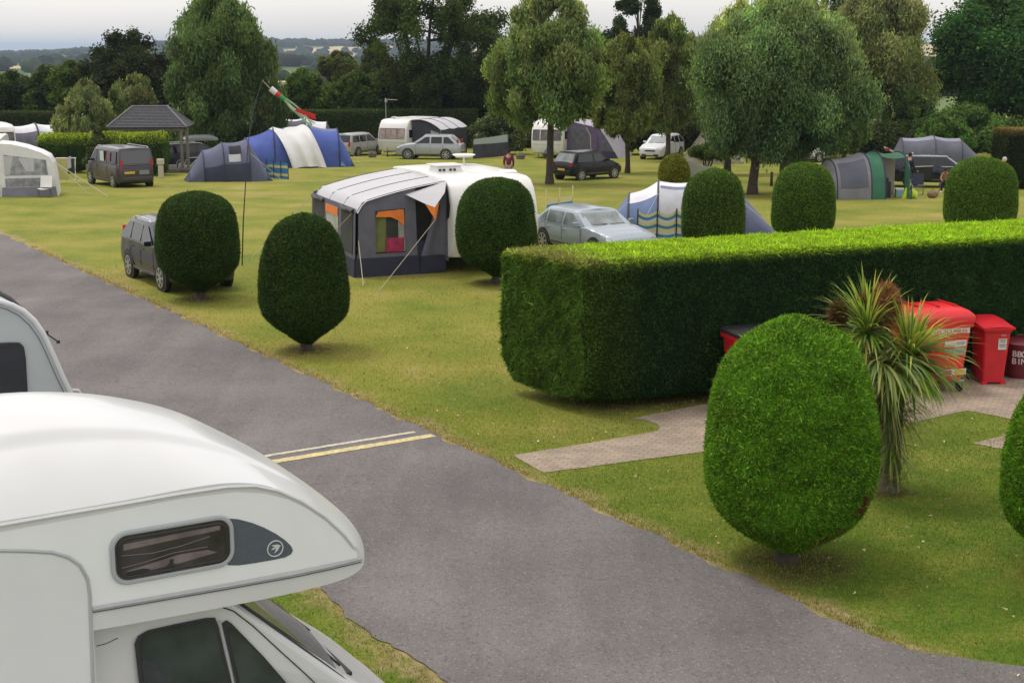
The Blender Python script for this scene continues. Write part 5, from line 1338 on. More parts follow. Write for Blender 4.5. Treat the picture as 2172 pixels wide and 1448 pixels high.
tC, sC = tent('tunnel_tent', 'charcoal grey tent with navy skirt nearest the striped windbreak', q, 74,
    [(-1.35, 1.25, 1.55), (-.35, 1.5, 1.95), (.95, 1.65, 2.1)],
    [[(0, .14, TNV, 'skirt'), (.14, .86, TCH, 'body_panel'), (.86, 1, TNV, 'skirt')], [(0, .14, TNV, 'skirt'), (.14, .86, TCH, 'body_panel'), (.86, 1, TNV, 'skirt')]],
    ((TCH, -2.3, TNV), (TCH, 2.15, TNV)), poles=TNV, pr=.035,
    patches=[(-.05, .55, .24, .37, TBLK, 'window'), (-.1, .5, .16, .24, TPL, 'window_flap')],
    guys=(((.95, -1.3, 1.5), (2.6, -2.6, 0)),))
mb = MB(); mb.slab([(1.12, -.35, 1.50), (1.12, .35, 1.50), (1.02, .3, 1.86), (1.02, -.3, 1.86)], (.03, 0, 0)); mb.build('vent', TNV, tC)
mb = MB(); mb.tube([(1.0, -1.15, 1.55), (1.55, -1.05, .75), (2.0, -.8, .05)], .03, 5); mb.tube([(1.0, .4, 1.9), (1.6, .3, .95), (2.1, .2, .05)], .03, 5); mb.build('pole_sleeve', TNV, tC)
mb = MB(); mb.add([(.98, -1.45, 1.0), (1.45, -1.15, .62), (1.3, -1.35, .25), (1.0, -1.58, .3)], [(0, 1, 2, 3)]); mb.build('window_flap', TPL, tC, fix=False)
a_, b_ = gp_(566, 378), gp_(612, 381)
windbreak('blue and yellow striped windbreak between the charcoal tent and the white sheet', a_, b_, .88, 4, 0, (0, 1, 0, 0, 1, 0), M_BLACK, .15)
# small blue guyed flap and weight right of the blue tent
q = gp_(722, 354); t_ = thing('tent_flap', 'small pale blue flap pegged out right of the bright blue tent', 'tent flap', q)
mb = MB(); mb.add([(-.35, .2, .9), (-.3, -.1, .1), (.35, -.2, .04), (.1, .2, .35)], [(0, 1, 2, 3)]); mb.build('cloth', F_('pale_blue_cloth', (.14, .25, .42)), t_, fix=False)
q = gp_(738, 352); t_ = thing('dark_bag', 'tiny black bag on the grass right of the bright blue tent', 'bag', q)
mb = MB(); mb.sphere((0, 0, .12), (.12, .1, .14), 10); mb.tube([(-.05, 0, .22), (0, 0, .32), (.05, 0, .22)], .015, 5); mb.build('body', M_BLACK, t_, smooth=True)
# olive dome tent and beige tent
q = gp_(1418, 392)
tent('dome_tent', 'dull olive tent behind the small yellow green ball bush', (q.x, 62, gz(0, 62)), 96, [(-1.1, 1.1, 1.3), (-.2, 1.35, 1.65), (1.1, 1.2, 1.35)],
     [[(0, 1, TOL, 'body_panel')], [(0, 1, TOL, 'body_panel')]], ((TOL, -1.55, TOL), (TOL, 1.75, TOL)), patches=[(-.9, -.25, .12, .4, TDG, 'mesh_window')])
q = gp_(1512, 344)
tent('dome_tent', 'beige tent with a brown topped vent behind the flat topped shrub', q, 90, [(-.7, 1.7, 2.0), (.7, 1.7, 2.0)],
     [[(0, .35, TBE, 'side_panel'), (.35, .65, F_('tent_brown', (.13, .10, .12)), 'roof_panel'), (.65, 1, TBE, 'side_panel')]], ((TBE, -2.0, TBE), (TBE, 2.0, TBE)))
# green and grey tent
q = gp_(1812, 418)
tD, sD = tent('tunnel_tent', 'grey tent with a green arched porch beside the dark blue car', q, 82,
    [(-1.25, 1.25, 1.65), (.2, 1.5, 1.95), (.80, 1.55, 2.0), (1.95, 1.55, 1.95)],
    [[(0, .5, TGG, 'side_panel'), (.5, 1, TGG, 'roof_panel')], [(0, .36, TGR, 'side_panel'), (.36, 1, TGR, 'porch_roof')], [(.36, 1, TGR, 'porch_roof'), (0, .001, TGR, 'edge')]],
    ((TGG, -1.85, TDG), None), poles=TNV, pr=.03, patches=[(-1.1, .05, .08, .36, TDG, 'mesh_window')], guys=(((1.9, -1.4, .9), (2.1, -2.0, 0)),))
mb = MB(); mb.grid(lambda u, v: (1.0 + .85 * u, -1.48 + .1 * u, .02 + v * 1.55 * (1 - .1 * u)), 2, 8); pf = mb.build('porch_side', TGR, tD, fix=False); pf.hide_render = False
mb = MB(); mb.slab([(1.9, -1.5, 0), (1.9, -.9, 0), (1.9, -.85, 1.75), (1.9, -1.3, 1.4)], (.03, 0, 0)); mb.build('porch_side', TGR, tD)
bpy.data.objects.remove(pf)
mb = MB(); mb.box((1.3, .1, .9), (1.1, .03, 1.7)); mb.build('inner_tent', F_('inner_fabric', (.24, .21, .19)), tD)
q3 = gp_(1872, 420)
t_ = thing('camp_kitchen', 'black camp kitchen stand inside the green porch', 'camp stand', (q3.x, q3.y + .3, q3.z))
mb = MB(); mb.box((0, 0, .35), (.75, .4, .7)); mb.box((-.1, 0, .78), (.4, .3, .16)); mb.cyl((.2, 0, .78), .1, .16); mb.build('cabinet', M_BLACK, t_, bevel=.02)
mb = MB(); mb.cyl((-.15, -.02, .93), .09, .14, r2=.07); mb.tube([(-.06, 0, .95), (.02, 0, 1.0)], .015, 5); mb.build('kettle', M_DGREY, t_)
t_ = thing('clothes_bundle', 'crumpled bright yellow green jacket on the grass by the green porch', 'jacket', gp_(1926, 421))
mb = MB(); mb.grid(lambda u, v: (.16 * cos(2 * pi * u) * (1 - v * .5) - .15 + .15 * v, .12 * sin(2 * pi * u), v * .62 + .04 * sin(9 * u)), 12, 6); mb.grid(lambda u, v: (.22 + .20 * cos(2 * pi * u) * sin(pi * v), .15 * sin(2 * pi * u) * sin(pi * v), .20 - .20 * cos(pi * v) + .03 * sin(12 * u)), 12, 6); mb.build('cloth', mat('hi_vis', (.52, .70, .03), .7, bump=.5, bscale=6), t_, smooth=True)
t_ = thing('blue_box', 'small pale blue cool box at the foot of the green porch', 'cool box', gp_(1908, 418))
mb = MB(); mb.box((0, 0, .16), (.4, .3, .32)); mb.build('body', mat('pale_blue_plastic', (.22, .42, .48), .5), t_, bevel=.02)
mb = MB(); mb.box((0, 0, .35), (.42, .32, .06)); mb.build('lid', M_CREAM, t_, bevel=.01)
# camping chairs and table by the dark car
def camp_chair(label, pos, az, m):
    t_ = thing('camping_chair', label, 'camping chair', pos, AZ(az), 'folding camping chairs')
    mb = MB(); mb.grid(lambda u, v: (-.05 + .45 * u, -.26 + .52 * v, .40 - .04 * sin(pi * v)), 4, 6); mb.build('seat', m, t_, fix=False)
    mb = MB(); mb.grid(lambda u, v: (-.08 - .14 * u, -.26 + .52 * v, .42 + .5 * u), 4, 6); mb.build('backrest', m, t_, fix=False)
    for a in (-1, 1):
        for b in (-1, 1):
            mb = MB(); mb.tube([(.18 - a * .22, b * .27, 0), (.18 + a * .2, b * .27, .42)], .014, 5); mb.build('leg', M_DGREY, t_)
    return t_
camp_chair('dark folding camping chair in front of the dark blue car', gp_(1945, 412), 200, TNV)
camp_chair('dark folding camping chair under the seated bare chested person', gp_(2005, 408), 200, M_BLACK)
t_ = thing('holdall', 'small tan bag on the grass between the camping chairs', 'bag', gp_(1978, 420))
mb = MB(); mb.sphere((0, 0, .16), (.26, .16, .17), 12); mb.tube([(-.1, 0, .3), (0, 0, .42), (.1, 0, .3)], .018, 5); mb.build('body', mat('tan_cloth', (.20, .13, .07), .8, var=.3), t_, smooth=True)
# far grey tent, right
q = gp_(1975, 352)
tent('tunnel_tent', 'dark blue grey ridge tent behind the dark car with the raised tailgate', q, 98,
    [(-1.9, 1.6, 1.7), (.0, 1.75, 1.85), (1.6, 1.6, 1.7)],
    [[(0, .36, TDG, 'side_panel'), (.36, 1, F_('tent_light_slate', (.22, .22, .29)), 'roof_panel')], [(0, .36, TDG, 'side_panel'), (.36, 1, F_('tent_light_slate', (.22, .22, .29)), 'roof_panel')]],
    ((TDG, -2.6, TDG), (TDG, 3.4, TDG)), p=.75)
# ---- left: porch awning, big tunnel awning, caravan slices
q = gp_(62, 417); az_ = 165
CLW2 = mat('white_awning_fabric', (.68, .68, .70), .6, var=.06, scale=2, bump=.3, bscale=4)
aw3 = thing('porch_awning', 'small white porch awning with clear curtained windows at the left edge', 'awning', q, AZ(az_), 'awnings')
# local x towards us, y left (image right)
def arc(v): # profile across y
    return v
mb = MB(); prof = [(-1.15, 2.35), (-.6, 2.30), (0, 2.15), (.6, 1.92), (.95, 1.72), (1.12, 1.4), (1.2, .8), (1.25, 0)]
mb.grid(lambda u, v: (.0 - 2.3 * v, *(lambda k: (np.interp(k, range(8), [p_[0] for p_ in prof]), np.interp(k, range(8), [p_[1] for p_ in prof])))(u * 7)), 21, 6); mb.build('roof_panel', CLW2, aw3, smooth=True, fix=False)
mb = MB(); mb.slab([(0, y, z - .01) for y, z in prof] + [(0, -1.2, 0)], (.02, 0, 0)); mb.build('end_panel', CLW2, aw3)
mb = MB(); mb.slab([(.03, -.95, .95), (.03, .85, .95), (.03, .80, 1.6), (.03, .0, 1.72), (.03, -.95, 1.85)], (.01, 0, 0)); mb.build('window', mat('clear_window_curtains', (.27, .28, .31), .3, var=.5, scale=3), aw3)
mb = MB(); mb.slab([(.03, -.95, .45), (.03, .95, .45), (.03, .95, .82), (.03, -.95, .82)], (.012, 0, 0)); mb.build('window', mat('clear_window_low', (.24, .24, .28), .3, var=.4, scale=4), aw3)
mb = MB(); mb.slab([(.035, -1.15, 0), (.035, 1.2, 0), (.035, 1.15, .42), (.035, -1.1, .42)], (.01, 0, 0)); mb.build('skirt', F_('grey_mesh_skirt', (.20, .20, .25)), aw3)
for y0_, y1_, zb_, zt_ in ((-.95, -.55, .95, 1.8), (-.35, .3, 1.1, 1.7)):
    mb = MB(); mb.grid(lambda u, v: (.055 + .012 * sin(u * 30), y0_ + (y1_ - y0_) * u * (.5 + .5 * v) + .3 * (1 - v) * (y0_ > -.5), zb_ + (zt_ - zb_) * v), 16, 4); mb.build('curtain', mat('white_net', (.5, .5, .54), .8), aw3, fix=False)
guy(aw3, (0, 1.15, 1.5), (1.2, 3.4, .02), r=.02); guy(aw3, (0, 1.15, 1.5), (.4, 2.6, .02), r=.018); guy(aw3, (0, -1.1, .6), (.5, -1.5, .0))
t_ = camp_chair('white framed camping table folded beside the porch awning', gp_(98, 418), 180, M_CREAM); t_['category'] = 'camping table'; t_['group'] = 'camping furniture'
cp = gp_(-52, 412)
fC = Vector((sin(radians(165)), cos(radians(165)), 0)); cP = cp - fC * 3.0
caravan('white caravan cut off by the left edge beside the porch awning', (cP.x, cP.y, gz(0, cP.y)), 165, 6.0, 2.3, 2.5)
q = gp_(20, 352)
caravan('white caravan roof showing behind the porch awning at the left edge', (q.x - 2.2, q.y + 3, gz(0, q.y)), 150, 5.5, 2.2, 2.45)
q = gp_(88, 344)
tent('tunnel_awning', 'big white and purple inflatable tunnel behind the left laurel hedge', (q.x, q.y + 1, q.z), 62,
    [(-2.4, 1.7, 2.35), (-.6, 1.75, 2.45), (1.2, 1.75, 2.42), (2.8, 1.7, 2.3)],
    [[(0, .3, PUM, 'side_panel'), (.3, 1, TW, 'roof_panel')], [(0, .3, TPL, 'side_panel'), (.3, 1, TW, 'roof_panel')], [(0, .3, TPL, 'side_panel'), (.3, 1, TW, 'roof_panel')]],
    ((F_('tent_purple', (.09, .07, .16)), -2.9, PUD), (TW, 3.2, TW)), pr=.06)
# clothes airer with towels
q = gp_(142, 388)
t_ = thing('clothes_airer', 'folding clothes airer hung with a yellow towel beside the porch awning', 'clothes airer', q, .1)
mb = MB()
for x in (-.45, .45): mb.tube([(x, -.2, 0), (x, .2, 1.25)], .02, 5); mb.tube([(x, .2, 0), (x, -.2, 1.25)], .02, 5)
for y in (-.2, 0, .2): mb.tube([(-.5, y, 1.25), (.5, y, 1.25)], .014, 5)
mb.build('frame', M_CREAM, t_)
mb = MB(); mb.grid(lambda u, v: (-.42 + .55 * u, -.24 - .02 * sin(u * 9), .18 + 1.08 * v), 10, 3); mb.build('yellow_towel', mat('yellow_towel', (.50, .46, .20), .9, bump=.5, bscale=20), t_, fix=False)
mb = MB(); mb.grid(lambda u, v: (.22 + .25 * u, -.22 - .03 * sin(u * 9), .55 + .72 * v), 8, 3); mb.build('dark_cloth', mat('dark_green_cloth', (.04, .07, .06), .9), t_, fix=False)
mb = MB(); mb.grid(lambda u, v: (.12 + .2 * u, -.26, .7 + .58 * v + .1 * u), 8, 3); mb.build('white_cloth', mat('white_net', (.5, .5, .54), .8), t_, fix=False)

# ================================================================== SHELTER
SLATE = mat('slate_tiles', (.085, .085, .095), .75, var=.3, scale=8, bump=.8, bscale=16)
Ys = 82.0
e0, e1 = at(222, 272, Ys - 1.6), at(388, 270, Ys - 1.6)
ctr = (e0 + e1) / 2; gzs = gz(0, Ys); Ws = (e1 - e0).length; he = ctr.z - gzs; hr = at(300, 227, Ys).z - gzs
sh_ = thing('open_shelter', 'open wooden shelter with a hipped grey slate roof', 'shelter', (ctr.x, Ys, gzs), radians(6))
w2, d2, r2 = Ws / 2, 1.7, Ws * .22
mb = MB(); P_ = [(-w2, -d2, he), (w2, -d2, he), (w2, d2, he), (-w2, d2, he), (-r2, 0, hr), (r2, 0, hr)]
mb.add(P_, [(0, 1, 5, 4), (1, 2, 5), (2, 3, 4, 5), (3, 0, 4), (3, 2, 1, 0)])
rf = mb.build('roof', SLATE, sh_, fix=True)
for k in range(1, 12):   # courses of slates, slightly proud
    f = k / 12; z = he + (hr - he) * f; mb = MB()
mb = MB()
for k in range(0, 14):
    f = k / 14; f2 = (k + .92) / 14
    def rp(f_, c_): return np.array(P_[c_[0]]) * (1 - f_) + np.array(P_[c_[1]]) * f_
    for c0, c1 in (((0, 4), (1, 5)), ((1, 5), (2, 5)), ((3, 4), (0, 4)), ((2, 5), (3, 4))):
        a, b, c_, d_ = rp(f, c0), rp(f, c1), rp(f2, c1), rp(f2, c0); n_ = np.cross(b - a, d_ - a); n_ = n_ / (np.linalg.norm(n_) + 1e-9)
        mb.add([a + n_ * .045, b + n_ * .045, c_ + n_ * .008, d_ + n_ * .008], [(0, 1, 2, 3)])
mb.build('slate_course', SLATE, rf, fix=False)
mb = MB()
for c_ in ((0, 4), (1, 5), (2, 5), (3, 4), (4, 5)): mb.tube([np.array(P_[c_[0]]) + (0, 0, .05), np.array(P_[c_[1]]) + (0, 0, .05)], .05, 6)
mb.build('ridge_tile', mat('ridge_grey', (.16, .16, .17), .8), rf)
for x, y in ((-w2 + .35, -d2 + .3), (w2 - .35, -d2 + .3), (-w2 + .35, d2 - .3), (w2 - .35, d2 - .3), (w2 - .05, -d2 + .5)):
    mb = MB(); mb.box((x, y, he / 2 + .0), (.15, .15, he)); mb.build('post', M_WOOD, sh_)
mb = MB(); mb.box((0, -d2 + .28, he - .1), (Ws - .4, .10, .18)); mb.box((0, d2 - .28, he - .1), (Ws - .4, .10, .18)); mb.build('beam', M_WOOD, sh_)
mb = MB(); mb.box((.2, 0, .12), (Ws + .6, 3.4, .24)); mb.box((w2 + .3, -d2 + .1, .22), (1.6, .3, .12)); mb.build('plinth', M_WOOD, sh_)

# hook-up posts, planters, low post
t_ = thing('hookup_post', 'small cream electric hook up post right of the dark van', 'hook up post', gp_(342, 378))
mb = MB(); mb.box((0, 0, .35), (.26, .2, .7)); mb.build('post', mat('cream_plastic', (.50, .47, .36), .6), t_, bevel=.02)
mb = MB(); mb.box((0, 0, .87), (.36, .26, .30)); mb.build('box', mat('cream_plastic', (.50, .47, .36), .6), t_, bevel=.03)
for px, py, lb in ((790, 334, 'round stone tub at the corner of the large caravan'), (1104, 338, 'round stone tub beside the caravan with the dark end window')):
    t_ = thing('stone_tub', lb, 'tub', gp_(px, py), 0, 'stone tubs by the caravans')
    mb = MB(); mb.lathe([(0, 0), (.24, 0), (.30, .12), (.30, .32), (.26, .42), (.22, .42), (.22, .36), (0, .36)], n=16); mb.build('body', mat('stone_grey', (.17, .16, .12), .9, var=.3), t_, smooth=True)
    mb = MB(); mb.cyl((0, 0, .2), .31, .05); mb.build('band', M_BARK, t_)
t_ = thing('short_post', 'short dark wooden post standing alone between two round topped bushes', 'post', gp_(1636, 395))
mb = MB(); mb.box((0, 0, .35), (.13, .13, .7), tx=.8, ty=.8); mb.build('post', M_BARK, t_)
# mesh windbreak screen right of the silver four by four
a_, b_ = gp_(1004, 337), gp_(1078, 333)
t_ = thing('mesh_windbreak', 'dark mesh windbreak with a pale top band beside the large caravan', 'windbreak', a_)
d = b_ - a_
mb = MB(); mb.grid(lambda u, v: (d.x * u, d.y * u + .1 * sin(u * 9), v * .95), 20, 4); mb.build('mesh', mat('dark_mesh_fabric', (.05, .05, .065), .9), t_, fix=False)
mb = MB(); mb.grid(lambda u, v: (d.x * u, d.y * u + .1 * sin(u * 9), .95 + v * (.35 + .18 * u)), 20, 2); mb.build('band', mat('pale_teal_pvc', (.36, .41, .41), .5), t_, fix=False)
for u in (0, .5, 1):
    mb = MB(); mb.tube([(d.x * u, d.y * u, 0), (d.x * u, d.y * u, 1.5)], .03, 6); mb.build('pole', M_DGREY, t_)
# bicycle leaning near the dark car
def bicycle(label, pos, rz):
    t_ = thing('bicycle', label, 'bicycle', pos, rz)
    for x in (-.52, .52):
        mb = MB(); mb.tube([(x + .33 * cos(a), 0, .34 + .33 * sin(a)) for a in np.linspace(0, 2 * pi, 21)], .022, 5, cap=False); w_ = mb.build('wheel', M_TYRE, t_)
        mb = MB(); mb.tube([(x + .30 * cos(a), 0, .34 + .30 * sin(a)) for a in np.linspace(0, 2 * pi, 21)], .012, 4, cap=False)
        for k in range(8): mb.tube([(x, 0, .34), (x + .3 * cos(k * pi / 4), 0, .34 + .3 * sin(k * pi / 4))], .005, 3)
        mb.build('rim', M_CHROME, w_)
    mb = MB()
    for a, b in (((-.52, 0, .34), (-.15, 0, .30)), ((-.15, 0, .30), (.35, 0, .80)), ((-.15, 0, .30), (-.28, 0, .82)), ((-.28, 0, .80), (.34, 0, .82)), ((-.52, 0, .34), (-.26, 0, .78)), ((.52, 0, .34), (.34, 0, .9))): mb.tube([a, b], .02, 5)
    mb.build('frame', M_CREAM, t_)
    mb = MB(); mb.tube([(.36, -.25, .95), (.33, 0, .97), (.36, .25, .95)], .016, 5); mb.build('handlebar', M_BLACK, t_)
    mb = MB(); mb.box((-.29, 0, .88), (.26, .14, .05)); mb.build('saddle', M_BLACK, t_, bevel=.02)
q = at(408, 350, 81.5); bicycle('bicycle with pale frame leaning between the shelter post and the dark car', (q.x, 81.5, gz(0, 81.5)), .2)
# ---- flagpole and windsock
P_ = [at(513, 549, 40.0)] + [at(x, y, 40.0) for x, y in ((516, 470), (519, 420), (526, 305), (537, 235), (556, 170))]
P_[0].z = 0
t_ = thing('flagpole', 'thin bending dark fibreglass flagpole standing on the lawn behind the egg bush', 'flagpole', P_[0])
o0 = P_[0]
mb = MB(); mb.tube([p_ - o0 for p_ in P_[:4]], [.019, .018, .015, .012], 8); mb.build('lower_pole', M_BLACK, t_, smooth=True)
mb = MB(); mb.tube([p_ - o0 for p_ in P_[3:]], [.012, .010, .007], 8); mb.build('upper_pole', M_DGREY, t_, smooth=True)
tip = P_[-1]
t_ = thing('windsock', 'red, white and green windsock streaming down from the flagpole tip', 'windsock', tip)
mb = MB(); s0 = at(572, 187, 40.0) - tip; mb.tube([(0, 0, 0), s0], .008, 4); mb.build('cord', ROPE, t_)
WSW = mat('sock_white', (.6, .58, .58), .8); WSR = mat('sock_red', (.55, .03, .025), .8); WSG = mat('sock_green', (.03, .28, .10), .8); WSP = mat('sock_pale_green', (.28, .48, .28), .8)
def sock(a, b, r0, r1, m, nm):
    A_ = at(*a, 40.0) - tip; B2 = at(*b, 40.0) - tip
    mb = MB(); mb.tube([A_, A_.lerp(B2, .5), B2], [r0, (r0 + r1) / 2, r1], 12); mb.build(nm, m, t_, smooth=True)
sock((574, 188), (586, 198), .085, .08, WSW, 'white_sleeve'); sock((586, 198), (595, 204), .075, .065, WSR, 'red_sleeve'); sock((595, 204), (604, 211), .065, .05, WSG, 'green_sleeve')
def tail(pts, wd_, m):
    Q = [at(x, y, 40.0 + k * .05) - tip for k, (x, y) in enumerate(pts)]
    mb = MB(); vs = []
    for k, p_ in enumerate(Q): n_ = Vector((.6, 0, .8)); vs += [p_ - n_ * wd_ * .5, p_ + n_ * wd_ * .5]
    mb.add(vs, [(2 * k, 2 * k + 1, 2 * k + 3, 2 * k + 2) for k in range(len(Q) - 1)]); mb.build('streamer', m, t_, fix=False)
tail([(602, 211), (615, 224), (630, 236), (650, 246), (670, 252)], .07, WSR)
tail([(628, 232), (640, 238), (655, 242), (669, 247)], .11, WSR)
tail([(604, 212), (616, 228), (632, 242), (646, 256), (660, 268)], .06, WSP)
tail([(606, 209), (622, 220), (636, 232), (650, 248), (662, 266)], .05, WSP)
tail([(603, 212), (618, 226), (640, 244), (655, 254), (668, 262)], .05, WSW)

# ================================================================== BINS
BR = mat('red_bin_plastic', (.66, .018, .024), .42, var=.08, scale=4, bump=.1, bscale=14); BR2 = mat('darker_red_bin', (.56, .014, .024), .42, var=.1, scale=4, bump=.1, bscale=14); BRM = mat('maroon_bin', (.13, .010, .018), .45, var=.2, scale=5)
LBL = mat('white_label', (.60, .60, .58), .6); LBG = mat('grey_print', (.22, .22, .22), .7); LBY = mat('yellow_label', (.65, .38, .02), .6); LBM = mat('magenta_label', (.45, .03, .10), .6)
def text_mesh(txt, size, name, m, parent, loc, rot, ext=.003, bold=.0, center=True):
    cu = bpy.data.curves.new(name, 'FONT'); cu.body = txt; cu.size = size; cu.extrude = ext; cu.offset = bold
    if center: cu.align_x = 'CENTER'
    o = bpy.data.objects.new(name, cu); COL.objects.link(o)
    bpy.context.view_layer.update()
    me = bpy.data.meshes.new_from_object(o.evaluated_get(bpy.context.evaluated_depsgraph_get()))
    bpy.data.objects.remove(o); me.materials.clear(); me.materials.append(m)
    o = bpy.data.objects.new(name, me); COL.objects.link(o); o.parent = parent; o.location = loc; o.rotation_euler = rot
    return o
def big_bin(label, pos, az, lidm, bodym, marks=True, dome=True):
    """local x to the right along the front, y to the back"""
    t_ = thing('wheeled_bin', label, 'bin', pos, AZ(az), 'red bins standing along the hedge')
    t_.scale = (1, 1, 1.15); W, D, zb, zt = 1.26, .95, .20, 1.10
    def ringp(z, f, r=.10):
        w, d = (W * f) / 2, (D * f) / 2; P_ = []
        for cx_, cy_, a0 in ((w - r, d - r, 0), (-w + r, d - r, 90), (-w + r, -d + r, 180), (w - r, -d + r, 270)):
            for k in range(5): a = radians(a0 + k * 22.5); P_.append((cx_ + r * cos(a), cy_ + r * sin(a), z))
        return P_
    mb = MB(); rows = [ringp(zb, .80), ringp(zb + .05, .84), ringp(zt - .06, .97), ringp(zt - .05, 1.03), ringp(zt + .02, 1.04), ringp(zt + .03, .98)]
    n = 20; mb.add([p_ for r_ in rows for p_ in r_], [(i * n + k, i * n + (k + 1) % n, (i + 1) * n + (k + 1) % n, (i + 1) * n + k) for i in range(len(rows) - 1) for k in range(n)] + [tuple(range(n))[::-1], tuple((len(rows) - 1) * n + k for k in range(n))])
    # moulded ribs
    for z in (.42, .62, .84):
        f = .84 + .13 * (z - zb - .05) / (zt - zb - .11); mb.box((0, -D * f / 2 - .004, z), (W * f * .86, .018, .014))
    mb.build('body', bodym, t_, smooth=True)
    mb = MB()
    if dome:
        rows = [ringp(1.125, 1.06), ringp(1.20, 1.07), ringp(1.235, 1.04), ringp(1.30, .93, .16), ringp(1.345, .74, .16), ringp(1.365, .42, .12)]
    else:
        rows = [ringp(1.125, 1.05), ringp(1.17, 1.05), ringp(1.19, 1.0)]
    mb.add([p_ for r_ in rows for p_ in r_], [(i * n + k, i * n + (k + 1) % n, (i + 1) * n + (k + 1) % n, (i + 1) * n + k) for i in range(len(rows) - 1) for k in range(n)] + [tuple(range(n))[::-1], tuple((len(rows) - 1) * n + k for k in range(n))])
    ld = mb.build('lid', lidm, t_, smooth=True)
    if dome:
        mb = MB()
        for k in range(5): mb.box((-.44 + k * .22, -.28, 1.318), (.10, .05, .03), rz=0)
        for k in range(3): mb.box((-.35 + k * .35, 0, 1.375), (.04, .6, .02))
        mb.build('grip', BR2, ld, bevel=.01)
    for x in (-.48, .48):
        for y in (-.34, .34):
            mb = MB(); mb.cyl((x, y, .09), .09, .045, 'x', 18); mb.cyl((x, y, .09), .03, .06, 'x', 10); mb.build('wheel', M_TYRE, t_, smooth=True)
            mb = MB(); mb.box((x, y, .19), (.10, .12, .035)); mb.slab([(x - .04, y - .03, .09), (x - .04, y + .05, .2), (x - .04, y - .06, .2)], (.008, 0, 0)); mb.slab([(x + .035, y - .03, .09), (x + .035, y + .05, .2), (x + .035, y - .06, .2)], (.008, 0, 0)); mb.build('castor', M_CHROME, t_)
    if marks:
        tilt = -.065
        def fy(z): return -D * (.84 + .13 * (z - .25) / .79) / 2 - .008
        def lab(x, z, w, h, m): 
            mb = MB(); mb.slab([(x - w / 2, fy(z - h / 2), z - h / 2), (x + w / 2, fy(z - h / 2), z - h / 2), (x + w / 2, fy(z + h / 2), z + h / 2), (x - w / 2, fy(z + h / 2), z + h / 2)], (0, -.006, 0)); return mb.build('label', m, t_)
        lb = lab(.15, 1.005, .78, .095, LBL)
        text_mesh('RECYCLABLES', .108, 'lettering', BR2, lb, (.15, fy(1.0) - .010, .968), (pi / 2 + tilt, 0, 0), .002, .0015)
        for x, z, w, h, m in ((.16, .80, .20, .09, LBL), (.38, .80, .24, .10, LBL), (.16, .69, .2, .08, LBG), (.38, .67, .24, .12, mat('greenish_label', (.30, .34, .22), .6)), (.18, .745, .16, .05, BR), (.25, .335, .60, .10, LBL)): lab(x, z, w, h, m)
        for x, z, w in ((.38, .815, .18), (.38, .785, .15), (.38, .69, .18), (.38, .66, .16)):
            mb = MB(); mb.slab([(x - w / 2, fy(z) - .008, z - .006), (x + w / 2, fy(z) - .008, z - .006), (x + w / 2, fy(z) - .008, z + .006), (x - w / 2, fy(z) - .008, z + .006)], (0, -.003, 0)); mb.build('print', LBG, t_)
        for x, w, m in ((.17, .17, LBM), (.42, .20, LBY)):
            z = .335; mb = MB(); mb.slab([(x - w / 2, fy(z) - .009, z - .035), (x + w / 2, fy(z) - .009, z - .035), (x + w / 2, fy(z) - .009, z + .035), (x - w / 2, fy(z) - .009, z + .035)], (0, -.004, 0)); mb.build('print', m, t_)
    return t_
big_bin('large red recyclables bin with a domed lid behind the spiky palm', (7.52, 25.05, .008), 74, BR, BR)
big_bin('red bin with a flat black lid mostly hidden behind the biggest bush', (4.35, 23.75, .008), 72, M_BLACK, BR2, False, False)
# wheelie bin
t_ = thing('wheelie_bin', 'tall red wheelie bin with a white notice between the two other red bins', 'bin', (8.86, 25.65, .008), AZ(84), 'red bins standing along the hedge')
t_.scale = (1, 1, 1.10)
mb = MB(); W, D = .52, .60; rows = []
for z, f in ((.03, .78), (.10, .80), (.88, .98), (.90, 1.06), (.95, 1.08)):
    w, d = W * f / 2, D * f / 2; r = .05; P_ = []
    for cx_, cy_, a0 in ((w - r, d - r, 0), (-w + r, d - r, 90), (-w + r, -d + r, 180), (w - r, -d + r, 270)):
        for k in range(4): a = radians(a0 + k * 30); P_.append((cx_ + r * cos(a), cy_ + r * sin(a), z))
    rows.append(P_)
n = 16; mb.add([p_ for r_ in rows for p_ in r_], [(i * n + k, i * n + (k + 1) % n, (i + 1) * n + (k + 1) % n, (i + 1) * n + k) for i in range(len(rows) - 1) for k in range(n)] + [tuple(range(n))[::-1], tuple((len(rows) - 1) * n + k for k in range(n))])
mb.box((-.18, -D * .39, .02), (.10, .05, .06)); mb.box((.18, -D * .39, .02), (.10, .05, .06)); mb.build('body', BR2, t_, smooth=True)
mb = MB(); mb.grid(lambda u, v: (-W * .58 + W * 1.16 * u, -D * .60 + D * 1.2 * v, .975 + .10 * sin(pi * .5 * v) * (1 - (2 * u - 1) ** 6 * .5) + .02 * sin(pi * u)), 14, 12)
mb.box((0, -D * .58, .965), (W * 1.14, .05, .035)); mb.box((-W * .56, 0, .965), (.03, D * 1.15, .03)); mb.box((W * .56, 0, .965), (.03, D * 1.15, .03)); mb.build('lid', BR2, t_, smooth=True)
mb = MB(); mb.tube([(-.22, D * .62, 1.02), (.22, D * .62, 1.02)], .018, 8); mb.build('handle', BR2, t_)
for x in (-.25, .25):
    mb = MB(); mb.cyl((x, D * .42, .10), .10, .05, 'x', 18); mb.build('wheel', M_TYRE, t_, smooth=True)
mb = MB(); mb.slab([(.02, -.285, .60), (.18, -.285, .60), (.18, -.295, .79), (.02, -.295, .79)], (0, -.005, 0)); nb = mb.build('notice', LBL, t_)
mb = MB()
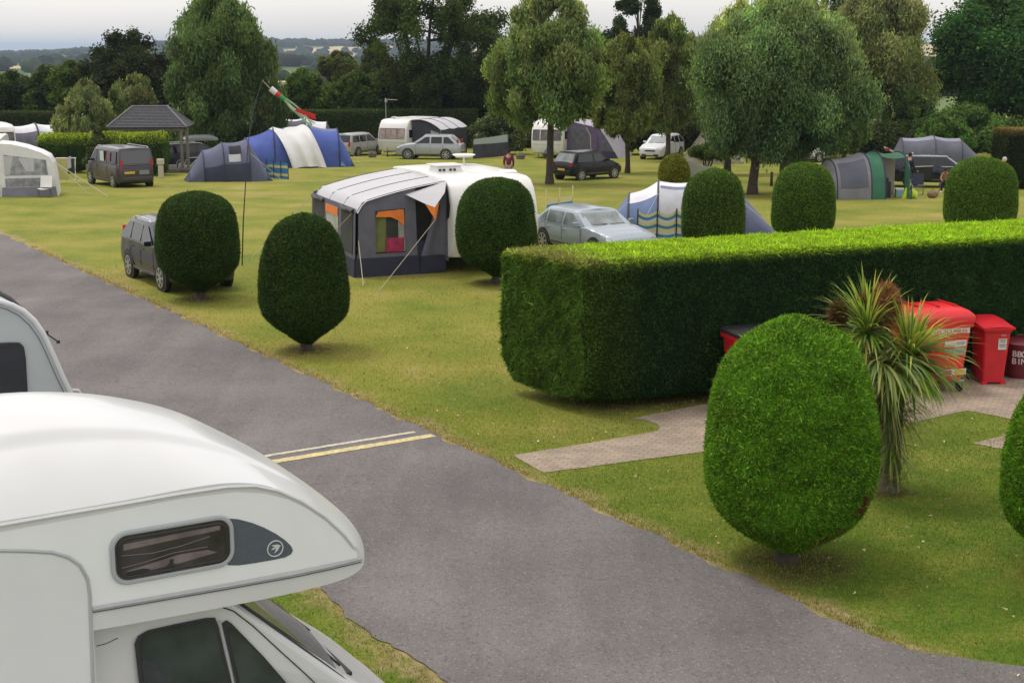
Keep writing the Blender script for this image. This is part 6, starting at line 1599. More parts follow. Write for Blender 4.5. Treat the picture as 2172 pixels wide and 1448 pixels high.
for z, w in ((.76, .12), (.73, .09), (.68, .12), (.65, .10)): mb.slab([(.10 - w / 2, -.300, z), (.10 + w / 2, -.300, z), (.10 + w / 2, -.301, z + .014), (.10 - w / 2, -.301, z + .014)], (0, -.003, 0))
mb.build('print', LBG, nb)
mb = MB(); mb.slab([(.06, -.298, .83), (.15, -.298, .83), (.15, -.30, .865), (.06, -.30, .865)], (0, -.003, 0)); mb.build('print', mat('faded_pink_print', (.5, .18, .22), .6), t_)
# BBQ bin
t_ = thing('barbecue_bin', 'round maroon dustbin lettered BBQ BIN at the end of the row', 'bin', (9.60, 26.1, .008), 0, 'red bins standing along the hedge')
mb = MB(); mb.lathe([(0, .0), (.27, .0), (.275, .03), (.30, .32), (.305, .34), (.30, .36), (.315, .62), (.325, .63), (.325, .66)], n=32); mb.build('body', BRM, t_, smooth=True)
mb = MB(); mb.lathe([(.345, .62), (.35, .66), (.30, .70), (.10, .735), (0, .74)], n=32); mb.tube([(-.09, 0, .73), (-.07, 0, .79), (.07, 0, .79), (.09, 0, .73)], .014, 6); mb.build('lid', BRM, t_, smooth=True)
va = math.atan2(-26.15, -9.86)      # facing the camera
for tx, z in (('BBQ', .43), ('BIN', .29)):
    for k, ch in enumerate(tx):
        a = va + (k - 1) * .27 - .04; rr_ = .328
        text_mesh(ch, .155, 'lettering', mat('white_paint_letters', (.62, .6, .58), .7), t_, (rr_ * cos(a), rr_ * sin(a), z), (pi / 2, 0, a + pi / 2), .004, .002)

# ================================================================== PALM
pb_ = G(1886, 1043)
pl = thing('cabbage_palm', 'two headed cabbage palm with spiky green leaves and a brown seed head', 'palm', pb_)
def pw(px, py, dY=0): return at(px, py, pb_.y + dY) - pb_
mb = MB()
mb.tube([(-.02, 0, -.05), pw(1878, 960), pw(1872, 870), pw(1868, 800)], [.12, .085, .075, .06], 9)
mb.tube([pw(1868, 810), pw(1850, 760), pw(1838, 712)], [.06, .055, .045], 8)
mb.build('trunk', M_BARKL, pl, smooth=True)
mb = MB(); mb.tube([(.06, .03, -.05), pw(1900, 960), pw(1905, 880), pw(1915, 800), pw(1922, 770)], [.10, .08, .07, .06, .045], 9); mb.build('trunk', M_BARKL, pl, smooth=True)
def swords(c, n, ln, col, var, elev=(-.5, 1.4), droopf=.9, wd=.045, seed=0, cbias=(0, 0, 0)):
    g_ = np.random.default_rng(seed); Vs, Fs, Cs = [], [], []; o_ = 0
    for k in range(n):
        az_ = g_.uniform(0, 2 * pi); el = g_.uniform(*elev); L_ = ln * g_.uniform(.65, 1.15)
        d = np.array([cos(az_) * cos(el), sin(az_) * cos(el), sin(el)]) + np.array(cbias); d /= np.linalg.norm(d)
        s_ = np.cross(d, [0, 0, 1.0]); s_ /= np.linalg.norm(s_) + 1e-9
        p_ = np.array(c) + g_.normal(0, .03, 3) + d * .03; dd = d.copy(); nseg = 6; w_ = wd * g_.uniform(.7, 1.2)
        cc = np.array(col[g_.integers(len(col))]) * g_.uniform(1 - var, 1 + var)
        for i in range(nseg + 1):
            f = i / nseg; ww = w_ * (sin(pi * min(f * .55 + .22, 1)) if f < .9 else .25) * (1 - f ** 4)
            Vs += [p_ - s_ * ww / 2, p_ + s_ * ww / 2]; Cs += [cc * (1 if f < .8 else 1.15)] * 2
            if i < nseg: Fs.append((o_ + 2 * i, o_ + 2 * i + 1, o_ + 2 * i + 3, o_ + 2 * i + 2))
            p_ = p_ + dd * L_ / nseg; dd = dd + np.array([0, 0, -1.0]) * droopf * g_.uniform(.12, .32) * (f + .25); dd /= np.linalg.norm(dd)
        o_ += 2 * (nseg + 1)
    return np.array(Vs), np.array(Fs), np.array(Cs)
GP = [(.15, .27, .04), (.20, .33, .06), (.30, .38, .08), (.11, .21, .04), (.34, .34, .09)]
h1, h2 = tuple(pw(1838, 705)), tuple(pw(1925, 762, -.1))
fm = lambda nm, r: fast_mesh(nm, r[0], r[1], r[2], FOL, pl)
fm('leaf_head', swords(h1, 300, .82, GP, .3, (-.3, 1.45), .95, .034, 1, (-.1, 0, 0)))
fm('leaf_head', swords(h2, 460, .92, GP + [(.42, .33, .09)], .3, (-.8, 1.2), 1.25, .034, 2, (.35, -.1, 0)))
fm('leaf_head', swords(tuple(pw(1868, 770, -.12)), 190, 1.05, [(.22, .30, .12), (.28, .36, .15), (.30, .32, .10)], .2, (-.4, .6), 1.9, .042, 3, (.15, -.2, 0)))
DEADC = [(.26, .25, .12), (.30, .30, .15), (.16, .22, .07), (.13, .20, .06)]
fm('dead_skirt', swords(tuple(pw(1880, 830)), 170, .85, DEADC, .3, (-1.2, .1), 1.6, .024, 4))
fm('dead_skirt', swords(tuple(pw(1905, 880)), 120, .70, DEADC, .3, (-1.0, .5), 1.1, .014, 5, (.5, 0, 0)))
fm('dead_skirt', swords(tuple(pw(1890, 940)), 90, .7, DEADC + GP, .3, (-1.0, .3), 1.5, .02, 7, (.2, -.1, 0)))
fm('dead_skirt', swords((.1, 0, .12), 40, .4, GP, .3, (.2, 1.2), 1.0, .02, 6))
def panicle(c, r, n, col, seed, nm):
    g_ = np.random.default_rng(seed); d = unit(g_.normal(0, 1, (n, 3))); P_ = np.array(c) + d * r * g_.random((n, 1)) ** .5 * np.array([.85, .85, 1.2])
    v, f, c_ = blades(P_, d, .10, .014, .6, np.array(col), .35); fast_mesh(nm, v, f, c_, FOLM, pl)
panicle(pw(1878, 645), .26, 3600, (.24, .13, .07), 1, 'seed_head'); panicle(pw(1778, 668), .17, 1400, (.10, .06, .03), 2, 'seed_head'); panicle(pw(1835, 640), .10, 500, (.16, .09, .04), 3, 'seed_head')

# ================================================================== MOTORHOMES
def near_side(px, py, t=0):
    r = ray(px, py); a = radians(60); d = Vector((sin(a), cos(a), 0)); n_ = Vector((-d.y, d.x, 0)); P0 = Vector((-3.4215, 9.0093, 0)); p0 = P0 + n_ * t
    k = (p0.x * n_.x + p0.y * n_.y) / (r.x * n_.x + r.y * n_.y); q = r * k
    return ((q - P0).dot(d), HC + q.z)
mh = thing('motorhome', 'large white motorhome with an overcab bed pod filling the lower left corner', 'motorhome', (-3.4215, 9.0093, 0), radians(30))
MW = mat('motorhome_white', (.60, .61, .615), .3, coat=.3, var=.025, scale=2)
MG = mat('motorhome_grey_panel', (.40, .42, .435), .32, coat=.2, var=.02, scale=3)
MD = mat('motorhome_graphite', (.085, .10, .125), .35, var=.08, scale=40)
WM = 2.25
side = [(-4.0, 3.0), (-2, 3.0), (-.8, 3.0), (0, 3.0), (.8, 3.01), (1.3, 3.025), (1.6, 3.015), (1.85, 2.96), (2.05, 2.85), (2.25, 2.69), (2.40, 2.54), (2.52, 2.42), (2.60, 2.32), (2.635, 2.24), (2.60, 2.165), (2.45, 2.11), (2.1, 2.085), (1.6, 2.08), (1.0, 2.09), (.565, 2.10)]
cent = [(-4.0, 3.34), (-2, 3.38), (-.8, 3.45), (-.2, 3.50), (.4, 3.50), (.9, 3.42), (1.3, 3.30), (1.7, 3.14), (2.0, 2.98), (2.3, 2.80), (2.52, 2.63), (2.7, 2.47), (2.82, 2.34), (2.86, 2.24), (2.82, 2.14), (2.62, 2.07), (2.2, 2.04), (1.6, 2.04), (1.0, 2.04), (.565, 2.06)]
import bisect
def smoothpoly(P_, n):
    A_ = np.array(P_); d = np.concatenate([[0], np.cumsum(np.hypot(*np.diff(A_, axis=0).T))]); idx = np.arange(len(A_))
    return idx, A_
ns = 90; kk = np.linspace(0, len(side) - 1, ns)
def cr(A_, k):
    i = int(min(max(math.floor(k), 0), len(A_) - 2)); f = k - i; p1, p2 = A_[i], A_[i + 1]; p0 = A_[max(i - 1, 0)]; p3 = A_[min(i + 2, len(A_) - 1)]
    return .5 * ((2 * p1) + (-p0 + p2) * f + (2 * p0 - 5 * p1 + 4 * p2 - p3) * f * f + (-p0 + 3 * p1 - 3 * p2 + p3) * f ** 3)
SA, CA = np.array(side), np.array(cent)
def bfun(t):
    q = abs(1 - 2 * t / WM); return max(0, 1 - q ** 2.6)
ts = [0, .012, .03, .06, .10, .15, .22, .30, .36, .40, .42, .44, .46, .48, .50, .52, .54, .56, .60, .7, .8, 1.0, 1.125, 1.25, 1.45, 1.65, 1.71, 1.77, 1.83, 1.87, 1.93, 2.03, 2.10, 2.15, 2.19, 2.22, 2.238, 2.25]
mb = MB(); vs = []
for t in ts:
    b = bfun(t)
    # a soft moulded swage on the roof a little in from the gutter
    for k in kk:
        p_ = cr(SA, k) * (1 - b) + cr(CA, k) * b
        z = p_[1]
        q_ = min(t, WM - t); f_ = min(max((q_ - .42) / .12, 0), 1); f_ = f_ * f_ * (3 - 2 * f_); kf = min(max((9.5 - k) / 3, 0), 1)
        z += .045 * f_ * kf
        vs.append((p_[0], t, z))
m_ = len(ts); mb.add(vs, [(i * ns + k, i * ns + k + 1, (i + 1) * ns + k + 1, (i + 1) * ns + k) for i in range(m_ - 1) for k in range(ns - 1)])
# flat side caps down the body
cap = [tuple((cr(SA, k)[0], 0, cr(SA, k)[1])) for k in kk]
mb.add([(.565, .0, .45), (-4, .0, .45)] + [(x, 0, z) for x, _, z in cap], [tuple(range(2, 2 + ns)) + (0, 1)])
mb.add([(.565, WM, .45), (-4, WM, .45)] + [(x, WM, z) for x, _, z in cap], [(1, 0) + tuple(range(1 + ns, 1, -1))])
mb.add([(-4, 0, .45), (-4, WM, .45), (-4, WM, 3.0), (-4, 0, 3.0)], [(0, 1, 2, 3)])
mb.add([(.565, 0, .45), (.565, WM, .45), (.565, WM, 2.1), (.565, 0, 2.1)], [(0, 1, 2, 3)])
bo = mb.build('body', MW, mh, smooth=True)
def flat(pts, m, nm, off=.004, th=.006, parent=None, tilt=0):
    mb = MB(); mb.slab([(s, -off, z) for s, z in pts], (0, -th, 0)); return mb.build(nm, m, parent or mh)
def bead(pts, r, m, nm, off=.0, n=6, parent=None):
    mb = MB(); mb.tube([(s, -off, z) for s, z in pts], r, n); return mb.build(nm, m, parent or mh, smooth=True)
NS = near_side
# pod side skin: body white lifted, putting light on the side into the colour
gp2 = [NS(x, y) for x, y in ((0, 1172), (60, 1172), (110, 1176), (140, 1184), (165, 1202), (182, 1226), (190, 1260), (193, 1285), (330, 1262), (500, 1232), (640, 1206), (757, 1182), (757, 1172), (745, 1160), (720, 1130), (690, 1103), (650, 1077), (610, 1058), (560, 1046), (500, 1043), (380, 1058), (200, 1092), (0, 1128))]
gp2b = [(gp2[0][0] - 3.9, gp2[0][1] + .0)] + gp2 + [(gp2[-1][0] - 3.9, gp2[-1][1])]
flat([(s_ if abs(s_) < 3.9 else s_, z_) for s_, z_ in gp2b], mat('pod_side_lit_white', (.76, .785, .80), .32, coat=.2, var=.02, scale=3), 'pod_side', .0005, .002)
# gutter rail beads
bead([(-4, 2.965)] + [NS(x, y) for x, y in ((0, 1113), (120, 1092), (250, 1070), (380, 1047), (480, 1032), (540, 1030), (590, 1040), (640, 1062), (690, 1095), (730, 1132), (752, 1160))], .014, MW, 'gutter_rail', .004)
bead([NS(x, y) for x, y in ((196, 1291), (330, 1268), (480, 1242), (620, 1217), (700, 1200), (768, 1183))], .010, MG, 'trim_rail', .006)
bead([NS(x, y) for x, y in ((196, 1297), (330, 1274), (480, 1248), (620, 1223), (700, 1206), (766, 1190))], .004, M_DGREY, 'trim_shadow_gap', .010)
# side door/panel surround bead curving down
sb_ = [NS(x, y) for x, y in ((0, 1166), (60, 1167), (110, 1170), (145, 1180), (170, 1198), (185, 1225), (190, 1262), (192, 1330), (195, 1400), (197, 1470))]
bead([(-4, sb_[0][1])] + sb_ + [(sb_[-1][0], .5)], .013, MG, 'panel_bead', .006)
lp = [(-4, sb_[0][1] - .02)] + [(s - .01, z - .015) for s, z in sb_] + [(sb_[-1][0] - .01, .5), (-4, .5)]
flat(lp, mat('motorhome_side_lit', (.68, .70, .715), .32, coat=.2, var=.02, scale=3), 'side_panel', .0, .006)  # side white brighter than the body's, light painted into the colour
# pod window
def rrect(s0, s1, z0, z1, r, sk=0, n=6):
    P_ = []
    for cs, cz, a0 in ((s1 - r, z1 - r, 0), (s0 + r, z1 - r, 90), (s0 + r, z0 + r, 180), (s1 - r, z0 + r, 270)):
        for k in range(n + 1): a = radians(a0 + 90 * k / n); P_.append((cs + r * cos(a), cz + r * sin(a)))
    return P_
wp = rrect(.725, 1.585, 2.415, 2.775, .105)
pw_ = flat(rrect(.74, 1.57, 2.43, 2.76, .09), MD if False else mat('smoked_acrylic', (.05, .042, .045), .12, var=.5, scale=3), 'pod_window', .008, .014)
bead(wp + [wp[0]], .020, mat('window_frame_grey', (.36, .385, .40), .35), 'window_frame', .012, 7, pw_)
ip = rrect(.765, 1.545, 2.455, 2.735, .07); bead(ip + [ip[0]], .009, M_BLACK, 'window_seal', .024, 6, pw_)
bm_ = mat('blind_fabric', (.16, .125, .13), .35, var=.3, scale=6)
flat([(.80, 2.655), (1.50, 2.685), (1.50, 2.72), (.80, 2.70)], bm_, 'blind', .023, .002, pw_)
for pts in ([(.78, 2.62), (1.0, 2.60), (1.2, 2.615), (1.42, 2.65)], [(.78, 2.53), (.95, 2.545), (1.15, 2.575), (1.4, 2.575)]):
    bead(pts, .003, mat('blind_highlight', (.17, .135, .14), .4), 'reflection_line' if False else 'blind_fold', .026, 5, pw_)
flat([(.80, 2.50), (.95, 2.52), (1.2, 2.555), (1.4, 2.55), (1.47, 2.52), (1.2, 2.49), (.95, 2.475)], bm_, 'blind', .0235, .002, pw_)
flat([(1.10, 2.475), (1.16, 2.475), (1.16, 2.49), (1.14, 2.50), (1.15, 2.53), (1.12, 2.53), (1.12, 2.50), (1.10, 2.49)], M_BLACK, 'window_catch', .027, .004, pw_)
flat([(.80, 2.468), (.95, 2.47), (.98, 2.485), (.93, 2.50), (.84, 2.495)], M_BLACK, 'window_catch', .027, .004, pw_)
# graphite swoosh and bird badge
sw = [NS(x, y) for x, y in ((484, 1097), (505, 1100), (535, 1108), (560, 1118), (585, 1131), (605, 1145), (617, 1157), (621, 1166), (617, 1174), (604, 1181), (580, 1186), (540, 1193), (505, 1198), (478, 1201))]
sw[0] = (1.565, sw[0][1] - .005); sw[-1] = (1.55, sw[-1][1] + .01)
ss = flat(sw, MD, 'swoosh_panel', .002, .004)
lc_ = NS(583, 1162); R0 = .060
bead([(lc_[0] + R0 * cos(a), lc_[1] + R0 * sin(a)) for a in np.linspace(0, 2 * pi, 33)], .0048, mat('badge_silver', (.55, .57, .58), .3), 'badge_ring', .008, 6, ss)
sil = mat('badge_silver', (.55, .57, .58), .3)
bird = [(.95, .10), (.75, .02), (.62, -.22), (.42, -.50), (.12, -.78), (-.22, -.92), (.0, -.62), (.10, -.35), (.10, -.18), (-.30, -.32), (-.72, -.36), (-.40, -.18), (-.62, -.14), (-.20, -.02), (.02, .08), (-.35, .20), (-.60, .42), (-.2, .40), (.20, .42), (.48, .38), (.62, .26), (.80, .24)]
flat([(lc_[0] + a * R0 * .80, lc_[1] + (b + .2) * R0 * .80) for a, b in bird], sil, 'badge_bird', .006, .003, ss)
# underside drip strip at the nose
# cab
CT = .11
cp_ = [(.50, .35), (.50, 2.12), (1.45, 2.11), (1.62, 2.06), (2.52, 1.22), (2.80, 1.00), (3.05, .80), (3.25, .58), (3.32, .35)]
def cabt(z): return CT + max(0, z - 1.1) * .10
mb = MB(); n = len(cp_); vs = []
sts = [0, .05, .15, .5, .85, .95, 1.0]
for f in sts:
    for s, z in cp_:
        t0 = cabt(z); t1 = WM - cabt(z); t = t0 + (t1 - t0) * f; k = 1 - (2 * f - 1) ** 2
        ex = (.07 * k if s > 2.3 else (.07 * k if s > 1.5 else 0)); edge = (.03 if f in (0, 1) and s > 1.5 else 0)
        vs.append((s + ex - edge, t, z + (.02 * k if s > 1.4 and z > .9 else 0)))
m_ = len(sts); mb.add(vs, [(j * n + i, j * n + (i + 1) % n, (j + 1) * n + (i + 1) % n, (j + 1) * n + i) for j in range(m_ - 1) for i in range(n)] + [tuple(range(n))[::-1], tuple((m_ - 1) * n + i for i in range(n))])
cabo = mb.build('cab', MW, mh, bevel=.03)
mb = MB(); mb.grid(lambda u, v: (1.68 + .80 * u + (.075 * (1 - (2 * v - 1) ** 2)), .24 + (WM - .48) * v, 2.02 - .755 * u + .014 + .022 * (1 - (2 * v - 1) ** 2)), 8, 12); mb.build('windscreen', M_GLASSL, mh, smooth=True, fix=False)
def cabflat(pts, m, nm, off, th=.006, parent=None):
    mb = MB(); mb.slab([(s, cabt(z) - off, z) for s, z in pts], (0, -th, 0)); return mb.build(nm, m, parent or mh)
dw = [NS(x, y, .14) for x, y in ((288, 1368), (296, 1352), (318, 1340), (380, 1326), (440, 1314), (460, 1313), (466, 1330), (480, 1400), (498, 1480), (300, 1500))]
dwo = [(s, z) for s, z in dw]
g_o = cabflat(dwo, M_BLACK, 'door_window', .010, .008)
cx_, cz_ = np.mean([p_[0] for p_ in dwo]), np.mean([p_[1] for p_ in dwo])
dwi = [(cx_ + (s - cx_) * .90, cz_ + (z - cz_) * .90) for s, z in dwo]
CG = mat('cab_glass', (.05, .058, .066), .04, metal=.3, var=.55, scale=2.2, bump=.05, bscale=2)
cabflat(dwi, CG, 'glass', .019, .003, g_o)
qw = [NS(x, y, .14) for x, y in ((474, 1325), (484, 1318), (495, 1325), (560, 1392), (625, 1468), (640, 1500), (512, 1500), (492, 1410))]
q_o = cabflat(qw, M_BLACK, 'quarter_window', .010, .008)
cx_, cz_ = np.mean([p_[0] for p_ in qw]), np.mean([p_[1] for p_ in qw])
cabflat([(cx_ + (s - cx_) * .84, cz_ + (z - cz_) * .84) for s, z in qw], CG, 'glass', .019, .003, q_o)
bd = [NS(x, y, .14) for x, y in ((468, 1318), (478, 1370), (488, 1420), (498, 1480))]
mb = MB(); mb.tube([(s, cabt(z) - .025, z) for s, z in bd], .008, 5); mb.build('window_divider', MG, mh)
sm = [NS(x, y, .14) for x, y in ((470, 1290), (500, 1300), (540, 1330), (600, 1385), (650, 1430), (690, 1470))]
mb = MB(); mb.tube([(s, cabt(z) - .004, z) for s, z in sm], .005, 5); mb.build('door_seam', M_BLACK, mh)
sc2 = [NS(x, y, .1) for x, y in ((500, 1285), (560, 1325), (620, 1370), (690, 1420), (745, 1460))]
mb = MB(); mb.tube([(s + .02, cabt(z) + .06, z + .01) for s, z in sc2], .016, 6); mb.build('windscreen_seal', M_BLACK, mh)
for P_ in ([(2.58, .40, 1.22), (2.42, .70, 1.38), (2.28, 1.0, 1.52)], [(2.62, 1.15, 1.23), (2.46, 1.45, 1.37), (2.32, 1.7, 1.48)]):
    mb = MB(); mb.tube(P_, .010, 5); mb.build('wiper', M_BLACK, mh)
mb = MB(); mb.box((2.60, WM / 2, 1.175), (.08, WM - .6, .03)); mb.build('scuttle', M_BLACK, mh)
for s in (.1, 2.75):
    for t in (.12, WM - .12):
        if s < 1: t = t + (.05 if t < 1 else -.05); s = -2.4
        mb = MB(); mb.cyl((s, t, .34), .34, .22, 'y', 24); w_ = mb.build('wheel', M_TYRE, mh, smooth=True, bevel=.02)
        mb = MB(); mb.cyl((s, t + (-.115 if t < 1 else .115), .34), .2, .03, 'y', 18); mb.build('rim', M_RIM, w_)
mb = MB(); c1, c2 = NS(198, 1370), NS(250, 1352); mb.tube([(c1[0] + .02, -.003, c1[1]), ((c1[0] + c2[0]) / 2, -.003, (c1[1] + c2[1]) / 2 - .01), (c2[0], .0, c2[1])], .004, 5); mb.build('panel_seam', M_BLACK, mh)
# second motorhome behind (profile in the plane further across)
T2 = 4.7
def N2(x, y): return near_side(x, y, T2)
m2 = thing('motorhome', 'pale blue grey sided motorhome behind the large white one, cut off by the left edge', 'motorhome', (-3.4215, 9.0093, 0), radians(30))
m2.location = Vector((-3.4215, 9.0093, 0)) + Vector((-.5, .866, 0)) * T2
pr2 = [N2(x, y) for x, y in ((0, 640), (25, 647), (50, 660), (72, 680), (92, 708), (108, 742), (130, 792), (152, 838))]
s_l, z_l = pr2[-1]; sl2, zl2 = pr2[-2]
g2 = (s_l - sl2) / (z_l - zl2)
pr2 = [(pr2[0][0] - 4.5, pr2[0][1] + .10), (pr2[0][0] - 2.2, pr2[0][1] + .12), (pr2[0][0] - .6, pr2[0][1] + .06)] + pr2 + [(s_l + g2 * (1.2 - z_l), 1.2), (s_l + g2 * (.9 - z_l), .5), (pr2[0][0] - 4.5, .5)]
MS2 = mat('pale_blue_grey_side', (.42, .46, .475), .4, var=.03, scale=2)
mb = MB(); mb.slab([(s, 0, z) for s, z in pr2], (0, 2.2, 0)); b2_ = mb.build('body', MS2, m2)
mb = MB(); rim = [(s, z) for s, z in pr2[:-2]]
mb.tube([(s, .0, z) for s, z in rim], .028, 8); mb.build('edge_trim', MW, m2, smooth=True)
mb = MB(); mb.tube([(s - .05, -.02, z - .035) for s, z in rim[2:]], .004, 5); mb.build('edge_seam', M_DGREY, m2)
mb = MB(); mb.tube([(s - .02, .6, z + .035) for s, z in rim[1:9]], .03, 8); mb.tube([(s - .02, 1.7, z + .035) for s, z in rim[1:9]], .03, 8); mb.build('roof_strip', M_DGREY, m2, smooth=True)
w2_ = [N2(x, y) for x, y in ((-160, 735), (20, 725), (40, 725), (50, 734), (54, 760), (58, 830), (56, 850), (40, 870), (-160, 880))]
mb = MB(); mb.slab([(s, -.012, z) for s, z in w2_], (0, -.02, 0)); w_o = mb.build('side_window', M_BLACK, m2, bevel=.01)
cx_, cz_ = np.mean([p_[0] for p_ in w2_]), np.mean([p_[1] for p_ in w2_])
mb = MB(); mb.slab([(cx_ + (s - cx_) * .93, -.035, cz_ + (z - cz_) * .88) for s, z in w2_], (0, -.004, 0)); mb.build('glass', mat('smoked_acrylic2', (.02, .022, .028), .1, var=.4, scale=2), w_o)
for s in (-4.0, -.2):
    for t in (.15, 2.05):
        mb = MB(); mb.cyl((pr2[3][0] + s + .3, t, .34), .34, .22, 'y', 22); mb.build('wheel', M_TYRE, m2, smooth=True)
e_ = N2(158, 832); mb = MB(); mb.tube([(e_[0] - .02, .0, e_[1] + .03), (e_[0] + .04, .0, e_[1] + .02), (e_[0] + .07, .0, e_[1] - .03)], .012, 6); mb.build('grab_handle', MW, m2)
e_ = N2(104, 712); f_ = N2(133, 732); mb = MB(); mb.tube([(e_[0], .2, e_[1]), (f_[0], .2, f_[1])], .008, 5); mb.box((e_[0] + .01, .2, e_[1]), (.05, .03, .03)); mb.box((f_[0], .2, f_[1]), (.03, .03, .03)); mb.build('aerial', M_BLACK, m2)

# ================================================================== PEOPLE
def skin_mesh(name, verts, edges, radii, m, parent, sub=1):
    me = bpy.data.meshes.new(name); me.from_pydata(verts, edges, []); o = bpy.data.objects.new(name, me); COL.objects.link(o)
    md = o.modifiers.new('s', 'SKIN'); md.use_smooth_shade = True
    for i, r_ in enumerate(radii): me.skin_vertices[0].data[i].radius = (r_, r_) if not isinstance(r_, tuple) else r_
    me.skin_vertices[0].data[0].use_root = True
    md2 = o.modifiers.new('u', 'SUBSURF'); md2.levels = sub; md2.render_levels = sub
    bpy.context.view_layer.update()
    nm_ = bpy.data.meshes.new_from_object(o.evaluated_get(bpy.context.evaluated_depsgraph_get()))
    bpy.data.objects.remove(o); nm_.name = name
    nm_.materials.clear(); nm_.materials.append(m)
    o = bpy.data.objects.new(name, nm_); COL.objects.link(o); o.parent = parent
    return o
SKIN = mat('skin', (.48, .27, .19), .6, var=.06); HAIRD = mat('dark_hair', (.03, .02, .015), .8, var=.3, scale=30); HAIRW = mat('grey_hair', (.5, .48, .45), .8)
def person(label, pos, az, J, top=None, legs=None, shoes=None, hair=HAIRD, s=1.0, skin=SKIN):
    """J: joint dictionary in metres, x forward, y left"""
    t_ = thing('person', label, 'person', pos, AZ(az))
    names = ['pel', 'bel', 'che', 'nk', 'hd0', 'hd1', 'shL', 'elL', 'wrL', 'haL', 'shR', 'elR', 'wrR', 'haR', 'hiL', 'knL', 'anL', 'toL', 'hiR', 'knR', 'anR', 'toR']
    rad = [(.14, .10), (.13, .095), (.15, .10), .055, .08, .095, .06, .045, .03, .035, .06, .045, .03, .035, .085, .06, .042, .035, .085, .06, .042, .035]
    V = [tuple(c * s for c in J[n_]) for n_ in names]; ix = {n_: i for i, n_ in enumerate(names)}
    E = [('pel', 'bel'), ('bel', 'che'), ('che', 'nk'), ('nk', 'hd0'), ('hd0', 'hd1')]
    for q in 'LR': E += [('che', 'sh' + q), ('sh' + q, 'el' + q), ('el' + q, 'wr' + q), ('wr' + q, 'ha' + q), ('pel', 'hi' + q), ('hi' + q, 'kn' + q), ('kn' + q, 'an' + q), ('an' + q, 'to' + q)]
    sr = lambda r_, k: tuple(x * s * k for x in r_) if isinstance(r_, tuple) else r_ * s * k
    skin_mesh('body', V, [(ix[a], ix[b]) for a, b in E], [sr(r_, 1) for r_ in rad], skin, t_, 2)
    def sub(nm, keys, edges, k, m):
        id_ = {n_: i for i, n_ in enumerate(keys)}
        skin_mesh(nm, [V[ix[n_]] for n_ in keys], [(id_[a], id_[b]) for a, b in edges], [sr(rad[ix[n_]], k) for n_ in keys], m, t_, 1)
    if top: sub('top', ['pel', 'bel', 'che', 'shL', 'elL', 'wrL', 'shR', 'elR', 'wrR'], [('pel', 'bel'), ('bel', 'che'), ('che', 'shL'), ('shL', 'elL'), ('elL', 'wrL'), ('che', 'shR'), ('shR', 'elR'), ('elR', 'wrR')], 1.42, top)
    if legs: sub('trousers', ['pel', 'hiL', 'knL', 'anL', 'hiR', 'knR', 'anR'], [('pel', 'hiL'), ('hiL', 'knL'), ('knL', 'anL'), ('pel', 'hiR'), ('hiR', 'knR'), ('knR', 'anR')], 1.32, legs)
    if shoes:
        for q in 'LR':
            a, b = Vector(V[ix['an' + q]]), Vector(V[ix['to' + q]]); mb = MB(); mb.tube([a + Vector((-.03, 0, -.02)), a.lerp(b, .6) + Vector((0, 0, -.01)), b + (b - a) * .25], [.05, .055, .035], 8); mb.build('shoe', shoes, t_, smooth=True)
    h = Vector(V[ix['hd0']]).lerp(Vector(V[ix['hd1']]), .5); up = (Vector(V[ix['hd1']]) - Vector(V[ix['hd0']])).normalized(); fwd_ = Vector((1, 0, 0)); fwd_ = (fwd_ - up * fwd_.dot(up)).normalized(); lf = up.cross(fwd_)
    mb = MB(); mb.sphere(tuple(h + fwd_ * .105 * s + up * -.01), (.016, .014, .02), 6)
    for q in (1, -1): mb.sphere(tuple(h + lf * q * .095 * s), (.012, .012, .03), 6)
    mb.build('face', skin, t_, smooth=True)
    mb = MB()
    for q in (1, -1): mb.sphere(tuple(h + fwd_ * .093 * s + lf * q * .033 + up * .02), (.008, .01, .007), 6)
    mb.box(tuple(h + fwd_ * .095 * s - up * .045), (.01, .04, .008)); mb.build('eyes_and_mouth', HAIRD, t_)
    if hair:
        mb = MB(); mb.sphere(tuple(h + up * .035 * s - fwd_ * .025 * s), (.105 * s, .10 * s, .11 * s), 12); mb.build('hair', hair, t_, smooth=True)
    return t_
def stand(lean=0.0, arms=.1):
    return dict(pel=(0, 0, .92), bel=(lean * .3, 0, 1.08), che=(lean * .9, 0, 1.32), nk=(lean * 1.2, 0, 1.47), hd0=(lean * 1.35, 0, 1.54), hd1=(lean * 1.5, 0, 1.64), shL=(lean, .18, 1.38), elL=(lean, .24, 1.10), wrL=(lean + arms, .22, .88), haL=(lean + arms * 1.3, .21, .80), shR=(lean, -.18, 1.38), elR=(lean, -.24, 1.10), wrR=(lean + arms, -.22, .88), haR=(lean + arms * 1.3, -.21, .80), hiL=(0, .09, .86), knL=(.02, .10, .48), anL=(0, .10, .09), toL=(.14, .11, .04), hiR=(0, -.09, .86), knR=(.02, -.10, .48), anR=(0, -.10, .09), toR=(.14, -.11, .04))
MAR = mat('maroon_cloth', (.16, .02, .06), .85, var=.15, scale=6, bump=.4, bscale=10); JEAN = mat('denim', (.05, .07, .12), .85); WSH = mat('white_shoe', (.55, .55, .52), .6); PALE = mat('pale_shirt', (.50, .42, .36), .85); BLKC = mat('black_cloth', (.015, .015, .018), .85)
person('person in a maroon hooded top standing behind the roof of the nearest caravan', gp_(1079, 390), 10, stand(0, .05), MAR, mat('pink_cloth', (.35, .22, .22), .8), WSH)
SK2 = mat('tanned_skin', (.36, .17, .11), .6, var=.06)
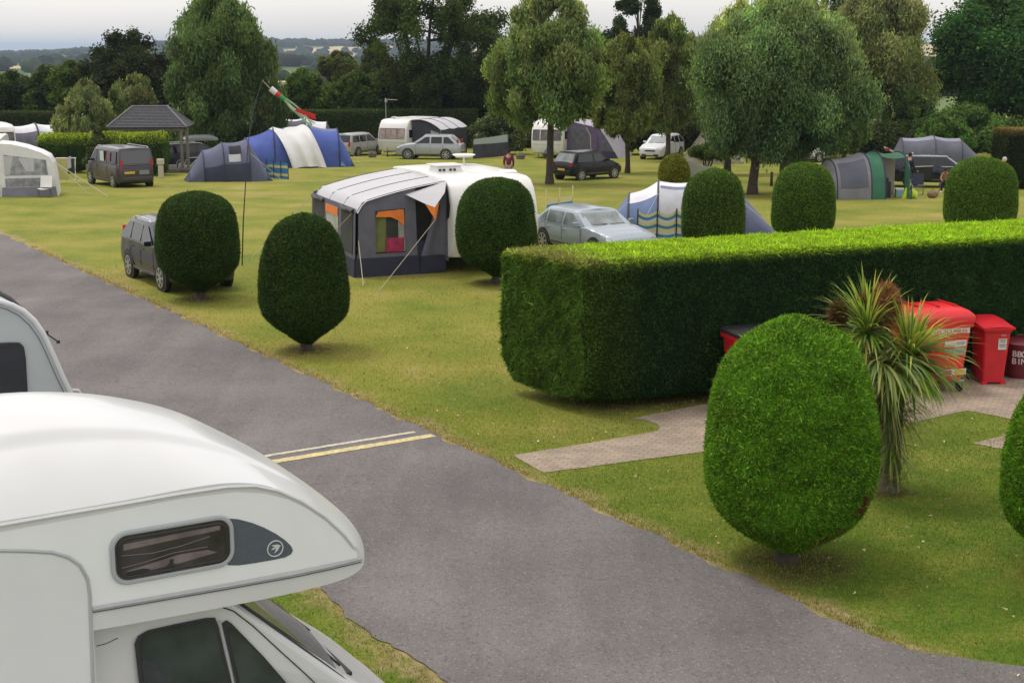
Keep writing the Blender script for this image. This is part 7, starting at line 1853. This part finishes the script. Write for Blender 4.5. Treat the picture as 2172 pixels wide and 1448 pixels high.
sit = dict(pel=(0, 0, .46), bel=(.02, 0, .62), che=(.10, 0, .84), nk=(.17, 0, .98), hd0=(.20, 0, 1.04), hd1=(.24, 0, 1.14), shL=(.11, .16, .90), elL=(.22, .22, .68), wrL=(.40, .14, .58), haL=(.47, .10, .56), shR=(.11, -.16, .90), elR=(.22, -.22, .68), wrR=(.40, -.12, .60), haR=(.47, -.08, .58), hiL=(.05, .09, .46), knL=(.46, .12, .50), anL=(.48, .12, .09), toL=(.62, .13, .04), hiR=(.05, -.09, .46), knR=(.46, -.12, .50), anR=(.50, -.12, .09), toR=(.64, -.13, .04))
person('bare chested person in white shoes sitting on a camping chair by the dark car', gp_(2005, 408), 205, sit, None, BLKC, WSH, HAIRD, .95, SK2)
q = gp_(1983, 388)
person('bare shouldered grey haired person sitting behind the dark blue car', (q.x, q.y + 4.5, gz(0, q.y)), 190, sit, None, JEAN, BLKC, HAIRW, .98, mat('pink_skin', (.55, .32, .25), .6))
q = gp_(2104, 385)
person('person in a pale shirt bending forward behind the right hand round topped bush', (at(2104, 330, 64).x, 64, gz(0, 64)), 80, {**stand(.32, .35), 'hd0': (.58, 0, 1.50), 'hd1': (.66, 0, 1.56), 'nk': (.48, 0, 1.42), 'che': (.36, 0, 1.28), 'shL': (.40, .17, 1.32), 'shR': (.40, -.17, 1.32)}, PALE, JEAN, BLKC, HAIRW)
person('person in a white top and pale hat half hidden by the browned hedge', (at(2133, 330, 70).x, 70, gz(0, 70)), 260, stand(.02, .2), mat('white_cloth', (.6, .6, .6), .8), mat('pale_trousers', (.4, .42, .42), .8), WSH, mat('pale_hat', (.6, .6, .6), .7), 1.08)
q = gp_(1930, 404)
person('person in a long black coat leaning at the raised tailgate of the dark car', (q.x, q.y + .6, q.z), 60, stand(.10, .3), BLKC, BLKC, BLKC, HAIRD)

# ================================================================== AIR
mb = MB(); mb.box((0, 14970, -45), (24000, 30060, 190))
hz = mb.build('haze', None); hz['kind'] = 'stuff'
hm = bpy.data.materials.new('haze'); hm.use_nodes = True; t = hm.node_tree
for n_ in list(t.nodes):
    if n_.type != 'OUTPUT_MATERIAL': t.nodes.remove(n_)
pvn = t.nodes.new('ShaderNodeVolumePrincipled'); pvn.inputs['Color'].default_value = (.66, .80, 1.0, 1); pvn.inputs['Density'].default_value = .00013
t.links.new(pvn.outputs[0], t.nodes['Material Output'].inputs['Volume'])
hz.data.materials.clear(); hz.data.materials.append(hm)
